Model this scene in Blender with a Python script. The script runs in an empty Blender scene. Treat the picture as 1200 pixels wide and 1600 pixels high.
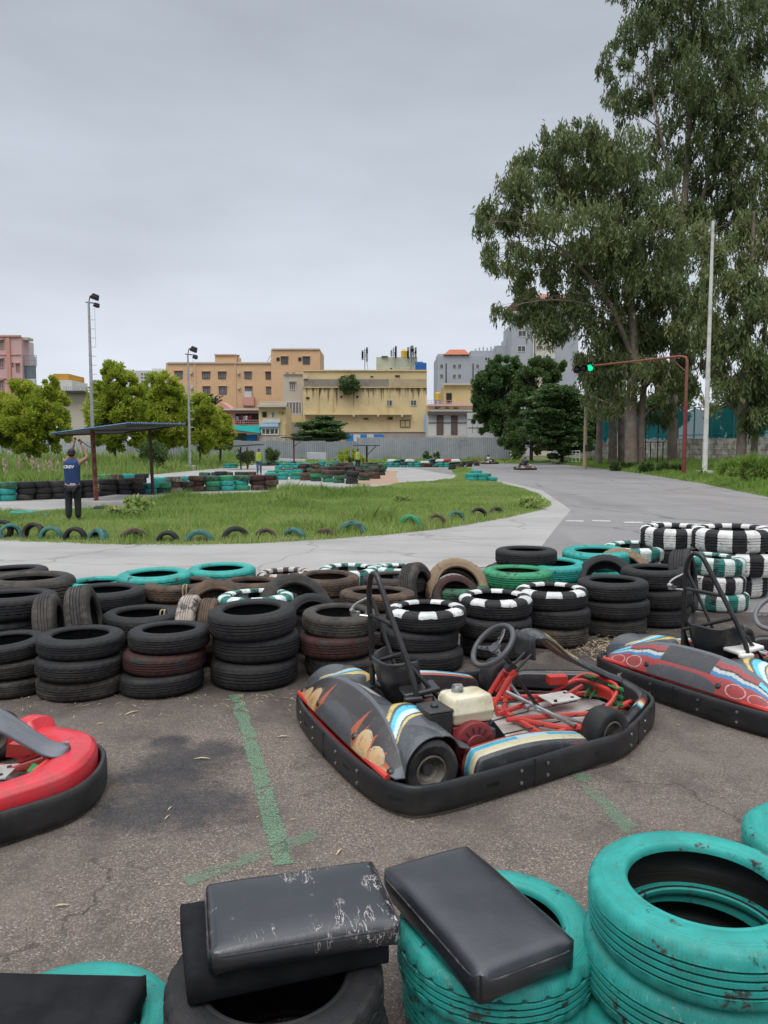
import bpy, bmesh, math, random
import numpy as np
from mathutils import Matrix, Vector, Euler, noise as mnoise
R=math.radians
random.seed(7); rng=np.random.default_rng(7)
scene=bpy.context.scene
COL=scene.collection
# ------------------------------------------------------------------ camera
CAM_H=1.63; PITCH=math.atan(98/1200)
cd=bpy.data.cameras.new('camera'); cam=bpy.data.objects.new('camera',cd); COL.objects.link(cam)
cam.location=(0,0,CAM_H); cam.rotation_euler=(math.pi/2-PITCH,0,0)
cd.sensor_fit='HORIZONTAL'; cd.sensor_width=36; cd.lens=36; cd.clip_start=.05; cd.clip_end=3000
scene.camera=cam
_c,_s=math.cos(PITCH),math.sin(PITCH)
def ray(u,v):
    a=(u-600)/1200; b=(800-v)/1200
    return (a,_c+b*_s,-_s+b*_c)
def P(u,v,z=0.):
    d=ray(u,v); t=(z-CAM_H)/d[2]; return Vector((d[0]*t,d[1]*t,z))
def PD(u,v,Y):
    d=ray(u,v); t=Y/d[1]; return Vector((d[0]*t,Y,CAM_H+d[2]*t))
# ------------------------------------------------------------------ objects
def tag(o,label=None,cat=None,group=None,kind=None):
    if label: o['label']=label
    if cat: o['category']=cat
    if group: o['group']=group
    if kind: o['kind']=kind
    return o
def empty(name,loc=(0,0,0),rz=0.,label=None,cat=None,group=None,rot=None):
    o=bpy.data.objects.new(name,None); COL.objects.link(o); o.location=loc
    o.rotation_euler=rot if rot else (0,0,rz); o.empty_display_size=.2
    return tag(o,label,cat,group)
def copy_tree(o,parent=None,name=None):
    c=o.copy(); COL.objects.link(c); c.parent=parent
    for ch in list(o.children): copy_tree(ch,c)
    return c
class MB:
    def __init__(s): s.v=[]; s.f=[]; s.mi=[]; s.col=[]
    def add(s,vs,fs,m=0,cols=None):
        b=len(s.v); s.v+= [tuple(v) for v in vs]; s.f+=[tuple(i+b for i in f) for f in fs]; s.mi+=[m]*len(fs)
        s.col+= (cols if cols is not None else [(1,1,1,1)]*len(vs))
        return s
    def box(s,c,d,rot=None,m=0,taper=1.):
        hx,hy,hz=d[0]/2,d[1]/2,d[2]/2
        vs=[Vector((x*(taper if z>0 else 1),y*(taper if z>0 else 1),z)) for z in(-hz,hz) for x,y in((-hx,-hy),(hx,-hy),(hx,hy),(-hx,hy))]
        if rot is not None:
            q=rot if isinstance(rot,Matrix) else Euler(rot).to_matrix()
            vs=[q@v for v in vs]
        c=Vector(c)
        return s.add([v+c for v in vs],[(3,2,1,0),(4,5,6,7),(0,1,5,4),(1,2,6,5),(2,3,7,6),(3,0,4,7)],m)
    def b2(s,lo,hi,m=0): 
        return s.box([(a+b)/2 for a,b in zip(lo,hi)],[b-a for a,b in zip(lo,hi)],None,m)
    def tube(s,pts,r,seg=8,m=0,closed=False,flat=None):
        pts=[Vector(p) for p in pts]; n=len(pts)
        rs=r if isinstance(r,(list,tuple)) else [r]*n
        up=None; rings=[]
        for i,p in enumerate(pts):
            if closed: t=(pts[(i+1)%n]-pts[i-1])
            else: t=(pts[min(i+1,n-1)]-pts[max(i-1,0)])
            t.normalize()
            if up is None:
                up=Vector((0,0,1)) if abs(t.z)<.9 else Vector((1,0,0))
            a=t.cross(up); 
            if a.length<1e-4: a=t.orthogonal()
            a.normalize(); b=a.cross(t).normalized(); up=b
            fl=flat or (1,1)
            rings.append([p+(a*math.cos(k*2*math.pi/seg)*fl[0]+b*math.sin(k*2*math.pi/seg)*fl[1])*rs[i] for k in range(seg)])
        vs=[v for rg in rings for v in rg]; fs=[]
        for i in range(n if closed else n-1):
            j=(i+1)%n
            for k in range(seg):
                k2=(k+1)%seg
                fs.append((i*seg+k,i*seg+k2,j*seg+k2,j*seg+k))
        if not closed:
            fs.append(tuple(range(seg))[::-1]); fs.append(tuple((n-1)*seg+k for k in range(seg)))
        return s.add(vs,fs,m)
    def cyl(s,a,b,r,seg=12,m=0): return s.tube([a,b],r,seg,m)
    def lathe(s,prof,seg=32,M=None,m=0,closed=False,rfn=None):
        n=len(prof); vs=[]
        for k in range(seg):
            a=k*2*math.pi/seg; ca,sa=math.cos(a),math.sin(a)
            for i,(r,z) in enumerate(prof):
                if rfn: r+=rfn(i,k)
                v=Vector((r*ca,r*sa,z)); vs.append(M@v if M is not None else v)
        fs=[]
        for k in range(seg):
            k2=(k+1)%seg
            for i in range(n if closed else n-1):
                j=(i+1)%n
                fs.append((k*n+i,k2*n+i,k2*n+j,k*n+j))
        return s.add(vs,fs,m)
    def grid(s,fn,nu,nv,m=0,cfn=None,closed_u=False,flip=False):
        vs=[];cs=[]
        for i in range(nu):
            for j in range(nv):
                u=i/(nu if closed_u else nu-1); v=j/(nv-1)
                vs.append(fn(u,v)); cs.append(cfn(u,v) if cfn else (1,1,1,1))
        fs=[]
        for i in range(nu if closed_u else nu-1):
            i2=(i+1)%nu
            for j in range(nv-1):
                q=(i*nv+j,i2*nv+j,i2*nv+j+1,i*nv+j+1)
                fs.append(q[::-1] if flip else q)
        return s.add(vs,fs,m,cs)
    def prism(s,outline,z0,z1,m=0):
        n=len(outline)
        vs=[(x,y,z0) for x,y in outline]+[(x,y,z1) for x,y in outline]
        fs=[tuple(range(n))[::-1],tuple(range(n,2*n))]+[(i,(i+1)%n,n+(i+1)%n,n+i) for i in range(n)]
        return s.add(vs,fs,m)
    def sphere(s,c,r,seg=14,rings=9,m=0,rot=None):
        r=(r,r,r) if not isinstance(r,(tuple,list)) else r
        vs=[];c=Vector(c)
        for i in range(rings+1):
            th=math.pi*i/rings
            for k in range(seg):
                a=2*math.pi*k/seg
                v=Vector((r[0]*math.sin(th)*math.cos(a),r[1]*math.sin(th)*math.sin(a),r[2]*math.cos(th)))
                if rot is not None: v=rot@v
                vs.append(v+c)
        fs=[(i*seg+k,(i+1)*seg+k,(i+1)*seg+(k+1)%seg,i*seg+(k+1)%seg) for i in range(rings) for k in range(seg)]
        return s.add(vs,fs,m)
    def build(s,name,mats,parent=None,smooth=35,bevel=None,color=False,fix=True,subd=0,solid=None):
        me=bpy.data.meshes.new(name); me.from_pydata(s.v,[],s.f)
        mats=mats if isinstance(mats,(list,tuple)) else [mats]
        for q in mats: me.materials.append(q)
        if len(mats)>1: me.polygons.foreach_set('material_index',s.mi)
        if color:
            a=me.color_attributes.new('paint','FLOAT_COLOR','POINT')
            a.data.foreach_set('color',np.array(s.col,dtype=np.float32).ravel())
        if fix:
            bm=bmesh.new(); bm.from_mesh(me); bmesh.ops.recalc_face_normals(bm,faces=bm.faces); bm.to_mesh(me); bm.free()
        if smooth:
            me.polygons.foreach_set('use_smooth',[True]*len(me.polygons)); me.set_sharp_from_angle(angle=R(smooth))
        me.update()
        o=bpy.data.objects.new(name,me); COL.objects.link(o); o.parent=parent
        if solid:
            md=o.modifiers.new('thickness','SOLIDIFY'); md.thickness=solid; md.offset=0
        if bevel:
            md=o.modifiers.new('bevel','BEVEL'); md.width=bevel; md.segments=2; md.limit_method='ANGLE'; md.angle_limit=R(40)
        if subd:
            md=o.modifiers.new('subd','SUBSURF'); md.levels=subd; md.render_levels=subd
        return o
def catmull(pts,n=6,closed=False):
    pts=[Vector(p) for p in pts]; out=[]; N=len(pts)
    rngi=range(N) if closed else range(N-1)
    for i in rngi:
        if closed: p0,p1,p2,p3=pts[i-1],pts[i],pts[(i+1)%N],pts[(i+2)%N]
        else: p0,p1,p2,p3=pts[max(i-1,0)],pts[i],pts[i+1],pts[min(i+2,N-1)]
        for k in range(n):
            t=k/n
            out.append(.5*((2*p1)+(p2-p0)*t+(2*p0-5*p1+4*p2-p3)*t*t+(3*p1-p0-3*p2+p3)*t**3))
    if not closed: out.append(pts[-1])
    return out
# ------------------------------------------------------------------ materials
class G:
    def __init__(s,name):
        s.m=bpy.data.materials.new(name); s.m.use_nodes=True; s.t=s.m.node_tree
        s.b=s.t.nodes['Principled BSDF']; s.o=s.t.nodes['Material Output']; s._c={}
    def n(s,typ,ins=None,**at):
        nd=s.t.nodes.new(typ)
        for k,v in at.items(): setattr(nd,k,v)
        for k,v in (ins or {}).items(): s.put(nd.inputs[k],v)
        return nd
    def put(s,sock,v):
        if isinstance(v,bpy.types.NodeSocket): s.t.links.new(v,sock)
        else:
            if sock.type=='RGBA' and len(v)==3: v=(*v,1)
            sock.default_value=v
    def co(s,k='Object'):
        if k not in s._c: s._c[k]=s.n('ShaderNodeTexCoord').outputs[k]
        return s._c[k]
    def scl(s,vec,sc): return s.n('ShaderNodeVectorMath',{0:vec,1:sc},operation='MULTIPLY').outputs[0]
    def noise(s,scale,detail=4,rough=.55,vec=None,dist=0.):
        return s.n('ShaderNodeTexNoise',{'Vector':vec if vec is not None else s.co(),'Scale':scale,'Detail':detail,'Roughness':rough,'Distortion':dist}).outputs[0]
    def voro(s,scale,vec=None,out='Distance',feature='F1'):
        return s.n('ShaderNodeTexVoronoi',{'Vector':vec if vec is not None else s.co(),'Scale':scale},feature=feature).outputs[out]
    def ramp(s,fac,stops,interp='LINEAR'):
        nd=s.n('ShaderNodeValToRGB',{0:fac}); cr=nd.color_ramp; cr.interpolation=interp
        while len(cr.elements)<len(stops): cr.elements.new(.5)
        for e,(p,c) in zip(cr.elements,stops):
            e.position=p
            if not isinstance(c,(tuple,list)): c=(c,c,c)
            e.color=(*c,1) if len(c)==3 else c
        return nd.outputs[0]
    def mix(s,f,a,b,mode='MIX'):
        nd=s.n('ShaderNodeMix',data_type='RGBA',blend_type=mode)
        s.put(nd.inputs[0],f); s.put(nd.inputs[6],a); s.put(nd.inputs[7],b); return nd.outputs[2]
    def math(s,op,a,b=0.,clamp=False):
        return s.n('ShaderNodeMath',{0:a,1:b},operation=op,use_clamp=clamp).outputs[0]
    def step(s,v,lo,hi): # smooth 0..1
        nd=s.n('ShaderNodeMapRange',{0:v,1:lo,2:hi,3:0.,4:1.}); nd.clamp=True; return nd.outputs[0]
    def xyz(s,vec=None):
        return s.n('ShaderNodeSeparateXYZ',{0:vec if vec is not None else s.co()}).outputs
    def rand(s): return s.n('ShaderNodeObjectInfo').outputs['Random']
    def attr(s,name,out='Color'): return s.n('ShaderNodeAttribute',attribute_name=name).outputs[out]
    def bump(s,h,strength=.3,dist=.01,normal=None):
        ins={'Height':h,'Strength':strength,'Distance':dist}
        if normal is not None: ins['Normal']=normal
        return s.n('ShaderNodeBump',ins).outputs[0]
    def set(s,color=None,rough=None,metal=None,normal=None,spec=None,coat=None):
        if color is not None: s.put(s.b.inputs['Base Color'],color)
        if rough is not None: s.put(s.b.inputs['Roughness'],rough)
        if metal is not None: s.put(s.b.inputs['Metallic'],metal)
        if normal is not None: s.put(s.b.inputs['Normal'],normal)
        if spec is not None: s.put(s.b.inputs['Specular IOR Level'],spec)
        if coat is not None: s.put(s.b.inputs['Coat Weight'],coat)
        return s.m
def mottle(name,c1,c2,scale=8,rough=.6,bump=.15,bscale=None,metal=0.,spec=.4,dirt=None,dscale=3,damt=.5,detail=5):
    g=G(name); f=g.noise(scale,detail); c=g.mix(g.step(f,.35,.65),c1,c2)
    if dirt is not None:
        c=g.mix(g.math('MULTIPLY',g.step(g.noise(dscale,6,.65),.48,.66),damt),c,dirt)
    return g.set(c,rough,metal,g.bump(g.noise(bscale or scale*6,3),bump,.004),spec)
MT={}
def tyre_base(g,base,dust,damt=.5):
    """rubber: base colour, dust on it, faint lateral sipes as bump"""
    co=g.co(); x,y,z=g.xyz()
    r=g.rand()
    off=g.n('ShaderNodeVectorMath',{0:co,1:g.n('ShaderNodeCombineXYZ',{0:g.math('MULTIPLY',r,37.),1:g.math('MULTIPLY',r,11.)}).outputs[0]},operation='ADD').outputs[0]
    return x,y,z,off,r
def mk_tyre(name,base,dust,damt=.5,paint=None,wear=.58,rough=.75,check=0,checkz=None,white=(.62,.62,.6),drough=None,chip=0.):
    g=G(name); x,y,z,off,r=tyre_base(g,base,dust)
    n1=g.noise(5,6,.65,off); n2=g.noise(28,4,.6,off)
    c=g.mix(g.math('MULTIPLY',g.step(n1,.42,.68),damt),base,dust)
    c=g.mix(g.math('MULTIPLY',g.step(n2,.55,.75),.35*damt),c,dust)
    ang=g.math('ARCTAN2',y,x)
    streak=g.noise(1.,5,.65,g.n('ShaderNodeCombineXYZ',{0:g.math('MULTIPLY',ang,1.6),1:g.math('MULTIPLY',z,130.),2:g.math('MULTIPLY',r,50.)}).outputs[0])
    rad0=g.math('SQRT',g.math('ADD',g.math('MULTIPLY',x,x),g.math('MULTIPLY',y,y)))
    c=g.mix(g.math('MULTIPLY',g.math('MULTIPLY',g.step(streak,.5,.72),g.step(rad0,.28,.30)),.65),c,tuple(min(1,a*1.25) for a in dust))
    if paint is not None:
        pc=g.mix(g.step(g.noise(6,5,.6,off),.3,.7),paint,tuple(a*.62 for a in paint))
        pc=g.mix(g.math('MULTIPLY',r,.35),pc,tuple(a*.55 for a in paint))
        pc=g.mix(g.math('MULTIPLY',g.step(n2,.56,.72),.35),pc,dust)
        wm=g.step(g.noise(9,8,.72,off),wear,wear+.05)
        rad_=g.math('SQRT',g.math('ADD',g.math('MULTIPLY',x,x),g.math('MULTIPLY',y,y)))
        ins_=g.math('MULTIPLY',g.math('LESS_THAN',rad_,.2955),g.math('LESS_THAN',g.math('ABSOLUTE',g.math('SUBTRACT',z,.0925)),.0585))
        wm=g.math('MAXIMUM',wm,ins_)
        tread_=g.math('MULTIPLY',g.step(rad_,.27,.30),g.step(g.noise(3,4,.6,off),.38,.6))
        if chip:
            sp_=g.math('MULTIPLY',g.step(g.noise(46,8,.8,off),.56,.60),tread_)
            pc=g.mix(g.math('MULTIPLY',sp_,chip),pc,g.mix(g.step(g.noise(90,2,.5,off),.45,.55),(.30,.31,.26),(.03,.05,.045)))
            st_=g.step(g.noise(1.,5,.6,g.n('ShaderNodeCombineXYZ',{0:g.math('MULTIPLY',ang,3.),1:g.math('MULTIPLY',rad_,40.),2:g.math('ADD',g.math('MULTIPLY',z,14.),g.math('MULTIPLY',r,9.))}).outputs[0]),.5,.72)
            pc=g.mix(g.math('MULTIPLY',st_,.45),pc,(.02,.17,.13))
            gv_=g.math('MULTIPLY',g.math('LESS_THAN',rad_,.3055),g.math('LESS_THAN',g.math('ABSOLUTE',g.math('SUBTRACT',z,.0925)),.043))
            gv_=g.math('MULTIPLY',gv_,g.math('GREATER_THAN',rad_,.298))
            pc=g.mix(g.math('MULTIPLY',gv_,.75),pc,(.012,.03,.026))
        c=g.mix(wm,pc,c); c=g.mix(ins_,c,(.014,.0135,.012))
    if check:
        u=g.math('FRACT',g.math('ADD',g.math('MULTIPLY',ang,check/(2*math.pi)),g.math('ADD',g.math('MULTIPLY',r,1.),g.math('MULTIPLY',g.noise(14,3,.5,off),.09))))
        msk=g.step(u,.49,.51)
        if checkz is not None:
            zz=g.math('ADD',z,g.math('MULTIPLY',g.noise(16,3,.5,off),.03))
            msk=g.math('MULTIPLY',msk,g.step(zz,checkz,checkz+.004))
        wm=g.step(g.noise(22,8,.7,off),.60,.64)
        msk=g.math('MULTIPLY',msk,g.math('SUBTRACT',1.,wm))
        wc=g.mix(g.step(n1,.4,.75),white,tuple(a*.6 for a in white))
        c=g.mix(msk,c,wc)
    rr=g.step(n1,.2,.9); rr=g.math('ADD',g.math('MULTIPLY',rr,.3),rough-.15)
    sip=g.math('SINE',g.math('MULTIPLY',ang,170.))
    rad=g.math('SQRT',g.math('ADD',g.math('MULTIPLY',x,x),g.math('MULTIPLY',y,y)))
    sip=g.math('MULTIPLY',g.step(sip,.3,.8),g.step(rad,.295,.305))
    # raised side-wall rings and blocks of moulded lettering
    pol=g.n('ShaderNodeCombineXYZ',{0:g.math('MULTIPLY',ang,9.),1:g.math('MULTIPLY',rad,18.),2:r}).outputs[0]
    let=g.math('MULTIPLY',g.step(g.voro(3.2,vec=pol,out='Distance',feature='DISTANCE_TO_EDGE'),.06,.12),g.math('LESS_THAN',g.math('ABSOLUTE',g.math('SUBTRACT',rad,.252)),.0085))
    let=g.math('MULTIPLY',let,g.step(g.math('SINE',g.math('MULTIPLY',ang,2.)),.1,.2))
    rg=g.step(g.math('SINE',g.math('MULTIPLY',rad,700.)),.2,.7); rg=g.math('MULTIPLY',rg,g.math('LESS_THAN',g.math('ABSOLUTE',g.math('SUBTRACT',rad,.272)),.008))
    nb=g.bump(sip,.35,.004,g.bump(g.noise(60,3,.6,off),.25,.003,g.bump(g.math('ADD',let,rg),.5,.0025)))
    return g.set(c,rr,0,nb,.35)
BLK=(.012,.0122,.0135); DST=(.075,.064,.053)
MT['black']=mk_tyre('tyre_rubber_black',BLK,(.05,.046,.043),.4)
MT['dusty']=mk_tyre('tyre_rubber_dusty',(.022,.0205,.019),(.105,.09,.074),.65,rough=.82)
MT['brown']=mk_tyre('tyre_rubber_brown',(.04,.029,.023),(.155,.10,.066),.8,rough=.88)
MT['maroon']=mk_tyre('tyre_paint_maroon',BLK,DST,.5,paint=(.062,.023,.019),wear=.53,rough=.8)
MT['tan']=mk_tyre('tyre_mud_tan',(.06,.05,.04),(.34,.25,.16),1.,paint=(.30,.215,.135),wear=.56,rough=.92)
MT['pale']=mk_tyre('tyre_paint_pale',BLK,(.3,.26,.22),.8,paint=(.42,.36,.31),wear=.5,rough=.85)
MT['teal']=mk_tyre('tyre_paint_teal',BLK,(.10,.115,.10),.5,paint=(.028,.36,.315),wear=.588,rough=.55,chip=.6)
MT['tealfade']=mk_tyre('tyre_paint_faded_teal',BLK,(.2,.19,.16),.6,paint=(.06,.19,.165),wear=.53,rough=.8,chip=.5)
MT['green']=mk_tyre('tyre_paint_green',BLK,(.14,.14,.11),.5,paint=(.035,.30,.13),wear=.56,rough=.6,chip=.5)
MT['olive']=mk_tyre('tyre_paint_olive',BLK,DST,.6,paint=(.05,.16,.09),wear=.52,rough=.75)
MT['check']=mk_tyre('tyre_paint_check_top',BLK,(.05,.046,.043),.35,check=7,checkz=.148)
MT['checkfull']=mk_tyre('tyre_paint_check_full',BLK,(.05,.046,.043),.35,check=9,white=(.7,.69,.66))
MT['checkteal']=mk_tyre('tyre_paint_check_teal',BLK,(.1,.1,.09),.5,paint=(.03,.22,.18),wear=.5,check=9,white=(.6,.66,.62))
MT['checkbrown']=mk_tyre('tyre_paint_check_brown',(.05,.035,.03),DST,.6,paint=(.09,.05,.04),wear=.55,check=10,white=(.5,.47,.44))

def mk_paint(name,c,rough=.35,var=.25,dirt=(.12,.1,.08),damt=.3,metal=0.,bump=.05):
    return mottle(name,c,tuple(a*(1-var) for a in c),7,rough,bump,60,metal,.5,dirt,5,damt)
# kart
RED=mk_paint('kart_red_paint',(.58,.045,.032),.38,damt=.2)
REDPL=mk_paint('kart_red_plastic',(.56,.028,.04),.36,.15,damt=.18)
BLKPL=mottle('kart_black_plastic',(.011,.0115,.0125),(.018,.0185,.02),6,.4,.12,70,0,.5,(.07,.064,.057),4,.35)
BUMP=mottle('bumper_black_plastic',(.009,.0092,.0105),(.015,.0152,.017),5,.46,.15,50,0,.5,(.06,.053,.046),3,.4)
GREYPL=mottle('kart_grey_plastic',(.10,.108,.12),(.13,.135,.15),6,.4,.1,70,0,.5,(.2,.18,.16),4,.3)
DGREYPL=mottle('kart_dark_grey_plastic',(.045,.048,.053),(.06,.063,.07),6,.42,.1,70,0,.5,(.14,.12,.1),4,.35)
STEEL=mottle('steel',(.5,.5,.5),(.38,.37,.36),12,.32,.1,60,.9,.5,(.2,.15,.1),8,.4)
ALU=mottle('aluminium_tray',(.6,.58,.55),(.48,.455,.42),5,.5,.1,40,.35,.4,(.2,.16,.12),4,.6)
WHITEPL=mottle('white_plate',(.72,.71,.68),(.6,.59,.56),6,.45,.05,50,0,.4,(.3,.26,.2),5,.35)
TANKW=mottle('fuel_tank_cream',(.62,.57,.42),(.5,.44,.28),4,.35,.08,40,0,.5,(.22,.16,.09),7,.55)
ENGRED=mottle('engine_red',(.2,.02,.022),(.13,.016,.018),8,.5,.2,50,0,.4,(.03,.025,.02),5,.6)
GREENP=mk_paint('pedal_green',(.03,.22,.07),.4)
SEATPL=mottle('seat_black',(.014,.014,.016),(.022,.022,.024),9,.38,.1,60,0,.5,(.06,.055,.05),5,.3)
KTYRE=mottle('kart_tyre_rubber',(.011,.011,.012),(.02,.0195,.02),7,.68,.2,50,0,.35,(.09,.08,.07),4,.5)
HOOPB=mottle('black_tube',(.012,.012,.013),(.02,.02,.021),9,.35,.05,60,0,.5,(.06,.05,.045),6,.3)
def attr_paint(name,rough=.35):
    g=G(name); c=g.attr('paint'); n=g.noise(9,6,.65)
    c=g.mix(g.math('MULTIPLY',g.step(n,.5,.72),.45),c,(.085,.077,.068))
    v=g.n('ShaderNodeMapping',{0:g.co(),2:(0,0,.5),3:(9.,60.,30.)}).outputs[0]; sc=g.math('ABSOLUTE',g.math('SUBTRACT',g.noise(1.,4,.6,v,.6),.5)); sc=g.math('MULTIPLY',g.math('SUBTRACT',1.,g.step(sc,.006,.014)),g.step(g.noise(5,4,.6),.52,.6))
    c=g.mix(g.math('MULTIPLY',sc,.6),c,(.22,.21,.2))
    c=g.mix(g.math('MULTIPLY',g.step(g.noise(24,8,.75),.6,.64),.55),c,(.03,.03,.03))
    return g.set(c,g.math('ADD',rough,g.math('MULTIPLY',g.noise(30),.15)),0,g.bump(g.noise(50,3),.08,.003),.5)
DECAL=attr_paint('kart_decal',.24)
# cushions
def mk_leather(name,scratch):
    g=G(name); co=g.co()
    base=g.mix(g.step(g.noise(4,4),.35,.7),(.008,.0095,.0125),(.013,.015,.019))
    base=g.mix(g.math('MULTIPLY',g.step(g.noise(10,6,.65),.5,.72),.3),base,(.032,.033,.036))
    h=g.voro(160,out='Distance')
    cr=g.noise(7,4,.6)
    nb=g.bump(h,.12,.002,g.bump(cr,.25,.012))
    rough=g.math('ADD',.24,g.math('MULTIPLY',g.noise(8,5),.2))
    g.b.inputs['Coat Weight'].default_value=.6; g.b.inputs['Coat Roughness'].default_value=.28
    if scratch:
        v=g.n('ShaderNodeMapping',{0:co,3:(38.,9.,20.)}).outputs[0]
        s1=g.noise(1.,5,.62,v,.9)
        ln=g.math('ABSOLUTE',g.math('SUBTRACT',s1,.5))
        ln=g.math('SUBTRACT',1.,g.step(ln,.004,.013))
        reg=g.step(g.noise(9,3,.5),.56,.62)
        tear=g.step(g.noise(24,3,.6,g.n('ShaderNodeMapping',{0:co,3:(1.6,.7,1.)}).outputs[0]),.775,.785)
        x,y,z=g.xyz(co)
        edge=g.math('MULTIPLY',g.step(x,.205,.225),g.step(g.noise(34,5,.7),.56,.6))
        msk=g.math('MAXIMUM',g.math('MAXIMUM',g.math('MULTIPLY',ln,reg),tear),edge)
        base=g.mix(msk,base,g.mix(g.step(g.noise(40),.4,.7),(.55,.5,.48),(.4,.33,.3)))
        rough=g.math('ADD',rough,g.math('MULTIPLY',msk,.4))
    return g.set(base,rough,0,nb,.5)
LEATH1=mk_leather('cushion_leather_torn',True); LEATH2=mk_leather('cushion_leather',False)
FOAM=mottle('black_foam',(.010,.010,.0115),(.017,.017,.019),12,.95,.25,120,0,.15)
# ground
def mk_paddock():
    g=G('paddock_asphalt'); co=g.co(); x,y,z=g.xyz()
    st=g.n('ShaderNodeTexVoronoi',{'Vector':co,'Scale':150.,'Randomness':1.}); 
    cell=g.n('ShaderNodeSeparateColor',{0:st.outputs['Color']}).outputs[0]
    c=g.ramp(cell,[(0,(.115,.09,.073)),(.35,(.172,.137,.113)),(.7,(.228,.185,.153)),(.93,(.29,.243,.205)),(1,(.42,.37,.32))])
    gap=g.step(st.outputs['Distance'],.35,.65)
    c=g.mix(g.math('MULTIPLY',gap,.6),c,(.062,.052,.046))
    big=g.noise(.8,5,.6); c=g.mix(g.math('MULTIPLY',g.step(big,.42,.66),.5),c,(.12,.1,.088))
    med=g.noise(3.2,6,.65); c=g.mix(g.math('MULTIPLY',g.step(med,.5,.75),.35),c,(.24,.2,.165))
    c=g.mix(g.math('MULTIPLY',g.step(g.noise(1.7,5,.65,g.scl(co,(1.3,1.,1.))),.48,.62),.6),c,(.075,.062,.054))
    # oil stain: union of a few blobs with a ragged edge
    dm=None
    for (px,py),rr in (((200,1270),.20),((255,1255),.25),((310,1262),.2),((335,1255),.15),((260,1205),.22),((300,1185),.2),((265,1160),.12),((335,1175),.16)):
        p=P(px,py); d=g.n('ShaderNodeVectorMath',{0:co,1:tuple(p)},operation='DISTANCE').outputs['Value']
        d=g.math('DIVIDE',d,rr); dm=d if dm is None else g.math('MINIMUM',dm,d)
    dm=g.math('ADD',dm,g.math('ADD',g.math('MULTIPLY',g.math('SUBTRACT',g.noise(4.5,9,.78),.5),3.0),g.math('MULTIPLY',g.math('SUBTRACT',g.noise(34,6,.75),.5),1.4)))
    oil=g.math('SUBTRACT',1.,g.step(dm,.6,1.35))
    c=g.mix(g.math('MULTIPLY',oil,g.math('ADD',.62,g.math('MULTIPLY',g.step(g.noise(3.,6,.7),.35,.65),.38))),c,g.mix(cell,(.018,.0175,.02),(.05,.048,.05)))
    # damp black dirt along the tyre wall and small spots
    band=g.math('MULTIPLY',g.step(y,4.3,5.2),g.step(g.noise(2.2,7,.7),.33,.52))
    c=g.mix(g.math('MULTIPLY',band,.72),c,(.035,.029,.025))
    sp=g.step(g.noise(1.9,7,.72,g.scl(co,(1.,1.4,1.))),.62,.67); c=g.mix(g.math('MULTIPLY',sp,.6),c,(.04,.035,.033))
    wv=g.n('ShaderNodeVectorMath',{0:co,1:g.n('ShaderNodeTexNoise',{'Vector':co,'Scale':2.5,'Detail':7.}).outputs['Color']},operation='ADD').outputs[0]
    ck=g.voro(.42,vec=wv,feature='DISTANCE_TO_EDGE'); ck=g.math('MULTIPLY',g.math('SUBTRACT',1.,g.step(ck,.002,.006)),g.step(g.noise(.9,4),.5,.58)); c=g.mix(g.math('MULTIPLY',ck,.6),c,(.03,.026,.023))
    h=g.math('SUBTRACT',g.math('ADD',cell,0.),gap)
    nb=g.bump(h,.55,.004,g.bump(g.noise(14,4),.3,.01))
    return g.set(c,g.math('SUBTRACT',.9,g.math('MULTIPLY',oil,.3)),0,nb,.3)
PADDOCK=mk_paddock()
def mk_road():
    g=G('track_asphalt'); co=g.co()
    c=g.mix(g.step(g.noise(.25,6,.6),.35,.7),(.235,.228,.225),(.185,.178,.176))
    c=g.mix(g.math('MULTIPLY',g.step(g.noise(1.,5,.6,g.scl(co,(.35,.06,1.))),.48,.7),.55),c,(.12,.112,.112))
    c=g.mix(g.math('MULTIPLY',g.step(g.noise(2.,5,.6,g.scl(co,(.8,.25,1.))),.55,.7),.4),c,(.28,.265,.255))
    c=g.mix(g.math('MULTIPLY',g.step(g.noise(26,5),.4,.75),.35),c,(.13,.12,.115))
    c=g.mix(g.math('MULTIPLY',g.step(g.noise(.12,6,.7),.5,.62),.35),c,(.27,.24,.215))
    wv=g.n('ShaderNodeVectorMath',{0:co,1:g.n('ShaderNodeTexNoise',{'Vector':co,'Scale':.6,'Detail':7.}).outputs['Color']},operation='ADD').outputs[0]
    c=g.mix(g.math('MULTIPLY',g.math('SUBTRACT',1.,g.step(g.voro(.16,vec=wv,feature='DISTANCE_TO_EDGE'),.003,.009)),.5),c,(.06,.056,.052))
    return g.set(c,.88,0,g.bump(g.noise(40,4),.35,.01),.3)
ROAD=mk_road()
def mk_concrete():
    g=G('track_concrete'); co=g.co()
    c=g.mix(g.step(g.noise(.5,6,.6),.35,.68),(.34,.33,.316),(.275,.266,.255))
    c=g.mix(g.math('MULTIPLY',g.step(g.noise(1.2,6,.65,g.scl(co,(.25,1.3,1.))),.5,.68),.55),c,(.215,.205,.198))
    c=g.mix(g.math('MULTIPLY',g.step(g.noise(18,6,.7),.5,.72),.35),c,(.25,.235,.22))
    ck=g.voro(.33,vec=g.n('ShaderNodeVectorMath',{0:co,1:g.n('ShaderNodeTexNoise',{'Vector':co,'Scale':1.2,'Detail':6.}).outputs['Color']},operation='ADD').outputs[0],feature='DISTANCE_TO_EDGE')
    c=g.mix(g.math('MULTIPLY',g.math('SUBTRACT',1.,g.step(ck,.004,.012)),.5),c,(.14,.13,.12))
    return g.set(c,.85,0,g.bump(g.noise(30,4),.3,.008),.3)
CONC=mk_concrete()
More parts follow.
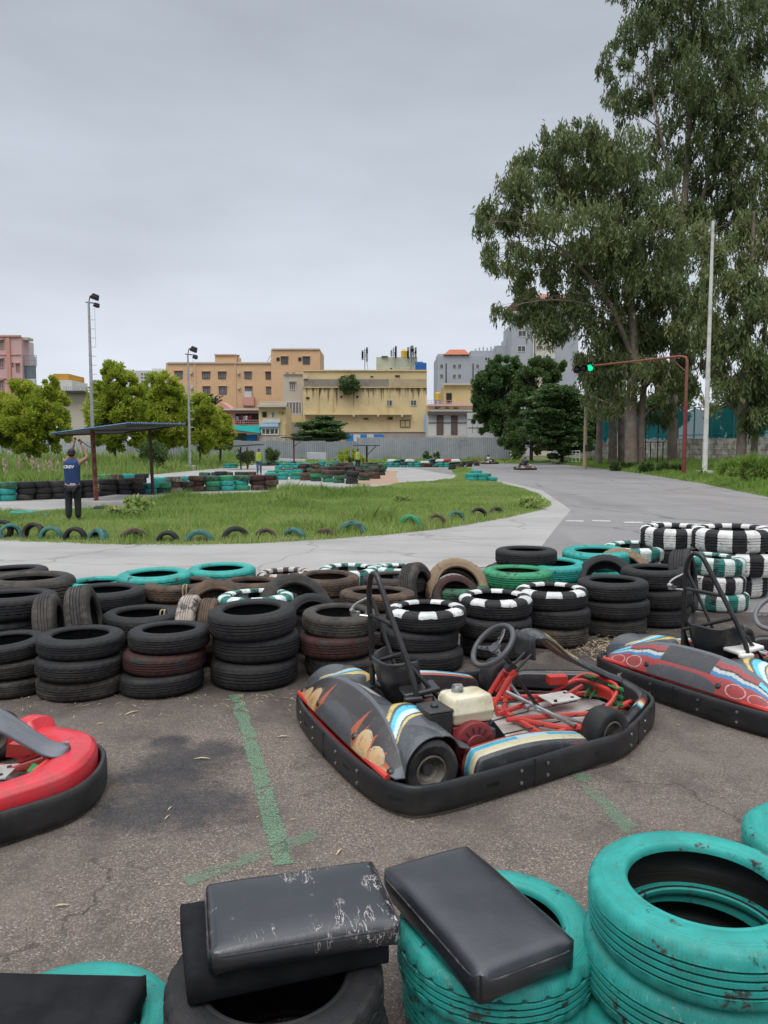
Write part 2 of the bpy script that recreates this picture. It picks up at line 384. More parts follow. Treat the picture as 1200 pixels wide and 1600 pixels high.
DIRT=mottle('earth',(.13,.095,.06),(.09,.075,.04),.3,.95,.3,6,0,.2,(.07,.09,.03),.6,.6)
SANDY=mottle('orange_dust',(.36,.24,.16),(.30,.21,.15),.7,.95,.2,8,0,.2,(.25,.2,.16),1.2,.7)
def mk_worn(name,c,cover,scale=9,rough=.7,fade=.0):
    g=G(name); n=g.noise(scale,9,.75); m=g.step(n,cover,cover+.06)
    m2=g.math('MAXIMUM',m,g.math('MULTIPLY',g.step(g.voro(110),.44,.57),.7))
    tr=g.n('ShaderNodeBsdfTransparent').outputs[0]
    g.set(g.mix(g.step(g.noise(3,4),.3,.7),c,tuple(a*.8 for a in c)),rough)
    m2=g.math('MAXIMUM',m2,fade)
    mx=g.n('ShaderNodeMixShader',{0:m2,1:g.b.outputs[0],2:tr}); g.t.links.new(mx.outputs[0],g.o.inputs[0])
    return g.m
LINEG=mk_worn('worn_green_paint',(.15,.275,.17),.535,8,fade=.25)
LINED=mk_worn('broken_asphalt_edge',(.06,.057,.054),.515,3.,.95); LINEG2=mk_worn('worn_green_paint_faint',(.15,.26,.165),.475,6,fade=.5)
LINEW=mk_worn('worn_white_paint',(.66,.65,.62),.66,4)
GRASSB=mottle('grass_soil',(.08,.125,.03),(.105,.10,.042),1.3,.95,.4,14,0,.2,(.05,.08,.015),.5,.8)
def mk_leaf(name,cols,trans=.25,rough=.55,spec=.3,tint=True):
    g=G(name); r=g.n('ShaderNodeNewGeometry').outputs['Random Per Island']
    t=g.attr('tint','Fac')
    f=g.math('ADD',g.math('MULTIPLY',r,.55),g.math('MULTIPLY',t,.45))
    k=len(cols)-1
    c=g.ramp(f,[(i/k,q) for i,q in enumerate(cols)])
    g.set(c,rough,spec=spec)
    tr=g.n('ShaderNodeBsdfTranslucent',{'Color':c}).outputs[0]
    mx=g.n('ShaderNodeMixShader',{0:trans,1:g.b.outputs[0],2:tr}); g.t.links.new(mx.outputs[0],g.o.inputs[0])
    return g.m
EUCL=mk_leaf('eucalyptus_leaves',[(.07,.10,.038),(.115,.155,.056),(.17,.21,.078),(.29,.30,.13)],.40,.5,.4)
DARKL=mk_leaf('dark_tree_leaves',[(.045,.085,.03),(.07,.13,.042),(.10,.175,.056),(.14,.215,.07)],.34,.5)
SHRUBL=mk_leaf('shrub_leaves',[(.06,.10,.032),(.09,.15,.045),(.13,.195,.06)],.34,.5)
LIMEL=mk_leaf('lime_tree_leaves',[(.17,.26,.025),(.30,.385,.04),(.42,.475,.06),(.54,.55,.09)],.5,.5)
PALML=mk_leaf('palm_leaves',[(.03,.055,.022),(.05,.08,.03),(.07,.1,.04)],.15,.5)
GRASSL=mk_leaf('grass_blades',[(.12,.205,.05),(.215,.335,.08),(.33,.44,.12),(.46,.52,.19),(.53,.49,.29)],.45,.55)
GRASST=mk_leaf('tall_grass_blades',[(.12,.215,.045),(.19,.31,.062),(.27,.38,.085),(.40,.40,.17)],.4,.55)
PLUME=mk_leaf('grass_plumes',[(.3,.22,.17),(.38,.29,.22),(.42,.34,.27)],.2,.8)
DRYL=mk_leaf('dry_leaf',[(.42,.33,.2),(.5,.41,.27),(.33,.22,.12)],.1,.7)
BARK=mottle('bark_pale',(.20,.16,.13),(.105,.08,.066),3,.9,.5,9,0,.2,(.30,.26,.22),1.5,.6)
BARKD=mottle('bark_dark',(.06,.05,.042),(.10,.085,.07),4,.9,.5,9,0,.2)
# ------------------------------------------------------------------ world and sun
w=bpy.data.worlds.new('World'); scene.world=w; w.use_nodes=True; wt=w.node_tree
bg=wt.nodes['Background']
sky=wt.nodes.new('ShaderNodeTexSky'); sky.sky_type='NISHITA'; sky.sun_disc=False; sky.sun_elevation=R(58); sky.sun_rotation=R(200); sky.air_density=1.; sky.dust_density=4.
hs=wt.nodes.new('ShaderNodeHueSaturation'); hs.inputs['Saturation'].default_value=.25; wt.links.new(sky.outputs[0],hs.inputs['Color'])
tc=wt.nodes.new('ShaderNodeTexCoord'); sp=wt.nodes.new('ShaderNodeSeparateXYZ'); wt.links.new(tc.outputs['Generated'],sp.inputs[0])
cr=wt.nodes.new('ShaderNodeValToRGB'); el=cr.color_ramp.elements
stops=[(0,(7.4,7.85,8.7)),(.10,(6.8,7.3,8.15)),(.3,(5.2,5.7,6.5)),(.55,(3.8,4.2,4.8)),(.72,(12.6,13.4,14.6)),(1,(24.,24.6,25.6))]
while len(el)<len(stops): el.new(.5)
for e,(p,c) in zip(el,stops): e.position=p; e.color=(*c,1)
wt.links.new(sp.outputs[2],cr.inputs[0])
nz=wt.nodes.new('ShaderNodeTexNoise'); nz.inputs['Scale'].default_value=2.2; nz.inputs['Detail'].default_value=5; nz.inputs['Roughness'].default_value=.5
mp=wt.nodes.new('ShaderNodeMapping'); mp.inputs['Scale'].default_value=(1,1,3.5); wt.links.new(tc.outputs['Generated'],mp.inputs[0]); wt.links.new(mp.outputs[0],nz.inputs['Vector'])
mr=wt.nodes.new('ShaderNodeMapRange'); wt.links.new(nz.outputs[0],mr.inputs[0]); mr.inputs[1].default_value=.3; mr.inputs[2].default_value=.7; mr.inputs[3].default_value=.84; mr.inputs[4].default_value=1.09
ml=wt.nodes.new('ShaderNodeMix'); ml.data_type='RGBA'; ml.blend_type='MULTIPLY'; ml.inputs[0].default_value=1.
wt.links.new(cr.outputs[0],ml.inputs[6]); wt.links.new(mr.outputs[0],ml.inputs[7])
mx=wt.nodes.new('ShaderNodeMix'); mx.data_type='RGBA'; mx.inputs[0].default_value=.9
wt.links.new(hs.outputs[0],mx.inputs[6]); wt.links.new(ml.outputs[2],mx.inputs[7]); wt.links.new(mx.outputs[2],bg.inputs[0])
bg.inputs[1].default_value=.1
sd=bpy.data.lights.new('sun','SUN'); sd.energy=1.3; sd.angle=R(35); sd.color=(1,.97,.93)
so=bpy.data.objects.new('sun',sd); COL.objects.link(so)
# light comes from behind the left shoulder, high up; matches sky.sun_rotation (measured from +Y towards +X)
az=R(200); ev=R(58); dirv=Vector((math.sin(az)*math.cos(ev),math.cos(az)*math.cos(ev),math.sin(ev)))
so.rotation_euler=dirv.to_track_quat('Z','Y').to_euler(); so.location=(0,-20,40)
vs=scene.view_settings; vs.view_transform='Standard'; vs.look='None'; vs.exposure=0.22; vs.gamma=1
# ------------------------------------------------------------------ ground
def sheet(name,pts,z,mat,kind='structure'):
    mb=MB(); mb.add([(p[0],p[1],z) for p in pts],[tuple(range(len(pts)))])
    o=mb.build(name,mat,smooth=None); 
    if o.data.polygons[0].normal.z<0: o.data.flip_normals()
    return tag(o,kind=kind)
sheet('ground',[(-900,-200),(900,-200),(900,1800),(-900,1800)],-.08,DIRT)
sheet('road',[(-70,7.6),(70,7.6),(70,40),(45,130),(-70,130)],0.,ROAD)
sheet('paddock_pavement',[(-16,-3.5),(16,-3.5),(16,7.6),(-16,7.6)],0.,PADDOCK)
# pale concrete of the inner track: runs in front of the grass island, ends at the road
cp=[P(u,v) for u,v in ((-260,905),(500,905),(790,884),(842,860),(868,826),(892,797),(868,780),(846,766),(800,755),(760,748))]
cp+=[P(u,v) for u,v in ((700,741),(640,731),(560,729),(430,724),(330,731),(140,753),(-100,769),(-420,775))]
sheet('track_concrete',cp,.004,CONC)
sheet('dust_patch',[P(u,v) for u,v in ((550,758),(565,748),(600,736),(622,736),(618,744),(625,756))],.008,SANDY)
# painted lines
vj=random.Random(5)
def strip(name,pts,w,mat,z=.004):
    pts=[Vector((p[0],p[1],0)) for p in pts]; L=[];Rr=[]
    if 'line' in name: pts=[Vector((p.x,p.y,0)) for p in catmull(pts,40)]
    for i,p in enumerate(pts):
        t=(pts[min(i+1,len(pts)-1)]-pts[max(i-1,0)]).normalized(); nrm=Vector((-t.y,t.x,0))
        jl,jr=(1.,1.) if 'line' not in name else (.72+.55*vj.random(),.72+.55*vj.random())
        L.append(p+nrm*w/2*jl); Rr.append(p-nrm*w/2*jr)
    mb=MB(); n=len(pts)
    mb.add([(v.x,v.y,z) for v in L+Rr],[(i,i+1,n+i+1,n+i) for i in range(n-1)])
    o=mb.build(name,mat,smooth=None)
    if o.data.polygons[0].normal.z<0: o.data.flip_normals()
    return tag(o,kind='structure')
strip('painted_line',[P(368,1086),P(398,1180),P(423,1275),P(443,1352)],.078,LINEG)
strip('painted_line',[P(500,1300),P(440,1325),P(360,1352),P(290,1380)],.075,LINEG2)
strip('painted_line',[P(900,1205),P(950,1262),P(1000,1312)],.085,LINEG2)
a,b=P(884,814),P(1330,826)
for k in range(9):
    p0=a.lerp(b,k/9); p1=a.lerp(b,(k+.62)/9)
    strip('road_marking',[p0+Vector((0,(k%2)*.2,0)),p1+Vector((0,(k%2)*.2,0))],.34,LINEW,.008)
# row of pale kerb slabs along the concrete end
for k in range(6):
    p0=P(846+k*7,822-k*4.4); 
# ------------------------------------------------------------------ terrain patches with grass
def poly_arr(pts): return np.array([(p[0],p[1]) for p in pts],dtype=float)
def inside(poly,q):
    x,y=q[:,0],q[:,1]; r=np.zeros(len(q),bool); n=len(poly); j=n-1
    for i in range(n):
        xi,yi=poly[i]; xj,yj=poly[j]
        c=((yi>y)!=(yj>y))&(x<(xj-xi)*(y-yi)/(yj-yi+1e-12)+xi); r^=c; j=i
    return r
def near(poly,q):
    best=np.full(len(q),1e9); bp=q.copy(); n=len(poly)
    for i in range(n):
        a=poly[i]; b=poly[(i+1)%n]; ab=b-a; L=(ab**2).sum()+1e-12
        t=np.clip(((q-a)@ab)/L,0,1); pr=a+t[:,None]*ab; d=np.hypot(*(q-pr).T); m=d<best
        best[m]=d[m]; bp[m]=pr[m]
    return best,bp
def vnoise(q,s,seed=0):
    """cheap smooth value noise on numpy points"""
    g=np.random.default_rng(seed).random((64,64)); x=q[:,0]*s+100; y=q[:,1]*s+100
    xi=np.floor(x).astype(int); yi=np.floor(y).astype(int); fx=x-xi; fy=y-yi
    fx=fx*fx*(3-2*fx); fy=fy*fy*(3-2*fy)
    G_=lambda i,j:g[i%64,j%64]
    return (G_(xi,yi)*(1-fx)+G_(xi+1,yi)*fx)*(1-fy)+(G_(xi,yi+1)*(1-fx)+G_(xi+1,yi+1)*fx)*fy
class Patch:
    def __init__(s,pts,slope,hmax,bump=.06,seed=1,base=.0):
        s.poly=poly_arr(pts); s.slope=slope; s.hmax=hmax; s.bump=bump; s.seed=seed; s.base=base
    def h(s,q):
        d,_=near(s.poly,q); k=np.clip(d/1.2,0,1)
        return s.base+np.minimum(d*s.slope,s.hmax)+k*s.bump*(vnoise(q,.7,s.seed)+.5*vnoise(q,1.9,s.seed+1)-.4)
    def z(s,x,y): return float(s.h(np.array([[x,y]]))[0])
    def terrain(s,name,step,mat):
        lo=s.poly.min(0)-step; hi=s.poly.max(0)+step
        nx=int((hi[0]-lo[0])/step)+2; ny=int((hi[1]-lo[1])/step)+2
        X,Y=np.meshgrid(lo[0]+np.arange(nx)*step,lo[1]+np.arange(ny)*step,indexing='ij'); q=np.stack([X.ravel(),Y.ravel()],1)
        ins=inside(s.poly,q); d,bp=near(s.poly,q); q2=q.copy(); q2[~ins]=bp[~ins]
        z=s.h(q2); z[~ins]=-.03
        id_=np.arange(nx*ny).reshape(nx,ny); f=np.stack([id_[:-1,:-1],id_[1:,:-1],id_[1:,1:],id_[:-1,1:]],-1).reshape(-1,4)
        keep=ins[f].any(1); f=f[keep]; used=np.unique(f); mp_=np.full(nx*ny,-1); mp_[used]=np.arange(len(used))
        me=bpy.data.meshes.new(name); me.from_pydata(np.column_stack([q2[used],z[used]]).tolist(),[],mp_[f].tolist()); me.materials.append(mat)
        me.polygons.foreach_set('use_smooth',[True]*len(me.polygons)); me.update()
        o=bpy.data.objects.new(name,me); COL.objects.link(o); return tag(o,kind='structure')
    def sample(s,n,edge=0.):
        lo=s.poly.min(0); hi=s.poly.max(0); out=[]; c=0
        while c<n:
            q=lo+rng.random((n,2))*(hi-lo)
            # denser towards the camera, where blades are told apart
            pr=np.clip(30./np.maximum(q[:,1],1)**1.15,0,1)
            q=q[(rng.random(n)<pr)]; q=q[inside(s.poly,q)]; out.append(q); c+=len(q)
        return np.concatenate(out)[:n]
def quads_obj(name,V,mat,tint=None,parent=None,kind=None,nside=4):
    """V: (N,k,3) polygons"""
    N,k=V.shape[:2]; me=bpy.data.meshes.new(name)
    me.vertices.add(N*k); me.vertices.foreach_set('co',V.astype(np.float32).ravel())
    me.loops.add(N*k); me.loops.foreach_set('vertex_index',np.arange(N*k,dtype=np.int32))
    me.polygons.add(N); me.polygons.foreach_set('loop_start',np.arange(0,N*k,k,dtype=np.int32))
    me.update(calc_edges=True)
    if tint is not None:
        a=me.attributes.new('tint','FLOAT','FACE'); a.data.foreach_set('value',tint.astype(np.float32))
    me.materials.append(mat)
    o=bpy.data.objects.new(name,me); COL.objects.link(o); o.parent=parent
    return tag(o,kind=kind) if kind else o
def unit(a): return a/(np.linalg.norm(a,axis=1,keepdims=True)+1e-9)
def blades(q,z,hgt,wid,lean=.45):
    """bent blades: two-segment quads (tri-tip)"""
    n=len(q); az=rng.random(n)*2*np.pi; ld=rng.random(n)*lean
    base=np.column_stack([q,z-.02]); side=np.column_stack([np.cos(az),np.sin(az),np.zeros(n)])*wid[:,None]/2
    la=rng.random(n)*2*np.pi; dirv=np.column_stack([np.cos(la)*ld,np.sin(la)*ld,np.ones(n)])
    tip=base+dirv*hgt[:,None]; tip[:,:2]+=np.column_stack([np.cos(la),np.sin(la)])*(ld*hgt*.5)[:,None]
    mid=base+dirv*hgt[:,None]*.55
    return np.stack([base-side,base+side,mid+side*.7,tip,mid-side*.7],1)
isl=Patch([P(u,v) for u,v in ((-420,838),(-150,842),(0,846),(150,851),(300,853),(420,849),(520,843),(600,837),(700,826),(790,810),(845,798),(862,790),(852,777),(828,766),(795,757),(772,751),(752,741),(738,733),(722,729),(704,730),(706,737),(712,744),(700,751),(640,755),(560,765),(480,770),(400,774),(330,778),(268,781),(215,789),(205,797),(120,800),(0,806),(-420,806))],.06,.07,.06,3)
isl.terrain('grass_island',.3,GRASSB)
def grass(patch,name,n,h0,h1,w,tall=None,seed=1,mat=GRASSL):
    q=patch.sample(n); z=patch.h(q); d,_=near(patch.poly,q)
    hn=vnoise(q,.45,seed)*.6+vnoise(q,1.3,seed+3)*.4
    hh=h0+(h1-h0)*np.clip((hn-.2)/.6,0,1)**1.8
    if tall is not None: hh=hh*tall(q)
    cl=np.clip((vnoise(q,1.15,seed+5)-.6)/.2,0,1)*np.clip((vnoise(q,.5,seed+6)-.35)/.3,0,1); hh*=1+.7*cl; hh*=.5+.8*rng.random(n); hh*=np.clip(.7+d*.4,.6,1)
    ww=w*(.6+.8*rng.random(n))*(1+np.clip(q[:,1]-20,0,80)/28)
    t=np.clip(vnoise(q,.22,seed+7)*.5+vnoise(q,.9,seed+9)*.5-.12+(rng.random(n)-.5)*.35+.16*(hn<.35)-.28*cl,0,1)
    return quads_obj(name,blades(q,z,hh,ww),mat,t,kind='stuff')
grass(isl,'grass',250000,.06,.25,.012,tall=lambda q:1+.5*np.clip((q[:,1]-18)/4,0,1)*(q[:,0]<2)*vnoise(q,.25,5)-.35*np.clip((q[:,1]-25.5)/2,0,1),seed=11)
verge=Patch([(8.5,-2),(10,10),(11.4,18),(13.0,26),(15.0,36),(17.3,52),(18.9,76),(19.4,99),(19.4,125),(60,125),(60,-2)],.075,.62,.12,9)
verge.terrain('grass_verge',.9,GRASSB)
vg=Patch([(13.02,26),(15.02,36),(17.32,52),(18.92,76),(19.4,99),(24,99),(32,45),(22,24)],.075,.62,.12,9); vg.h=verge.h
grass(vg,'grass',90000,.10,.45,.02,seed=21,mat=GRASST)
lv=Patch([P(u,v) for u,v in ((-420,776),(-40,768),(60,760),(140,752),(205,745),(300,736),(390,727.5),(430,721),(420,718))]+[Vector((-18,104,0)),Vector((-95,90,0))],.04,.3,.15,15)
lv.terrain('grass_verge',.9,GRASSB)
lg=Patch([P(u,v) for u,v in ((-120,771),(-40,768),(60,760),(140,752),(205,745),(300,736),(390,727.5),(430,721),(330,719),(150,726),(-120,736))],.04,.3); lg.h=lv.h
grass(lg,'grass',60000,.12,.5,.02,tall=lambda q:1+1.2*np.clip((-q[:,0]-10)/5,0,1),seed=31,mat=GRASSL)
fgp=Patch([(-14,86),(17,88),(19.4,92),(19.4,96),(-14,95)],.1,.12)
fgp.terrain('grass_strip',1.,GRASSB); grass(fgp,'grass',9000,.1,.5,.03,seed=41)
# ------------------------------------------------------------------ tyres
def tyre_profile(v=0):
    # closed section, R=.31, height .185 ; (r,z)
    t=[(.300,.022),(.308,.036),(.3095,.05)]
    gr=[.060,.082,.104,.126]
    for z in gr: t+=[(.310,z-.0045),(.302,z-.003),(.302,z+.003),(.310,z+.0045)]
    t+=[(.3095,.136),(.308,.150),(.300,.164)]
    top=[(.289,.173),(.283,.1745),(.281,.1765),(.268,.182),(.25,.1845),(.234,.183),(.222,.179),(.219,.181),(.211,.1795),(.205,.174),(.201,.165),(.200,.155)]
    inn=[(.206,.15),(.225,.152),(.262,.148),(.288,.128),(.295,.0925),(.288,.057),(.262,.037),(.225,.033),(.206,.035)]
    bot=[(r,.185-z) for r,z in top[::-1]]
    return t+top+inn+bot
def tyre_mesh(name,mat,seg=112,style=0):
    pr=tyre_profile(); idx_sh=[0,1,2,len([0]*19)]
    nt=22 # number of tread points
    def rf(i,k):
        sh = (i<=2 or 19<=i<=21)
        if style==0: return -.005 if sh and (k%4==0) else 0.
        if style==1: return -.007 if (i<=4 or 17<=i<=21) and (k%4 in(0,)) else (-.004 if 5<=i<17 and (k+2)%8==0 else 0.)
        return 0.
    mb=MB(); mb.lathe(pr,seg,None,0,True,rf)
    o=mb.build(name,mat,smooth=50,fix=True); me=o.data; bpy.data.objects.remove(o); return me
def tyre_mesh_low(name,mat):
    pr=[(.297,.01),(.31,.04),(.31,.145),(.297,.175),(.25,.185),(.205,.172),(.2,.15),(.285,.12),(.285,.06),(.2,.035),(.205,.012),(.25,.0)]
    mb=MB(); mb.lathe(pr,20,None,0,True); o=mb.build(name,mat,smooth=50); me=o.data; bpy.data.objects.remove(o); return me
TM={k:[tyre_mesh('tyre',m,112,s) for s in (0,1)] for k,m in MT.items()}
TL={k:tyre_mesh_low('tyre',m) for k,m in MT.items()}
COLN={'black':'black','dusty':'dusty black','brown':'brown dusty','maroon':'maroon painted','tan':'muddy tan','pale':'pale worn','teal':'teal painted','tealfade':'faded-teal painted','green':'bright green','olive':'faded green','check':'white patched tyre','checkfull':'black-white checkered','checkteal':'teal-white checkered','checkbrown':'brown-white checkered'}
n_tyres=[0]
def put_tyre(kind,loc,Rr,TH,label,group,rot=None,style=None,low=False,sq=1.):
    me=TL[kind] if low else TM[kind][random.randrange(2) if style is None else style]
    o=bpy.data.objects.new('tyre',me); COL.objects.link(o)
    o.location=loc; s=Rr/.31; o.scale=(s*random.uniform(.97,1.03),s*random.uniform(.97,1.03),TH/.185)
    o.rotation_euler=rot if rot is not None else (R(random.gauss(0,1.1)),R(random.gauss(0,1.1)),random.uniform(0,6.28))
    n_tyres[0]+=1
    return tag(o,label,'tyre',group)
POS={1:['only'],2:['top','bottom'],3:['top','middle','bottom'],4:['top','second','third','bottom']}
def nm(kind): return COLN[kind] if kind=='check' else COLN[kind]+' tyre'
def stack(cx,cy,w,kinds,desc,base=None,z=None,group='tyres piled as the near barrier',single=None,style=None,jit=.016):
    n=len(kinds)
    if base is not None:
        yf=P(cx,base).y; D=yf+.28; Rr=w*D/2400; D=yf+Rr
        q=PD(cx,cy,D); z=q.z
    q=P(cx,cy,z); D=q.y; Rr=w*D/2400; TH=z/n
    for i,k in enumerate(kinds):
        lab=f"{nm(k)}, {POS[n][i]} of {desc}" if n>1 else f"{nm(k)} {desc}"
        zz=z-(i+1)*TH
        o=put_tyre(k,(q.x+random.gauss(0,jit),q.y+random.gauss(0,jit),zz),Rr*random.uniform(.985,1.015),TH*1.02,lab,group,style=style)
    return q,Rr
S=stack
S(8,998,128,['black','dusty','dusty'],'the front row stack cut by the left photo edge',base=1097)
S(126,990,134,['black','black','dusty'],'the second front row stack, behind the red kart nose',base=1102)
S(261,981,127,['black','maroon','black'],'the front row stack left of the widest stack',base=1092)
S(398,948,141,['black','black','black'],'the widest black stack, behind the green line',base=1083,style=0)
S(530,954,121,['dusty','maroon','dusty'],'the front row stack with a reddish middle tyre',base=1066)
S(664,947,126,['check','black','black'],'the white patched stack behind the black roll hoop',base=1056,style=0)
S(776,930,117,['check','black','black'],'the white patched stack behind the steering wheel',base=1036)
S(862,917,112,['check','black','dusty'],'the rightmost white patched stack',base=1016)
S(956,905,107,['black','black','dusty'],'the plain black stack right of the white patched stacks',base=1001)
S(1028,886,103,['black','black','black'],'the black stack behind the right kart roll hoop',base=985)
S(1114,868,98,['checkteal','checkfull','checkteal'],'the teal and white stack beside the upright black tyre',base=958)
S(1145,824,122,['checkfull','checkfull','checkfull'],'the tall checkered stack at the right photo edge',base=938,jit=.03)
S(1052,822,100,['checkfull','black','checkfull'],'the farther checkered stack at right',z=.72)
# second row and back rows, lower tyres show between the others
S(10,928,136,['black','black','dusty'],'the second row stack at the left photo edge',z=.52)
S(221,953,119,['black','black'],'the low second row stack with a strap on it',z=.36)
S(165,919,117,['black','dusty','black'],'the black stack in front of the teal edge tyres',z=.47)
S(279,909,115,['brown','brown','dusty'],'the brown stack in front of the two bright teal tyres',z=.46)
S(398,927,116,['checkteal','dusty','black'],'the stack hidden behind the widest black stack',z=.48)
S(513,898,103,['brown','black','black'],'the brown rimmed stack left of the roll hoop',z=.5,style=1)
S(588,923,120,['brown','dusty','dusty'],'the stack just behind the white patched roll hoop stack',z=.43)
S(612,898,104,['dusty','dusty','brown'],'the stack under the small upright brown tyre',z=.45)
S(394,906,96,['brown','black'],'the low brown stack behind the leaning tyres',z=.44)
S(440,893,88,['checkbrown','black'],'the low stack by the concrete track edge',z=.44)
S(546,886,96,['checkteal','teal','black'],'the teal checkered stack at the track edge',z=.46)
S(626,885,90,['checkteal','dusty','black'],'the checkered stack behind the upright brown tyre',z=.45)
S(712,912,100,['olive','black'],'the low stack in front of the muddy tan tyre',z=.37)
S(809,888,108,['green','green','black'],'the bright green stack',z=.5,style=0)
S(868,878,98,['teal','green','black'],'the teal stack right of the bright green stack',z=.5)
S(820,857,96,['black','brown','black','black'],'the far black stack with a pale strap',z=.62)
S(932,858,106,['teal','teal','black'],'the bright teal stack nearest the asphalt track',z=.58)
S(992,851,98,['checkteal','checkfull','black'],'the checkered stack behind the tan leaning tyre',z=.5)
S(240,894,112,['teal','black','black'],'the left one of two bright teal topped stacks',z=.5)
S(348,885,104,['teal','teal','black'],'the right one of two bright teal topped stacks',z=.5)
S(152,906,104,['teal','black'],'the low teal stack by the left track edge',z=.42)
S(48,899,138,['dusty','dusty'],'the wide dusty stack at far left',z=.5)
S(14,888,112,['black','black','black'],'the farthest stack at the left photo edge',z=.5)
S(792,884,70,['black','dusty'],'the low stack behind the bright green stack',z=.35)
# upright and leaning tyres
def lean(u,v,Y,Rr,TH,kind,label,az,tilt,style=None):
    """axis azimuth az (deg, from +X to +Y) and its elevation tilt"""
    q=PD(u,v,Y); ax=Vector((math.cos(R(az))*math.cos(R(tilt)),math.sin(R(az))*math.cos(R(tilt)),math.sin(R(tilt))))
    rt=ax.to_track_quat('Z','Y'); s=Rr/.31
    loc=q-ax*TH/2
    me=TM[kind][random.randrange(2) if style is None else style]
    o=bpy.data.objects.new('tyre',me); COL.objects.link(o); o.location=loc; o.rotation_euler=rt.to_euler(); o.scale=(s,s,TH/.185)
    n_tyres[0]+=1
    return tag(o,label,'tyre','tyres piled as the near barrier')
lean(80,985,5.65,.27,.17,'dusty','dusty upright tyre wedged at far left, left of its taller neighbour',15,8)
lean(133,973,5.6,.28,.18,'dusty','dusty upright tyre standing left of the strapped black tyre',12,10,1)
lean(297,985,5.75,.27,.145,'pale','pale worn upright tyre beside the widest black stack',3,0,0)
lean(327,988,5.85,.265,.14,'brown','brown upright tyre right of the pale upright tyre',4,0)
lean(338,958,6.3,.29,.16,'brown','brown leaning tyre arching above the pale upright tyre',-75,35)
lean(462,952,6.25,.31,.18,'dusty','dusty tyre leaning between two front row stacks',-60,38)
lean(488,975,5.9,.24,.16,'black','small black tyre leaning low behind the reddish middle stack',-70,30)
lean(652,925,6.9,.27,.17,'dusty','small upright brown tyre behind the roll hoop',-25,12,1)
lean(714,921,7.1,.30,.19,'tan','muddy tan tyre leaning like an arch',-80,32,1)
lean(712,935,6.9,.22,.14,'maroon','small reddish tyre under the muddy tan arch',-85,35)
lean(946,907,7.4,.27,.17,'black','black upright tyre leaning left of the tan leaning tyre',-110,40)
lean(972,900,7.8,.30,.18,'tan','tan topped tyre leaning in front of the checkered stack',-95,35)
lean(1068,908,7.35,.31,.2,'black','large black upright tyre leaning against the teal and white stack',-28,8,0)
# straps tied around some tyres
def strap(u,v,z,Rr,label):
    q=P(u,v,z); mb=MB()
    for dx in (-.012,.012):
        pts=[(q.x+dx,q.y-.0,z-.10),(q.x+dx*1.3,q.y+.01,z+.012),(q.x+dx*.6,q.y+.07,z+.022),(q.x+dx,q.y+.13,z-.02)]
        mb.tube(catmull(pts,5),.006,6)
    return tag(mb.build('strap',mottle('strap_tan',(.34,.27,.16),(.25,.2,.13))),label,'strap')
strap(253,960,.36,.3,'tan strap looped over the low black second row tyre')
strap(288,920,.46,.3,'tan strap looped over the brown second row tyre')
# foreground stacks
Z2=.30
qR,RR_=S(1090,1374,366,['teal','teal','teal'],'the big teal stack at bottom right',z=.5,group='foreground tyres',style=0)
qM,RM=S(788,1430,330,['teal','teal'],'the teal pair under the smooth black cushion',z=Z2,group='foreground tyres',style=1)
qD,RD=S(440,1506,352,['black','black'],'the black pair under the torn cushion and foam',z=Z2,group='foreground tyres',style=1)
S(90,1603,354,['teal'],'lying under the black foam board at bottom left',z=.16,group='foreground tyres',style=1)
S(1292,1300,246,['teal'],'lying half outside the right photo edge',z=.17,group='foreground tyres',style=0)
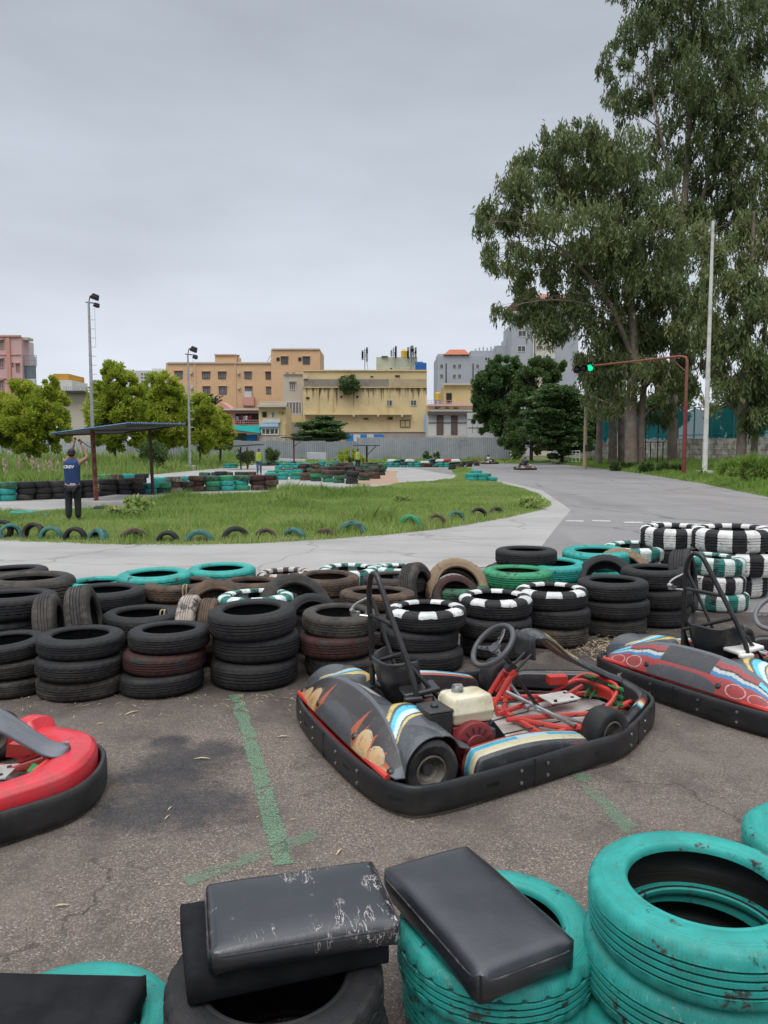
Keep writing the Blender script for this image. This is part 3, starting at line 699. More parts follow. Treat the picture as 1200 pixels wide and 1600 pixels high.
# ------------------------------------------------------------------ cushions and foam
def slab(name,c,size,rz,mat,label,cat,bev,puff=0.,seam=False,tilt=(0,0),chamfer=0.):
    L,W,H=size
    root=empty(name,c,0,label,cat,rot=(tilt[0],tilt[1],rz)) 
    nu,nv=36,26
    def prof(u,v,top):
        x=(u-.5)*L; y=(v-.5)*W
        # superellipse corner rounding in plan
        rx=bev*1.6
        ex=max(0,abs(x)-(L/2-rx)); ey=max(0,abs(y)-(W/2-rx))
        d=math.hypot(ex,ey)
        if d>rx and d>0:
            k=rx/d; x=math.copysign(L/2-rx+ex*k,x) if ex>0 else x; y=math.copysign(W/2-rx+ey*k,y) if ey>0 else y
        m=min(L/2-abs(x),W/2-abs(y)); m=max(m,0)
        e=min(m/bev,1); rise=bev*(1-math.sqrt(max(0,1-(1-e)**2))) if e<1 else 0
        drop=bev-bev*math.sqrt(max(0,1-(1-e)**2)) if e<1 else 0
        p=puff*(1-(2*x/L)**4)*(1-(2*y/W)**4) if top else 0
        wob=.0025*mnoise.noise(Vector((x*9+c[0]*7,y*9,rz)))*(1 if puff else .3)
        return x,y,(H-drop+p+wob) if top else drop*.6
    mb=MB()
    mb.grid(lambda u,v:prof(u,v,True),nu,nv); mb.grid(lambda u,v:prof(u,v,False),nu,nv,flip=True)
    # side wall joins the two sheets
    per=[(i/(nu-1),0) for i in range(nu)]+[(1,j/(nv-1)) for j in range(1,nv)]+[(i/(nu-1),1) for i in range(nu-2,-1,-1)]+[(0,j/(nv-1)) for j in range(nv-2,0,-1)]
    n=len(per); vs=[]; 
    for q in per: vs.append(prof(*q,True)); vs.append(prof(*q,False))
    mb.add(vs,[(2*i,2*((i+1)%n),2*((i+1)%n)+1,2*i+1) for i in range(n)])
    o=mb.build('cover' if seam else 'block',mat,root,smooth=60)
    bm=bmesh.new(); bm.from_mesh(o.data); bmesh.ops.remove_doubles(bm,verts=bm.verts,dist=.0008); bmesh.ops.recalc_face_normals(bm,faces=bm.faces); bm.to_mesh(o.data); bm.free()
    o.data.polygons.foreach_set('use_smooth',[True]*len(o.data.polygons))
    if seam:
        ml=MB(); ins=bev*.42; pts=[]
        for q in per:
            x,y,z=prof(*q,True); x*=(L/2-ins*.25)/(L/2); y*=(W/2-ins*.25)/(W/2)
            m=ins*.25; zz=H-bev*(1-math.sqrt(max(0,1-(1-min(m/bev,1))**2)))
            pts.append((x,y,zz+.001))
        ml.tube(pts,.0026,6,closed=True); ml.build('piping',LEATHP,root)
    return root
LEATHP=mottle('leather_piping',(.02,.02,.022),(.03,.03,.033),20,.4,.2,120,0,.5,(.3,.27,.25),14,.35)
slab('foam_block',(-.274,1.955,Z2+.004),(.51,.32,.078),R(18),FOAM,'thick black foam block under the torn cushion','foam block',.012)
slab('cushion',(-.222,1.925,Z2+.084),(.48,.315,.064),R(14.7),LEATH1,'torn black leather cushion with white scratches on the foam block','cushion',.024,.013,True)
slab('cushion',(.244,2.03,Z2+.004),(.535,.32,.084),R(-63),LEATH2,'smooth black leather cushion on the teal tyres','cushion',.036,.016,True,tilt=(0,R(1.5)))
cz=P(232,1520,.225); c8,s8=math.cos(R(-2)),math.sin(R(-2))
slab('foam_board',(cz.x-.33*c8+.20*s8,cz.y-.33*s8-.20*c8,.165),(.66,.40,.06),R(-2),FOAM,'black foam board on the teal tyre at bottom left','foam board',.01)
# ------------------------------------------------------------------ karts
def kart_outline(inset=0.,n=6):
    xr,wr,w0,w1,w2,xf=-1.042,.8,.687,.629,.409,1.02
    r=[(xr,0),(xr+.02,-wr*.6),(xr+.1,-wr*.93),(xr+.28,-wr),(-.3,-(wr+w0)/2),(.05,-w0),(.4,-w1),(xf-.25,-w2),(xf-.06,-w2*.6),(xf,0)]
    l=[(x,-y) for x,y in r[1:-1]][::-1]
    pts=catmull([(x,y,0) for x,y in r+l],n,True)
    if inset:
        N=len(pts); out=[]
        for i,p in enumerate(pts):
            t=(pts[(i+1)%N]-pts[i-1]).normalized(); nrm=Vector((-t.y,t.x,0))
            out.append(p+nrm*inset)
        return out
    return pts
def lerp(a,b,t): return a+(b-a)*t
SLOTD=mottle('slot_dark',(.006,.006,.006),(.01,.01,.01),rough=.9)
def ring_colour(bg,c): return c
def kart(name_label,loc,heading,style,group='parked go-karts'):
    root=empty('go_kart',loc,heading,name_label,'go-kart',group)
    rnd=random.Random(style)
    A=style=='orange'; B=style=='blue'; C=style=='red'
    # bumper: sweep a rounded rectangle section round the outline
    out=kart_outline(); N=len(out); mb=MB()
    sec=[(0,.022),(.006,.016),(.02,.016),(.026,.024),(.026,.07),(.022,.085),(.026,.1),(.026,.142),(.02,.15),(.006,.15),(0,.144),(-.004,.12),(-.004,.045)]
    rows=[]
    for i,p in enumerate(out):
        t=(out[(i+1)%N]-out[i-1]).normalized(); nrm=Vector((-t.y,t.x,0))
        rows.append([p+nrm*(a-.002)+Vector((0,0,z)) for a,z in sec])
    k=len(sec); vs=[v for r in rows for v in r]
    mb.add(vs,[(i*k+j,((i+1)%N)*k+j,((i+1)%N)*k+(j+1)%k,i*k+(j+1)%k) for i in range(N) for j in range(k)])
    bumper=mb.build('bumper',BUMP,root,smooth=40)
    # joint plates, slots and bolts on the bumper
    detail=group.startswith('parked')
    def at(f):
        f=(f%1)*N; i=int(f); t=f-i; p=out[i%N].lerp(out[(i+1)%N],t); tg=(out[(i+1)%N]-out[i%N]).normalized(); return p,tg,Vector((tg.y,-tg.x,0))
    for f in (.02,.05,.345,.375,.62,.65,.98,.95,.22,.245,.755,.78):
        for z in (.052,.112):
            if not detail: continue
            p,tg,no=at(f); q=p+no*.004; mbolt=MB(); mbolt.cyl((q.x,q.y,z),(q.x+no.x*.006,q.y+no.y*.006,z),.0085,10); mbolt.build('bolt',STEEL,bumper)
    for f in (.035,.965,.105,.895,.2,.8,.3):
        p,tg,no=at(f); a=math.atan2(tg.y,tg.x)
        if detail: msl=MB(); msl.box((p.x+no.x*.003,p.y+no.y*.003,.085),(.075 if f!=.3 else .03,.006,.018),(0,0,a)); msl.build('slot',SLOTD,bumper)
    for f in (.0,.36,.635,.232,.768):
        p,tg,no=at(f); a=math.atan2(tg.y,tg.x)
        if detail: mj=MB(); mj.box((p.x+no.x*.0035,p.y+no.y*.0035,.083),(.003,.008,.13),(0,0,a)); mj.build('joint',SLOTD,bumper)
    # red hoop that carries the bumper
    ins=kart_outline(.06); mb=MB()
    mb.tube([p+Vector((0,0,.1)) for p in ins[:10]]+[],.014); mb.tube([p+Vector((0,0,.1)) for p in ins[-10:]+ins[:1]],.014)
    for y in (-.28,.28): mb.tube([(-.98,y,.1),(-.8,y,.085)],.013)
    rear=[(-.97,-.66,.155),(-.985,-.3,.16),(-.985,.3,.16),(-.97,.66,.155)]
    mb.tube(catmull(rear,6),.016)
    mb.build('rear_bar',RED,root)
    # frame
    mb=MB(); fr=.0165
    for s in (-1,1):
        mb.tube(catmull([(-.92,.30*s,.075),(-.5,.31*s,.07),(-.1,.33*s,.065),(.3,.30*s,.065),(.6,.2*s,.07),(.86,.13*s,.08)],6),fr)
        mb.tube(catmull([(.36,.40*s,.11),(.3,.33*s,.08),(.2,.2*s,.075),(.1,.05*s,.075)],5),fr*1.05)
        mb.tube([(.05,.05*s,.075),(.62,.2*s,.085)],fr*.95)
        mb.tube([(.84,.12*s,.08),(.95,.12*s,.1)],fr*.8)
    mb.tube([(-.3,-.32,.065),(-.3,.32,.065)],fr); mb.tube([(.12,-.31,.066),(.12,.31,.066)],fr); mb.tube([(-.72,-.3,.07),(-.72,.3,.07)],fr)
    mb.tube(catmull([(.55,-.22,.08),(.72,-.18,.16),(.76,0,.17),(.72,.18,.16),(.55,.22,.08)],6),fr*.8)
    mb.tube(catmull([(.62,-.22,.1),(.76,-.16,.2),(.8,0,.205),(.76,.16,.2),(.62,.22,.1)],6),fr*.6)
    mb.tube([(.45,.06,.08),(.72,.12,.14)],fr)
    mb.tube([(.36,.38,.09),(.36,.47,.12)],.02); mb.tube([(.36,-.38,.09),(.36,-.47,.12)],.02)
    for s in(-1,1): # side pod bars
        mb.tube(catmull([(-.42,.33*s,.08),(-.42,.6*s,.09),(-.3,.64*s,.09),(.05,.58*s,.09),(.12,.33*s,.08)],5),.012)
    mb.box((.6,.22,.17),(.12,.07,.05),(0,0,R(-15))); mb.box((.8,0.02,.12),(.02,.2,.06))
    frame=mb.build('frame',RED,root)
    mb=MB()
    for s in (-.045,.045):
        mb.tube(catmull([(-.1,s,.08),(-.05,s,.15),(.06,s*.9,.3),(.105,s*.8,.335)],5),.014)
        mb.tube([(.105,s*.8,.335),(.03,s*.8,.22)],.008)
    mb.cyl((.075,-.05,.29),(.075,.05,.29),.01); mb.box((.1,0,.335),(.04,.1,.03),(0,R(-35),0))
    mb.build('column_support',RED,root)
    # floor tray and plates
    mb=MB(); mb.prism([(-.32,-.29),(.3,-.27),(.62,-.17),(.84,-.12),(.84,.12),(.62,.17),(.3,.27),(-.32,.29)],.034,.04)
    for x in (-.2,0,.2): mb.box((x,0,.0415),(.006,.5,.003))
    tray=mb.build('floor_tray',ALU,root)
    mb=MB(); mb.box((.5,.06,.115),(.2,.16,.006),(0,R(-3),R(-4))); plate=mb.build('white_plate',WHITEPL,root)
    mb=MB()
    for x,y in ((.43,0),(.57,.1),(.56,0.01)): mb.cyl((x,y,.115),(x,y,.126),.011,10)
    mb.build('plate_bolts',BLKPL,plate)
    # pedals
    for s in (-1,1):
        mb=MB(); y=.0+.12*s
        mb.tube([(.74,y,.07),(.79,y,.13),(.77,y,.2)],.008); mb.tube([(.74,y-.05,.07),(.79,y-.05,.13),(.77,y-.05,.2)],.006)
        for t in (.1,.15,.2): mb.box((.775,y-.025,t),(.016,.085,.014))
        mb.box((.76,y-.025,.2),(.05,.09,.01),(0,R(25),0))
        mb.build('pedal',GREENP,root)
    mb=MB()
    for s in(-1,1):
        mb.tube([(.25,.03*s,.1),(.37,.42*s,.12)],.011)
        mb.cyl((.37,.40*s,.12),(.33,.40*s,.12),.018,10)
        mb.tube([(.22,.02*s,.105),(.27,.02*s,.1)],.016)
    mb.tube([(.24,.3,.125),(.3,-.36,.105)],.013)
    mb.build('tie_rod',STEEL,root)
    mb=MB(); mb.tube([(.6,.02,.09),(.2,-.02,.09),(-.2,-.1,.09)],.004); mb.tube([(.7,-.12,.1),(.3,-.2,.075),(-.1,-.25,.08),(-.4,-.2,.12)],.0045); mb.tube(catmull([(.7,.1,.12),(.4,.14,.1),(0,.2,.09),(-.5,.22,.12)],5),.004)
    mb.build('cables',BLKPL,root)
    # wheels
    def wheel(x,y,r,wd,steer=0.):
        W=empty('wheel',(x,y,r)); W.parent=root
        M=Matrix.Rotation(R(90),4,'X')
        h=wd/2; s=-1 if y<0 else 1
        prof=[(r*.5,-h*.8),(r*.62,-h*.98),(r*.85,-h),(r*.955,-h*.86),(r*.99,-h*.6),(r,0),(r*.99,h*.6),(r*.955,h*.86),(r*.85,h),(r*.62,h*.98),(r*.5,h*.8),(r*.5,0)]
        mt=MB(); mt.lathe(prof,40,M,0,True); mt.build('tyre',KTYRE,W,smooth=45)
        mr=MB()
        for sg in (-1,1):
            mr.lathe([(r*.53,sg*h*.82),(r*.53,sg*h*.88),(r*.47,sg*h*.9),(r*.45,sg*h*.78),(r*.4,sg*h*.45),(r*.2,sg*h*.3),(.025,sg*h*.3)],32,M)
        mr.lathe([(r*.46,-h*.8),(r*.46,h*.8)],32,M)
        mr.build('rim',mottle('rim_metal',(.30,.27,.23),(.19,.17,.15),14,.5,.2,60,.6,.4,(.1,.08,.06),8,.6),W,smooth=40)
        mh=MB(); mh.lathe([(0,-h*.55),(r*.18,-h*.55),(r*.2,-h*.3),(r*.2,h*.3),(r*.18,h*.55),(0,h*.55)],16,M)
        for q in range(4):
            a=q*math.pi/2+.4
            mh.cyl((math.cos(a)*r*.3,-h*.42,math.sin(a)*r*.3),(math.cos(a)*r*.3,h*.42,math.sin(a)*r*.3),.008,8)
        mh.build('hub',STEEL,W)
        W.rotation_euler=(0,0,steer)
    wheel(.36,.53,.128,.13,R(8)); wheel(.36,-.53,.128,.13,R(8)); wheel(-.75,.575,.146,.2); wheel(-.75,-.575,.146,.2)
    mb=MB(); mb.cyl((-.75,-.48,.146),(-.75,.48,.146),.02,12); mb.cyl((-.75,-.1,.146),(-.75,-.09,.146),.09,24); mb.cyl((-.75,.16,.146),(-.75,.17,.146),.085,24)
    mb.build('rear_axle',STEEL,root)
    # side pods
    def pod(s):
        xs=-.56; xe=.2
        def f(u,v):
            x=lerp(xs,xe,u)
            yo=lerp(.735,.635,u)*s; yi=lerp(.60,.50,u)*s
            top=lerp(.205,.15,u**1.5)+.03*math.sin(u*math.pi)
            if A or B: top+=.0
            # v: inner bottom -> inner top -> outer top -> outer bottom
            if v<.25: t=v/.25; y=yi; z=lerp(.06,top*.93,t)
            elif v<.75:
                t=(v-.25)/.5; y=lerp(yi,yo,t); z=top*(.93+.07*math.sin(t*math.pi))-.012*t
            else: t=(v-.75)/.25; y=yo+.006*s*math.sin(t*3); z=lerp(top*.93-.012,.055,t)
            e=min(u,1-u)/.06
            if e<1: z=.055+(z-.055)*math.sqrt(max(0,1-(1-e)**2)); 
            return (x,y,z)
        def c(u,v):
            bl=(.03,.032,.035,1)
            if C: return (.03,.032,.036,1)
            if .27<v<.76:
                t=(v-.27)/.49
                if t<.14: return (.40,.07,.035,1) if A else (.45,.03,.03,1)
                if t<.19: return (.02,.02,.02,1)
                if t<.50: return (.04,.32,.46,1) if t>.3 and math.sin(u*9)>-.4 else (.33,.46,.50,1)
                if t<.74: return (.44,.39,.25,1)
                if t<.8: return (.5,.45,.3,1)
            if A and v>=.76 and u>.82: return (.38,.035,.03,1)
            return bl
        mb=MB(); mb.grid(f,90,56,0,c); o=mb.build('side_pod',DECAL,root,smooth=50,color=True,solid=.006)
        if A and s<0: o['label']='black side pod with red, blue and cream stripes'
        return o
    pod(-1); pod(1)
    # rear cover over wheels and axle
    def top_z(y): 
        a=min(abs(y)/.70,1); return .155+.20*(1-a**2.8)
    def cov(u,v):
        y=lerp(.70,-.70,u); a=abs(y)/.70
        zt=top_z(y); xt=-.83-.07*a**2          # ridge
        xb=-1.0+.05*a**4; zb=.16
        wheelz=.30-.10*max(0,(a-.86)/.14)**1.5
        if v<.5:                                  # slanted rear face
            t=v/.5; return (lerp(xb,xt,t)-.035*math.sin(t*math.pi)*(1-a*a),y,lerp(zb,zt,t))
        t=(v-.5)/.5
        inn=max(0,min(1,(a-.28)/.2)); inn=inn*inn*(3-2*inn)
        xe=lerp(-.70,-.53,inn); x=lerp(xt,xe,t)
        arc=.146+math.sqrt(max(.0,.184**2-(x+.75)**2))
        z=lerp(zt,zt-.07,t) if inn<=0 else lerp(lerp(zt,zt-.07,t),lerp(zt,max(arc,.235)-.02*t,min(1,t*1.3)),inn)
        z+=.03*math.sin(t*math.pi)*inn
        if inn>0: z=max(z,(.146+math.sqrt(max(.0,.168**2-(x+.75)**2)))*min(1,inn*2))
        k=max(0,(a-.93)/.07); z-=.012*k*k*(1-.5*t)
        return (x,y*lerp(1,.91,min(1,t*1.6)*inn),z)
    def covc(u,v):
        y=lerp(.73,-.73,u); a=abs(y)/.73
        blk=(.028,.029,.032,1); grey=(.095,.102,.115,1)
        ya=abs(y)
        if v<.5:
            t=v/.5
            rim=t>.95 or a>.93
            if rim: return grey
            if A or C:
                red=(.32,.055,.025,1); cream=(.48,.31,.15,1)
                if ya<.29 and t<.56*(1-(ya/.29)**4): return (.06,.062,.068,1)
                for cx,cz in ((.385,.36),(.535,.32)):
                    d=math.hypot((ya-cx)/.066,(t-cz)/.27)
                    if .9<d<1.: return (.44,.39,.25,1)
                    if d<=.88: q=.5+.5*(t-cz)/.27; return (.47,.25+.10*q,.085+.11*q,1)
                tip=lambda c_,w_,h_:h_*max(0,1-abs(ya-c_)/w_)**1.4
                h=max(tip(.255,.075,.88),tip(.34,.06,.70),tip(.44,.07,.72),tip(.57,.07,.66),.30+.12*math.sin(ya*23) if ya>.29 else 0)
                if ya>.31 and t<h*.62: return (.44,.27,.12,1) if t<h*.45 else (.40,.17,.06,1)
                if t<h: q=t/h; return (.30+.06*q,.07+.05*(1-q),.03,1)
                return (.035,.031,.03,1) if ya>.33 or t>.6 else (.05,.046,.045,1)
            else:
                red=(.30,.035,.035,1)
                for cx,cz in ((.40,.28),(.55,.24)):
                    d=math.hypot((ya-cx)/.068,(t-cz)/.22)
                    if .91<d<1.: return (.52,.42,.38,1)
                if ya<.27 and t<.42-.2*(ya/.27)**4: return (.06,.062,.068,1)
                if ya<.2 and t>.5: return blk
                if ya>.2:
                    q=t-.1*abs(((ya*6)%1)-.5)
                    if q>.86: return grey
                    if q>.74: return red if ya<.5 else (.1,.5,.68,1)
                    if q>.69: return (.02,.02,.02,1)
                    if q>.60: return (.40,.42,.40,1)
                    if q>.5: return (.02,.16,.34,1)
                return red if a<.88 else grey
        t=(v-.5)/.5
        if a>.35:
            q=(a-.45)*1.1+t*.35+.05*math.sin(t*8)
            if A or B:
                if .20<q<.34 and t<.75: return (.08,.45,.62,1) if q<.27 else (.5,.66,.7,1)
                if .10<q<.16 and t<.7: return (.5,.38,.12,1)
                if .36<q<.39 and t<.75: return (.55,.42,.15,1)
        if A and -.02<y<.2 and .3<t<.8: return (.6,.58,.52,1)
        if a<.3: return grey
        return (.062,.067,.075,1)
    mb=MB(); mb.grid(cov,260,110,0,covc)
    o=mb.build('rear_cover',DECAL,root,smooth=60,color=True,solid=.008)
    for y,t in ((.64,.16),(.27,.2),(-.27,.2),(-.64,.16)):
        mb=MB(); u=(.70-y)/1.40; p=Vector(cov(u,t*.5*1.4)); mb.lathe([(0,.012),(.012,.012),(.02,.004),(.024,-.004)],14,Matrix.Translation(p)@Matrix.Rotation(R(-60),4,'Y')); mb.build('bolt',BLKPL,o)
    # seat bucket
    def seat(u,v):
        a=lerp(-1,1,u); t=v
        path=catmull([(-.70,0,.475),(-.66,0,.33),(-.58,0,.16),(-.46,0,.085),(-.3,0,.08),(-.16,0,.12)],8)
        f=t*(len(path)-1); i=min(int(f),len(path)-2); c=path[i].lerp(path[i+1],f-i)
        wd=lerp(.17,.19,t); wall=.20*(1-.55*t)*abs(a)**3.2
        nx,nz=(.9,.35) if t<.35 else ((.5,.8) if t<.5 else (.05,1))
        yo=.10 if not B else .08
        return (c.x+wall*nx*.9,yo+a*wd+(.02*a if t<.2 else 0),c.z+wall*nz*.75-(.03*a*a if t<.05 else 0))
    mb=MB(); mb.grid(seat,30,40); st=mb.build('seat',SEATPL,root,smooth=60,solid=.014)
    # headrest / roll hoop
    mb=MB()
    mb.tube(catmull([(-.665,.24,.30),(-.675,.235,.55),(-.695,.215,.80),(-.70,.19,.90),(-.70,.15,.945),(-.695,.10,.935),(-.69,.06,.885),(-.66,-.04,.70),(-.62,-.14,.50),(-.60,-.19,.36),(-.60,-.2,.2)],6),.0155,10)
    mb.tube([(-.685,.225,.70),(-.655,-.05,.69)],.0125); mb.tube([(-.68,.23,.42),(-.63,-.1,.55)],.012)
    mb.tube([(-.685,.2,.80),(-.60,.02,.38)],.011)
    mb.tube([(-.62,-.14,.5),(-.40,-.2,.24)],.013); mb.tube([(-.665,.24,.4),(-.45,.3,.1)],.013)
    hoop=mb.build('roll_hoop',HOOPB,root,smooth=50)
    mb=MB(); mb.tube(catmull([(-.685,.23,.80),(-.75,.27,.76),(-.775,.28,.725),(-.76,.27,.70),(-.69,.225,.69)],5),.007); mb.box((-.76,.265,.705),(.05,.03,.022)); mb.cyl((-.775,.285,.72),(-.775,.25,.72),.014)
    mb.build('latch',STEEL,hoop)
    # chain / exhaust box between seat and engine
    mb=MB(); mb.box((-.55,-.13,.355),(.2,.15,.028),(0,R(-8),R(-12))); mb.box((-.62,-.2,.33),(.1,.04,.03),(0,0,R(-12)))
    mb.build('engine_guard',BLKPL if not B else WHITEPL,root,bevel=.01)
    mb=MB(); mb.tube(catmull([(-.5,-.2,.3),(-.62,-.12,.26),(-.68,-.18,.22),(-.6,-.3,.2)],5),.035,12); mb.build('exhaust',mottle('exhaust_rust',(.12,.05,.03),(.07,.03,.022),9,.8,.3,40),root)
    # engine
    eng=empty('engine',(-.46,-.40,.06)); eng.parent=root
    mb=MB(); mb.box((0,0,.03),(.34,.26,.04)); mb.box((.01,.0,.13),(.20,.22,.16)); 
    for i in range(6): mb.box((-.10,.02,.1+i*.022),(.1,.2,.008))
    mb.build('crankcase',ENGRED,eng,bevel=.012)
    mb=MB(); Mx=Matrix.Translation((.01,-.115,.125))@Matrix.Rotation(R(90),4,'X')
    mb.lathe([(.11,-.02),(.115,.02),(.108,.035),(.09,.042),(.055,.043),(.05,.05),(.0,.052)],36,Mx); rec=mb.build('recoil_cover',ENGRED,eng,smooth=40)
    mb=MB()
    for kk in range(14):
        a=kk*2*math.pi/14; mb.box((.01+math.cos(a)*.077,-.159,.125+math.sin(a)*.077),(.006,.004,.03),(0,-a+R(90),0))
    mb.build('vent_slots',BLKPL,rec)
    mb=MB(); tk=[(-.10,-.085),(.115,-.085),(.13,-.06),(.13,.075),(.11,.09),(-.10,.09),(-.115,.07),(-.115,-.065)]
    Z=[(.215,.92),(.235,1.),(.262,1.02),(.266,1.045),(.276,1.045),(.28,1.02),(.325,.98),(.345,.9),(.353,.72)]
    rows=[[(x*s+.02,y*s-.02,z) for x,y in tk] for z,s in Z]; n=8; vs=[v for r in rows for v in r]
    mb.add(vs,[(i*n+j,i*n+(j+1)%n,(i+1)*n+(j+1)%n,(i+1)*n+j) for i in range(len(Z)-1) for j in range(n)]+[tuple(range(n))[::-1],tuple((len(Z)-1)*n+j for j in range(n))])
    tank=mb.build('fuel_tank',TANKW,eng,smooth=50,bevel=.006)
    mb=MB(); mb.lathe([(.0,.385),(.026,.385),(.03,.378),(.031,.352),(.036,.352),(.036,.345)],20,Matrix.Translation((-.01,-.0,0))); mb.box((-.01,0,.384),(.05,.012,.008)); mb.build('fuel_cap',mottle('cap',(.45,.45,.44),(.12,.12,.12),30,.4,.1,60,.6),tank)
    mb=MB(); mb.box((-.155,-.03,.235),(.13,.15,.115)); mb.box((-.155,-.03,.298),(.137,.157,.014)); mb.cyl((-.155,-.03,.3),(-.155,-.03,.318),.02); mb.build('air_filter',BLKPL,eng,bevel=.008)
    mb=MB(); mb.cyl((.13,.05,.16),(.2,.05,.16),.045,18); mb.box((.14,0,.1),(.06,.16,.12)); mb.build('carburettor',DGREYPL,eng,bevel=.006)
    mb=MB(); mb.box((.19,-.02,.1),(.1,.02,.14),(0,R(-40),R(8))); mb.box((.21,.06,.12),(.1,.1,.012),(0,R(20),0)); mb.build('engine_mount',BLKPL,eng,bevel=.004)
    # steering wheel, tilted on its column
    ctr=Vector((-.015,0,.505)); axis=Vector((-.62,0,.60)).normalized()
    SW=empty('steering_wheel',ctr); SW.parent=root; SW.rotation_euler=axis.to_track_quat('Z','Y').to_euler()
    mb=MB(); mb.tube([(.142*math.cos(a),.142*math.sin(a),0) for a in [i*2*math.pi/48 for i in range(48)]],.0165,12,closed=True); mb.build('wheel_rim',GREYPL if B else DGREYPL,SW,smooth=60)
    mb=MB()
    for a in (R(100),R(200),R(340)):
        d=Vector((math.cos(a),math.sin(a),0)); mb.tube([d*.015+Vector((0,0,-.02)),d*.08+Vector((0,0,-.018)),d*.14],[.019,.015,.012],8,flat=(1,.35))
        mb.cyl(d*.06+Vector((0,0,-.02)),d*.06+Vector((0,0,-.006)),.008,8); mb.cyl(d*.1+Vector((0,0,-.016)),d*.1+Vector((0,0,-.004)),.006,8)
    mb.cyl((0,0,-.03),(0,0,-.01),.035,20); mb.build('spokes',mottle('spoke_metal',(.09,.09,.095),(.14,.14,.14),14,.42,.1,60,.7),SW)
    mb=MB(); mb.tube([ctr-axis*.02,ctr-axis*.2,(.12,0,.33),(.33,0,.07)],.012); mb.tube([(.1,.03,.33),(.24,.03,.44)],.009); mb.tube([(.1,-.03,.33),(.24,-.03,.44)],.009)
    mb.box((.11,0,.36),(.06,.05,.05),(0,R(40),0)); mb.build('steering_column',BLKPL,root)
    # fairing: strap that arches in front of the wheel and runs down to the nose
    cl=catmull([(.235,0,.40),(.225,0,.50),(.25,0,.55),(.31,0,.555),(.39,0,.505),(.5,0,.415),(.62,0,.345),(.74,0,.285),(.84,0,.235),(.92,0,.205)] if not C else [(.235,0,.40),(.225,0,.52),(.25,0,.57),(.31,0,.575),(.39,0,.54),(.5,0,.46),(.62,0,.385),(.72,0,.31),(.79,0,.262),(.87,0,.245)],5)
    wds=[.10,.105,.11,.11,.10,.085,.055,.042,.045,.06] if not C else [.15,.15,.15,.145,.135,.115,.095,.08,.075,.08]
    def fair(u,v):
        f=u*(len(cl)-1); i=min(int(f),len(cl)-2); c=cl[i].lerp(cl[i+1],f-i); t=(cl[i+1]-cl[i]).normalized(); nr=Vector((-t.z,0,t.x))
        g_=u*9; j=min(int(g_),8); wv=lerp(wds[j],wds[j+1],g_-j)*(1 if u<.93 else math.sqrt(max(.02,1-((u-.93)/.07)**2))); a=lerp(-1,1,v)
        return c+Vector((0,a*wv,0))-nr*(.03*a*a*(1 if u>.2 else .2))+Vector((0,.05*(1-u) if A else 0,0))
    def fairc(u,v):
        a=abs(lerp(-1,1,v))
        if C: return (.12,.13,.15,1)
        if A and .36<u<.62 and (.15<a<.62) and v<.5: return (.60,.40,.06,1) if math.sin(u*70)>-.85 else (.05,.05,.05,1)
        if A and .36<u<.66 and v>.5 and .2<a<.6: return (.5,.34,.06,1)
        return (.032,.034,.038,1)
    mb=MB(); mb.grid(fair,90,22,0,fairc); fo=mb.build('front_fairing',DECAL,root,smooth=60,color=True,solid=.014)
    mb=MB(); p=fair(.975,.5); mb.cyl(p,p+Vector((.004,0,.02)),.012,10); mb.build('fairing_bolt',STEEL,fo)
    # nose
    fr_=[p for p in kart_outline(.035) if p.x>(.42 if not C else .50)]
    fr_.sort(key=lambda p:math.atan2(p.y,p.x-.1))
    hN=.205 if C else .165
    def nose(u,v):
        f=u*(len(fr_)-1); i=min(int(f),len(fr_)-2); p=fr_[i].lerp(fr_[i+1],f-i)
        cc=Vector((.25,0,0)); d=(cc-p); d.z=0; d.normalize()
        w_=(.19 if C else .07)*(.75+.25*math.sin(u*math.pi))
        e=min(u,1-u)/.05; sc=1 if e>1 else math.sqrt(max(0,1-(1-e)**2))
        H=(hN+.02*math.sin(u*math.pi)+(.05 if (C and u>.9) else 0))
        sec=[(0,.05),(0,H-.045),(.006,H-.02),(.03,H),(w_*.5,H+.006),(w_-.03,H-.002),(w_-.004,H-.02),(w_,H-.05),(w_,.06)]
        g_=v*(len(sec)-1); j=min(int(g_),len(sec)-2); a=lerp(sec[j][0],sec[j+1][0],g_-j); z=lerp(sec[j][1],sec[j+1][1],g_-j)
        return (p.x+d.x*a,p.y+d.y*a,.05+(z-.05)*sc)
    def nosec(u,v):
        if C: return (.56,.028,.04,1)
        if A and .14<u<.22 and .2<v<.75:
            q=(u-.14)/.08; return [(.1,.45,.62,1),(.6,.58,.5,1),(.5,.35,.12,1),(.42,.06,.03,1)][min(3,int(q*4))]
        return (.03,.031,.034,1)
    mb=MB(); mb.grid(nose,80,33,0,nosec); no=mb.build('nose_panel',DECAL,root,smooth=60,color=True)
    if C: no['label']='red plastic nose panel'
    return root
kart('go-kart without seat, orange flame rear cover and cream fuel tank, in the middle',(.64,4.345,0),R(23.7),'orange')
kart('go-kart at right edge with red, white and blue rear cover',(2.725,5.24,0),R(29.8),'blue')
kart('go-kart at left edge with red nose and grey fairing',(-2.335,3.37,0),R(8),'red')
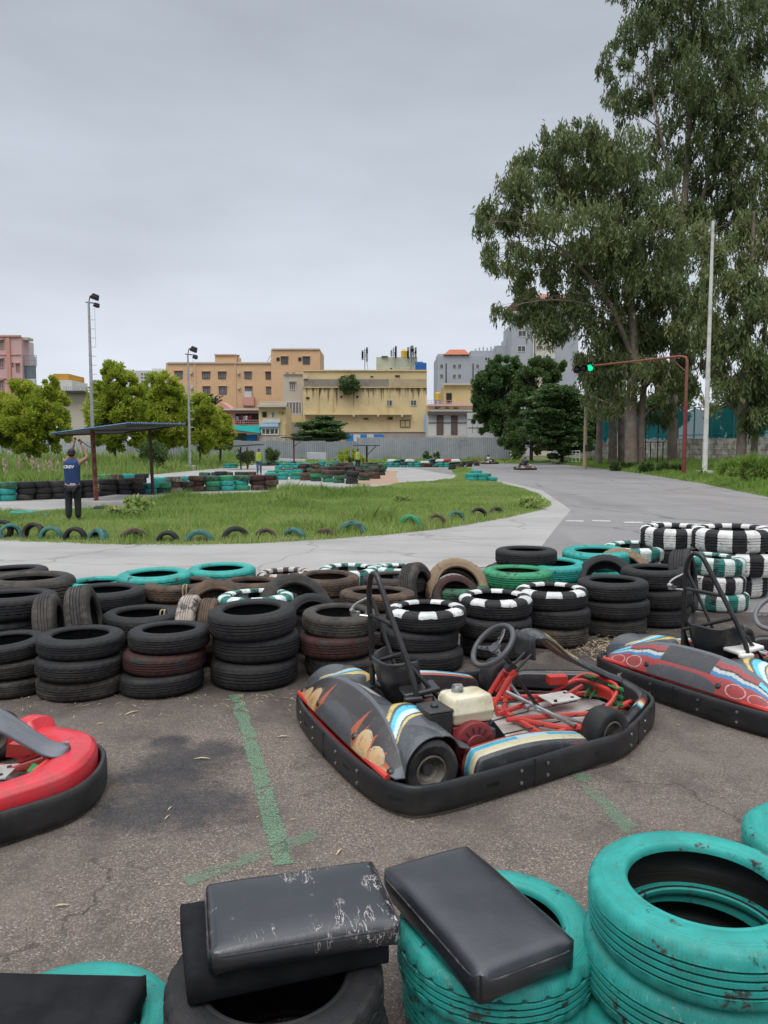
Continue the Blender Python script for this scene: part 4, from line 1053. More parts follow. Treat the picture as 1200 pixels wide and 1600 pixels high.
# litter
def leaf_litter():
    V=[];T=[]
    def add(c,az,L,W_,curl,z=.004):
        d=Vector((math.cos(az),math.sin(az),0)); s=Vector((-d.y,d.x,0)); n=6; c=Vector((c[0],c[1],z))
        for i in range(n):
            a,b=i/n,(i+1)/n
            wa,wb=[W_*math.sin(math.pi*min(max(t,.03),.97))**.8/2 for t in (a,b)]
            za,zb=[curl*math.sin(math.pi*t)*L for t in (a,b)]
            V.append([c+d*L*a-s*wa+Vector((0,0,za)),c+d*L*b-s*wb+Vector((0,0,zb)),c+d*L*b+s*wb+Vector((0,0,zb)),c+d*L*a+s*wa+Vector((0,0,za))]); T.append(tint)
    for (u,v,az,L) in ((257,1282,75,.05),(262,1268,80,.045),(525,1338,70,.06),(275,1445,-10,.05),(83,1418,10,.06),(195,1118,50,.10),(302,1187,3,.09),(430,1153,8,.09),(452,1282,5,.035)):
        tint=random.random(); add(P(u,v),R(az),L,L*.15,.08)
    for i in range(110):
        u=random.uniform(20,480); v=1085+abs(random.gauss(0,14)); tint=random.random(); add(P(u,v),random.uniform(0,6.3),random.uniform(.015,.07),random.uniform(.002,.007),.06)
    for i in range(260):
        u=random.gauss(945,32); v=1012+random.gauss(0,9); tint=random.random(); add(P(u,v),random.uniform(0,6.3),random.uniform(.03,.11),random.uniform(.003,.009),.12,.004+random.random()*.02)
    for i in range(90):
        u=random.uniform(900,1120); v=random.uniform(950,1030); tint=random.random(); add(P(u,v),random.uniform(0,6.3),random.uniform(.02,.07),random.uniform(.003,.007),.08)
    for i in range(60):
        tint=random.random(); add((random.uniform(-3,3),random.uniform(2.3,5.2)),random.uniform(0,6.3),random.uniform(.015,.05),random.uniform(.003,.009),.1)
    quads_obj('fallen_leaves',np.array([[tuple(p) for p in q] for q in V]),DRYL,np.array(T),kind='stuff')
leaf_litter()
# ------------------------------------------------------------------ barriers of tyres farther off
ORD=['first','second','third','fourth','fifth','sixth','seventh','eighth','ninth','tenth','eleventh','twelfth','thirteenth','fourteenth','fifteenth','sixteenth','seventeenth','eighteenth']
MERGE=MB(); MK=list(MT)
def merged(kd,loc,Rr,TH):
    pr=[(.297,.01),(.31,.04),(.31,.145),(.297,.175),(.25,.185),(.205,.172),(.2,.10),(.2,.02),(.25,.0)]
    s=Rr/.31; MERGE.lathe([(r*s,z*TH/.185) for r,z in pr],16,Matrix.Translation(loc)@Euler((random.gauss(0,.03),random.gauss(0,.03),0)).to_matrix().to_4x4(),MK.index(kd),True)
def far_row(desc,p0,p1,kinds,group,TH=.20,Rr=.30,z0=0.,merge=False):
    """kinds: per stack a list from top to bottom; p0,p1 pixels of the base line"""
    a=P(*p0,0.); b=P(*p1,0.); n=len(kinds)
    for i,ks in enumerate(kinds):
        q=a.lerp(b,(i+.5)/n); k=len(ks)
        for j,kd in enumerate(ks):
            if merge: merged(kd,(q.x+random.gauss(0,.04),q.y+random.gauss(0,.06),z0+(k-1-j)*TH),Rr*random.uniform(.95,1.04),TH); continue
            if kd is None: continue
            lab=f"{COLN[kd].split()[0]} tyre, {POS[k][j]} in {ORD[i]} stack from left {desc}"
            put_tyre(kd,(q.x+random.gauss(0,.03),q.y+random.gauss(0,.03),z0+(k-1-j)*TH),Rr*random.uniform(.95,1.04),TH,lab,group,low=q.y>16)
t,g_,b_,k_,d_,o_,m_,n_='teal','green','brown','black','dusty','olive','maroon','pale'
GR='tyre barrier across the infield'
far_row('in front of tall grass',(-30,784),(152,777),[[k_,k_],[o_,t,t],[k_,k_,d_],[k_,k_,k_],[d_,k_,k_],[k_,d_,k_],[k_,k_,k_]],GR)
far_row('below the shelter roof',(158,776),(300,768),[[k_,k_,k_],[d_,k_,k_],[b_,d_,k_],[t,t],[g_,o_],[n_,b_,n_],[d_,b_]],GR)
far_row('of the row behind the shelter posts',(128,765),(232,762),[[k_,k_,d_],[g_,t,o_],[b_,d_,k_],[t,t,g_],[k_,k_,k_]],GR)
far_row('right of the dark shelter post',(238,761),(294,757),[[t,g_],[t,t],[t,g_]],GR)
far_row('left of the maroon stacks',(296,768),(390,766),[[b_,m_,b_],[o_,g_,o_],[g_,t,t],[o_,t,g_]],GR)
far_row('by the yellow vest marshal',(389,766),(434,765),[[m_,m_,b_],[m_,b_,m_]],GR)
far_row('behind the maroon stacks',(305,757),(412,755),[[b_,d_],[k_,b_,d_],[o_,b_],[b_,d_]],GR)
far_row('right of the maroon stacks',(412,750),(472,749),[[t,t],[t,t],[g_,t]],GR)
far_row('ahead of the orange dust',(470,750),(560,757),[[b_,b_],[b_,g_,o_],[b_,o_,g_],[m_,o_,o_],[k_,d_,k_]],GR)
far_row('by the orange dust patch',(560,752),(592,747),[[b_,o_],[d_,b_,b_]],GR)
far_row('in the row curving away',(592,746),(600,731),[[k_,d_],[g_,o_,g_],[b_,o_]],GR)
far_row('on the diagonal row',(500,745),(585,736),[[b_,d_],[b_,m_],[d_,b_],[o_,d_]],GR)
GB='tyre barrier far back'
far_row('of the teal middle row',(428,736),(482,735),[[t,t],[t,t],[t,g_],[t,t]],GB)
far_row('after the teal middle row',(480,733),(500,732),[[k_,d_],[k_,k_]],GB)
far_row('of the long teal row',(498,731),(540,729),[[t,t,t],[t,t],[t,t,t],[t,t]],GB)
far_row('of the row under the pale slab',(384,727),(436,725),[[t],[k_,t],[t,t],[t,d_]],GB,merge=True)
far_row('right of the far left trees',(312,733),(334,731),[[t,t]],GB)
far_row('beside the small brown stack',(350,732),(372,731),[[t,t],[g_,t]],GB)
far_row('of the far teal wall',(604,730),(658,730),[[t,t],[k_,t,t],[d_,t],[t,t],[t,t]],GB,merge=True)
far_row('right of the far teal wall',(656,730),(702,730),[[b_,b_],[b_,m_],[o_],[t,t],[t,t]],GB,merge=True)
far_row('of the dark far heap',(698,735),(750,727),[[d_,k_],[d_,d_],[k_,d_],[b_,k_]],GB,merge=True)
far_row('along the grey metal fence',(716,721),(796,720),[[t,t],[t],[t,t],[k_,k_],[k_,d_],[d_,k_],[t,t]],GB,merge=True)
rr_=random.Random(3)
def fill(p0,p1,n,pal,hi=(2,3),**k):
    far_row('x',p0,p1,[[rr_.choice(pal) for _ in range(rr_.choice(hi))] for _ in range(n)],GB,merge=True,**k)
dk=[k_,k_,d_,b_,b_,m_,o_]; tl=[t,t,t,g_,d_]; mxp=[t,g_,b_,d_,k_,o_,m_]
fill((440,742),(500,741),5,dk); fill((470,738),(560,737),8,mxp); fill((500,745),(590,743),7,dk); fill((520,735),(596,734),8,dk)
fill((436,731),(500,730),8,tl,(2,)); fill((540,731),(600,729),7,mxp,(2,)); fill((410,728),(470,727),8,tl+[k_],(1,2)); fill((540,741),(596,738),5,[b_,o_,d_]); fill((604,727),(700,727),14,tl+[k_,k_],(2,3)); fill((420,746),(470,744),4,[t,t,g_,b_],(2,))
fill((640,733),(700,733),5,[k_,d_],(1,)) if False else None
fill((310,750),(400,748),5,dk,(2,)); fill((700,730),(745,724),5,[k_,d_,k_,b_],(2,))
GC='teal tyres on the island tip'
zz=isl.z(*P(748,752).xy)
far_row('on the island tip',(730,753),(774,752),[[t,t],[t,t],[t]],GC,z0=zz-.03,Rr=.31)
far_row('at the back of the island tip',(736,746),(768,745),[[t,t],[g_]],GC,z0=zz-.05,Rr=.31)
tag(MERGE.build('tyre_barrier',[MT[k] for k in MK],smooth=50,fix=False),'long low heaps of mixed tyres far back on the infield before the metal fence','tyre heap',kind='stuff')
# half-sunk tyres along the island edge
sunk=[(-22,818,28,'black'),(2,813,26,'black'),(15,819,24,'tealfade'),(52,817,27,'dusty'),(79,823,27,'tealfade'),(117,824,31,'black'),(152,826,44,'tealfade'),(208,826,46,'brown'),(262,830,34,'black'),(311,828,46,'tealfade'),(368,823,46,'black'),(415,826,36,'brown'),(459,825,40,'tealfade'),(508,826,38,'brown'),(551,814,46,'tealfade'),(641,810,40,'green'),(682,809,28,'brown'),(713,804,28,'tealfade'),(748,799,27,'black'),(776,798,22,'dusty')]
def edge_y(u): return float(np.interp(u,[-60,0,150,300,420,520,600,700,790],[844.5,846,851,853,849,843,837,826,810]))
for i,(u,v,wd,kd) in enumerate(sunk):
    base=P(u,edge_y(u)-5,0.); D=base.y; Rr=max(wd*D/2400*1.0,.2); q=PD(u,v-(1 if u<600 else 6),D)
    az=R(-90+random.gauss(0,14)); ax=Vector((math.cos(az),math.sin(az),random.uniform(-.05,.3))).normalized()
    o=bpy.data.objects.new('tyre',TM[kd][i%2]); COL.objects.link(o); o.scale=(Rr/.31,Rr/.31,.9)
    o.rotation_euler=ax.to_track_quat('Z','Y').to_euler(); o.location=Vector((q.x,D,q.z-Rr))-ax*.08
    tag(o,f"{COLN[kd].split()[0]} half-buried tyre, {(['only']+ORD+['nineteenth','last'])[i+1] if i<18 else ['nineteenth','last'][i-18]} from the left along the island edge",'tyre','tyres half sunk along the grass edge')
for u,v,kd,nmx in ((56,808,'olive','flat faded tyre lying in the grass left of the man'),(36,803,'teal','teal tyre lying in grass at the island far edge'),(165,795,'black','black tyre lying flat beside the shelter slab')):
    q=P(u,v,.1); put_tyre(kd,(q.x,q.y,.0),.3,.17,nmx,'loose tyres in the grass')
# pale kerb blocks along the concrete end
KB=mottle('kerb_concrete',(.42,.4,.37),(.33,.31,.285),5,.9,.3,40)
for k in range(7):
    a=P(868+k*3.4,808-k*1.9); b=P(884+k*1.6,807-k*1.6)
# ------------------------------------------------------------------ shelters
RUST=mottle('rusty_red_post',(.20,.055,.04),(.11,.04,.032),8,.7,.2,50,.1,.3,(.28,.18,.12),5,.5)
DPOST=mottle('dark_red_post',(.06,.025,.025),(.045,.022,.022),8,.7,.2)
BLUER=mottle('blue_roof_sheet',(.05,.17,.33),(.04,.12,.24),2,.5,.1,30,.2,.4,(.2,.2,.2),1,.4)
UNDER=mottle('roof_underside',(.16,.15,.145),(.11,.1,.095),2,.7,.2,20)
DARKM=mottle('dark_metal',(.03,.03,.033),(.045,.045,.048),6,.5,.1)
PALEC=mottle('pale_concrete',(.42,.40,.37),(.32,.30,.28),2,.9,.3,20)
def corrug(fx,nu,nv,amp,waves):
    mb=MB(); mb.grid(lambda u,v:Vector(fx(u,v))+Vector((0,0,amp*math.sin(v*waves*2*math.pi))),nu,nv); return mb
B=PD(203,661,21.0); A=PD(78,677.5,21.3); C=PD(290,662.5,29.0); D_=C+(A-B)
root=empty('shelter',(B.x-.9,25,0),0,'open shelter with blue corrugated roof on two red posts beside the man','shelter')
off=-root.location
mb=corrug(lambda u,v:(B.lerp(A,u)).lerp(C.lerp(D_,u),v),6,330,.022,36)
r_=mb.build('roof',BLUER,root,smooth=60,solid=.012); r_.location=off
mb=MB(); dz=Vector((0,0,-.06))
for f in (.06,.5,.94):
    mb.box(((B.lerp(A,f)+C.lerp(D_,f))/2+dz),(.05,(C-B).length,.06),(math.atan2(C.z-B.z,C.y-B.y),0,-math.atan2(C.x-B.x,C.y-B.y)))
q=mb.build('purlins',DARKM,root); q.location=off
mb=corrug(lambda u,v:(B.lerp(A,u)).lerp(C.lerp(D_,u),v)+Vector((0,0,-.028)),6,330,.022,36); q=mb.build('roof_lining',UNDER,root,smooth=60); q.location=off
for (u,v,yy,m,sz) in ((151,790,22.4,RUST,.12),(239,771,27.6,DPOST,.1)):
    p=PD(u,v,yy); tx=PD(u-8 if m is RUST else u-10,674,yy); mb=MB(); top=Vector((p.x-.06,yy,PD(u,673,yy).z+.05))
    mb.tube([(p.x,yy,-.05),top],sz/2*1.2,4); mb.box((p.x,yy,.02),(.26,.26,.04))
    mb.tube([top+Vector((-.9,0,-.12)),top+Vector((.9,0,.1))],.03,6)
    o=mb.build('post',m,root,smooth=None); o.location=off
mb=MB(); mb.box((-7.9,23.6,.06),(2.2,3.2,.16),(0,0,R(-4))); tag(mb.build('concrete_slab',PALEC,None,bevel=.02),kind='structure')
def small_shelter(u0,u1,vr,posts,yy,label,tilt=0.,depth=2.2,pm=DARKM):
    a=PD(u0,vr,yy); b=PD(u1,vr-tilt,yy); rt=empty('shelter',((a.x+b.x)/2,yy,0),0,label,'shelter','small shelters on the infield'); of=-rt.location
    mb=MB(); an=math.atan2(b.z-a.z,b.x-a.x); mb.box(((a.x+b.x)/2,yy,(a.z+b.z)/2),((b-a).length,depth,.07),(0,-an,0)); o=mb.build('roof',DARKM,rt); o.location=of
    for u,m in posts:
        p=PD(u,vr,yy+(.6 if len(posts)>1 else 0)); mb=MB(); mb.tube([(p.x,p.y,0),(p.x,p.y,p.z)],.09 if len(posts)<2 else .06,8); 
        if len(posts)==1: mb.tube([(p.x,p.y,p.z-.9),(p.x+(b.x-a.x)*.35,p.y,p.z-.05)],.04,6)
        o=mb.build('post',m,rt); o.location=of
small_shelter(349,409,698.5,((376,DARKM),(386,RUST)),62,'small dark roofed shelter on two thin posts left of the marshal',4)
small_shelter(441,486,684,((459,RUST),),78,'flat roofed shelter on one red post before the dark spreading tree',2.5)
small_shelter(552,594,696,((573,DARKM),),70,'thin flat shelter on a single dark post before the grey fence',0)
# ------------------------------------------------------------------ floodlight masts
MASTG=mottle('galvanised_mast',(.40,.41,.42),(.30,.31,.32),3,.5,.1,20,.4,.4)
MASTW=mottle('white_painted_mast',(.62,.61,.58),(.5,.49,.46),3,.6,.1,20,0,.4,(.3,.22,.16),2,.4)
YPOLE=mottle('yellowed_pole',(.42,.33,.17),(.36,.31,.24),2,.7,.2,20)
def mast(u,vb,vt,yy,label,mat,low=None,r=.13,head=1.,zb=0.):
    p=PD(u,vb,yy); top=PD(u,vt,yy); p.x=top.x=(p.x+PD(u,vb,yy).x)/2; p.z=zb
    rt=empty('floodlight_mast',(p.x,yy,zb),0,label,'floodlight','floodlight masts'); of=-rt.location
    H=top.z
    mb=MB(); mb.tube([(p.x,yy,zb-.3),(p.x,yy,zb+(H-zb)*.4),(p.x,yy,H)],[r,r*.8,r*.5],12); o=mb.build('pole',mat,rt); o.location=of
    mb=MB(); mb.box((p.x,yy,zb+.05),(.7,.7,.5)); o=mb.build('footing',PALEC,rt,bevel=.03); o.location=of
    if head:
        mb=MB(); n=int((H-zb)*.62/.62)
        for i in range(n): z=H-1.2-i*.62; mb.tube([(p.x,yy,z),(p.x+.42,yy,z)],.02,5)
        mb.tube([(p.x+.4,yy,H-.4),(p.x+.4,yy,H-3.)],.012,5)
        o=mb.build('ladder_rungs',MASTG,rt); o.location=of
        mb=MB(); mb.tube([(p.x-.2,yy,H),(p.x+.7,yy,H-.12)],.04,8); mb.tube([(p.x,yy,H-.1),(p.x+.1,yy,H+.4),(p.x+.4,yy-.1,H+.44)],.035,6); o=mb.build('bracket',DARKM,rt); o.location=of
        for dx,dz,k in ((.5,.34,.62),(.6,-.22,.45)):
            mb=MB(); mb.box((p.x+dx,yy-.1,H+dz),(.95*k,.35*k,.62*k),(R(25),R(20),R(20)),0,.75); mb.box((p.x+dx,yy-.34,H+dz-.1),(.75*k,.08,.45*k),(R(25),R(20),R(20))); o=mb.build('floodlight',DARKM,rt,bevel=.04); o.location=of
    return rt
mast(146.5,732,472,54,'tall grey floodlight mast with ladder rungs behind the blue shelter',MASTG,r=.15,zb=.15)
mast(297,731,553,59,'shorter floodlight mast between the lime green trees',MASTG,r=.12,head=.8,zb=.1)
vz=lambda x,y:verge.z(x,y)
pm=PD(1098,735,44.); mast(1101,735,345,44,'white bare mast with peeling paint on the right verge',MASTW,r=.15,head=0,zb=vz(pm.x,44)-.1)
# old lamp pole, half hidden by leaves
p=PD(914,715,64); rt=empty('old_pole',(p.x,64,vz(p.x,64)),0,'yellowed old pole left of the tree trunks','pole'); mb=MB(); mb.tube([(0,0,-.3),(0,0,3.),(0,0,8.)],[.17,.15,.11],10); mb.build('shaft',YPOLE,rt); mb=MB(); mb.tube([(0,0,5.9),(.5,0,6.2)],.04,6); mb.box((.1,-.1,1.6),(.3,.2,.5)); mb.build('bracket',DARKM,rt)
# ------------------------------------------------------------------ start signal on its gantry
yy=45.; p=PD(1068.5,727,yy); zb=vz(p.x,yy)
rt=empty('traffic_light',(p.x,yy,zb),0,'red gantry with three round lamps over the track, green lit','traffic light')
top=PD(1066,556,yy); H=top.z-zb; e=PD(921,575,yy+4.5); E_=Vector((e.x-p.x,4.5,e.z-zb))
REDP=mottle('maroon_gantry_paint',(.20,.03,.035),(.13,.03,.03),5,.55,.15,40,0,.4,(.2,.1,.07),3,.5)
RUSTP=mottle('rusted_gantry',(.26,.085,.055),(.17,.07,.05),5,.75,.25,40,0,.3)
mb=MB(); mb.tube([(0,0,-.3),(0,0,H*.62)],.12,12); mb.build('lower_post',REDP,rt)
mb=MB(); mb.tube([(0,0,H*.6),(0,0,H-.25)]+[Vector((0,0,H))*(1)+Vector((-.06,.05,-.08)),Vector((-.3,.2,0.0))+Vector((0,0,H))]+[E_+Vector((0,0,.12))],[.09,.085,.08,.07,.05],10); mb.tube([(0,0,H-.95),Vector((0,0,H)).lerp(E_+Vector((0,0,.1)),.16)],.03,6); mb.build('gantry_arm',RUSTP,rt)
HOUS=mottle('lamp_housing_black',(.015,.015,.016),(.02,.02,.02),8,.4)
gl=G('green_lamp'); gl.set((.0,.3,.12),.3); gl.put(gl.b.inputs['Emission Color'],(.0,.95,.36,1)); gl.put(gl.b.inputs['Emission Strength'],1.0); GLAMP=gl.m
DLENS=mottle('unlit_lens',(.02,.01,.01),(.03,.02,.02),10,.25)
for i,(u,v) in enumerate(((921,575),(911,576.5),(900.5,578))):
    q=PD(u,v,yy+4.5); q=q-Vector((p.x,yy,zb)); 
    ln=empty('lamp',q-Vector((0,.12,0))); ln.parent=rt
    M_=Matrix.Rotation(R(90),4,'X')
    mb=MB(); mb.lathe([(0,-.2),(.17,-.2),(.225,-.12),(.235,0),(.235,.02),(.2,.02),(.195,0)],28,M_); mb.lathe([(.232,.0),(.24,.2),(.232,.2),(.225,.0)],28,M_); mb.build('housing',HOUS,ln,smooth=40)
    mb=MB(); mb.lathe([(0,.075),(.09,.065),(.16,.035),(.2,.005)],28,M_); mb.build('lens',GLAMP if i==0 else DLENS,ln,smooth=60)
mb=MB(); mb.tube([E_+Vector((.1,0,.1)),Vector((PD(898,578,yy+4.5).x-p.x,4.5,E_.z+.06))],.03,6); mb.build('lamp_bar',DARKM,rt)
# ------------------------------------------------------------------ metal rack, lattice fence, slabs
yy=62; p=PD(1012,712,yy); zb=vz(p.x,yy); rt=empty('metal_rack',(p.x,yy,zb),0,'dark metal stand with a flat top beside the thick trunk','stand')
mb=MB(); mb.box((0,0,1.9),(2.4,1.4,.07)); mb.box((.1,.2,3.4),(2.2,1.,.05)); mb.build('shelf',DARKM,rt)
for x in (-1.,0,1.):
    mb=MB(); mb.tube([(x,-.6,-.2),(x,-.6,1.9)],.045,6); mb.tube([(x,.6,-.2),(x,.6,3.4)],.045,6); mb.build('leg',DARKM,rt)
WLAT=mottle('white_lattice_paint',(.6,.6,.58),(.45,.45,.43),4,.7)
a=PD(862,714,88); b=PD(906,712,80); rt=empty('lattice_fence',(a.x,a.y,vz(a.x,a.y)),0,'low white lattice fence under the dark trees','fence'); d=b-a; d.z=0
mb=MB(); n=9
for i in range(n): q=d*(i/(n-1)); mb.tube([(q.x,q.y,-.2),(q.x,q.y,1.5)],.05,5)
for z in (.35,.75,1.15,1.45): mb.tube([(0,0,z),(d.x,d.y,z)],.045,5)
mb.build('rails',WLAT,rt)
GSLAB=mottle('pale_sheet',(.42,.44,.46),(.35,.37,.39),2,.6)
for (u0,u1,v0,v1,yy,lab) in ((480,510,707,718,82,'pale grey slab lying behind the far tyres'),(434,478,717,721,84,'long white slab above the far tyre row'),(157,175,736,741,55,'pale board lying on the verge behind the shelter')):
    a=PD(u0,v1,yy); b=PD(u1,v0,yy); mb=MB(); zc=max(a.z,.1); mb.box(((a.x+b.x)/2,yy,(zc+b.z)/2),(b.x-a.x,1.2,max(b.z-zc,.12)),(0,R(2),R(3))); tag(mb.build('slab',GSLAB,None,bevel=.03),lab,'slab')
REDB=mottle('barrier_red',(.4,.03,.03),(.3,.03,.03),3,.5); WHB=mottle('barrier_white',(.62,.62,.6),(.5,.5,.48),3,.5)
for i,(u,m,l) in enumerate(((612,WHB,'white plastic barrier left of centre on the far teal tyre wall'),(640,WHB,'white plastic barrier on the middle of the far teal tyre wall'),(664,WHB,'white plastic barrier above the far brown tyres'),(688,WHB,'white plastic barrier left of the red one'),(699,REDB,'red plastic barrier on the far tyre wall'),(712,WHB,'white plastic barrier right of the red one'))):
    q=P(u,729.5); mb=MB(); mb.box((q.x,q.y+.05,.60 if i not in(2,) else .42),(.95,.34,.24),(0,0,R(random.uniform(-12,12))),0,.7); tag(mb.build('barrier_block',m,None,bevel=.04),l,'barrier','plastic blocks on the far tyres')
# ------------------------------------------------------------------ fences and walls
GALV=mottle('galvanised_sheet',(.36,.385,.41),(.30,.325,.35),.5,.5,.1,10,.3,.4,(.25,.24,.23),.8,.35)
GALVW=mottle('galvanised_sheet_pale',(.47,.49,.52),(.38,.4,.43),.5,.55,.1,10,.2,.4,(.3,.29,.28),.8,.3)
def sheet_fence(name,a,b,h,mat,label,z0=0.,pan=1.05):
    a=Vector(a);b=Vector(b); rt=empty(name,a,math.atan2(b.y-a.y,b.x-a.x),label,'fence'); L=(b-a).length; n=max(1,int(L/pan)); w_=L/n
    mb=MB()
    for i in range(n):
        z=h+random.gauss(0,.035); yo=random.gauss(0,.015); k=17; x0=i*w_
        vs=[];
        for j in range(k):
            x=x0+w_*j/(k-1); y=yo+.018*(1 if (j//2)%2 else -1)
            vs+=[(x,y,z0-.2),(x,y,z)]
        mb.add(vs,[(2*j,2*j+2,2*j+3,2*j+1) for j in range(k-1)])
    mb.build('sheets',mat,rt,smooth=None)
    mb=MB()
    for i in range(0,n+1,3): mb.tube([(i*w_,.1,-.3),(i*w_,.1,h+.05)],.05,6)
    for z in (.4,h-.35): mb.tube([(0,.06,z),(L,.06,z)],.03,5)
    mb.build('rails',DARKM,rt); return rt
sheet_fence('metal_fence',(-62,72,0),(-27,80,0),2.45,GALVW,'pale corrugated metal fence behind the left lime trees')
sheet_fence('metal_fence',(-27,80,0),(-3.4,95,0),2.6,GALV,'corrugated metal fence between the left trees and the shops')
sheet_fence('metal_fence',(-3.3,95.6,0),(15.7,96.2,0),3.1,GALV,'taller grey corrugated fence at the end of the track')
BRK=G('whitewashed_wall'); c_=BRK.mix(BRK.step(BRK.noise(1.6,8,.7),.42,.6),(.60,.57,.51),(.24,.205,.17)); c_=BRK.mix(BRK.math('MULTIPLY',BRK.step(BRK.noise(.7,6,.7),.53,.68),.6),c_,(.12,.11,.085)); br=BRK.n('ShaderNodeTexBrick',{'Vector':BRK.n('ShaderNodeMapping',{0:BRK.co(),2:(R(90),0,0)}).outputs[0],'Scale':1.,'Mortar Size':.02,'Brick Width':.9,'Row Height':.42}); c_=BRK.mix(BRK.math('MULTIPLY',br.outputs['Fac'],.6),c_,(.06,.05,.042)); BRK.set(c_,.9,0,BRK.bump(BRK.noise(8,6),.5,.03)); WALLM=BRK.m
def wallseg(pts,h):
    rt=empty('boundary_wall',(pts[0][0],pts[0][1],.35),0,'low weathered whitewashed block wall along the right verge','wall')
    for i in range(len(pts)-1):
        a=Vector((*pts[i],0));b=Vector((*pts[i+1],0)); mb=MB(); L=(b-a).length
        n=int(L/3)
        for k in range(n):
            hh=h+random.choice((0,0,0,-.12,.06)); mb.b2((k*L/n,-.12,0),((k+1)*L/n-.03,.12,hh)); 
        o=mb.build('wall_run',WALLM,rt); o.location=a-Vector((*pts[0],.0)); o.rotation_euler=(0,0,math.atan2(b.y-a.y,b.x-a.x))
    return rt
wallseg([(31.5,40),(26.5,66),(23.5,92)],2.15)
NET=G('green_net'); nx=NET.noise(3,4); tr=NET.n('ShaderNodeBsdfTransparent').outputs[0]; NET.set(NET.mix(NET.step(NET.noise(.4,5),.35,.65),(.014,.13,.14),(.022,.19,.20)),.95,spec=.0); mz=NET.n('ShaderNodeMixShader',{0:.28,1:tr,2:NET.b.outputs[0]}); mz.inputs[0].default_value=.82; NET.t.links.new(mz.outputs[0],NET.o.inputs[0]); NETM=NET.m
GPOST=mottle('green_post',(.02,.16,.15),(.015,.1,.1),4,.6)
rt=empty('net_fence',(33,39,.3),0,'tall teal net fence on posts behind the block wall','fence'); pts=[Vector((33,39,0)),Vector((28,66,0)),Vector((25,92,0))]
mb=MB(); mp2=MB(); seg=[pts[0].lerp(pts[1],i/9) for i in range(9)]+[pts[1].lerp(pts[2],i/9) for i in range(10)]
for i,q in enumerate(seg):
    q=q-Vector((33,39,0)); mp2.tube([(q.x,q.y,0),(q.x,q.y,5.1)],.06,6)
    if i<len(seg)-1:
        q2=seg[i+1]-Vector((33,39,0)); mb.grid(lambda u,v:(lerp(q.x,q2.x,u),lerp(q.y,q2.y,u)+.06*math.sin(u*9+i),.4+v*(4.6-.25*math.sin(u*math.pi))),9,6)
        for z in (2.6,5.0): mp2.tube([(q.x,q.y,z),(q2.x,q2.y,z)],.035,5)
mb.build('net',NETM,rt,smooth=60); mp2.build('posts',GPOST,rt)
# ------------------------------------------------------------------ people
SKIN=mottle('skin_brown',(.27,.14,.085),(.22,.11,.068),10,.55,.05,60); HAIR=mottle('hair_black',(.012,.01,.01),(.02,.017,.016),30,.6,.3,120)
NAVY=mottle('navy_vest',(.018,.05,.16),(.013,.036,.115),5,.8,.3,14); BLKT=mottle('black_trousers',(.014,.014,.017),(.022,.022,.026),6,.85,.4,9); SHOE=mottle('dark_shoe',(.03,.028,.028),(.02,.02,.02),8,.6)
HIVIS=mottle('hi_vis_yellow',(.30,.42,.06),(.22,.33,.05),5,.8,.2,14); JEANS=mottle('blue_jeans',(.06,.10,.19),(.045,.075,.14),6,.85,.3,12); PINKS=mottle('pink_shirt',(.55,.34,.36),(.45,.27,.3),8,.8); NAVS=mottle('navy_shirt',(.02,.03,.09),(.03,.04,.11),6,.85,.2,14); WHS=mottle('white_shirt',(.6,.6,.6),(.5,.5,.5),6,.85); WRITE=mottle('white_print',(.72,.72,.72),(.65,.65,.65),20,.8)
def skin(name,V,E,mat,parent,sub=2,extra=None):
    """V: list of (pos, rx, ry); the first vertex is the root"""
    me=bpy.data.meshes.new(name); me.from_pydata([v[0] for v in V],E,[]); o=bpy.data.objects.new(name,me); COL.objects.link(o)
    bm=bmesh.new(); bm.from_mesh(me); ly=bm.verts.layers.skin.verify(); bm.verts.ensure_lookup_table()
    for i,v in enumerate(V):
        bm.verts[i][ly].radius=(v[1],v[2] if len(v)>2 else v[1]); bm.verts[i][ly].use_root=(i==0)
    bm.to_mesh(me); bm.free()
    m1=o.modifiers.new('skin','SKIN'); m1.use_smooth_shade=True; m1.branch_smoothing=.3; m2=o.modifiers.new('sub','SUBSURF'); m2.levels=sub; m2.render_levels=sub
    dg=bpy.context.evaluated_depsgraph_get(); nm_=bpy.data.meshes.new_from_object(o.evaluated_get(dg)); bpy.data.objects.remove(o)
    if extra is not None:
        bm=bmesh.new(); bm.from_mesh(nm_); em=bpy.data.meshes.new('x'); em.from_pydata(extra.v,[],extra.f); bm.from_mesh(em); bmesh.ops.recalc_face_normals(bm,faces=bm.faces); bm.to_mesh(nm_); bm.free(); bpy.data.meshes.remove(em)
    nm_.name=name; nm_.materials.clear(); nm_.materials.append(mat); nm_.polygons.foreach_set('use_smooth',[True]*len(nm_.polygons))
    o=bpy.data.objects.new(name,nm_); COL.objects.link(o); o.parent=parent; return o
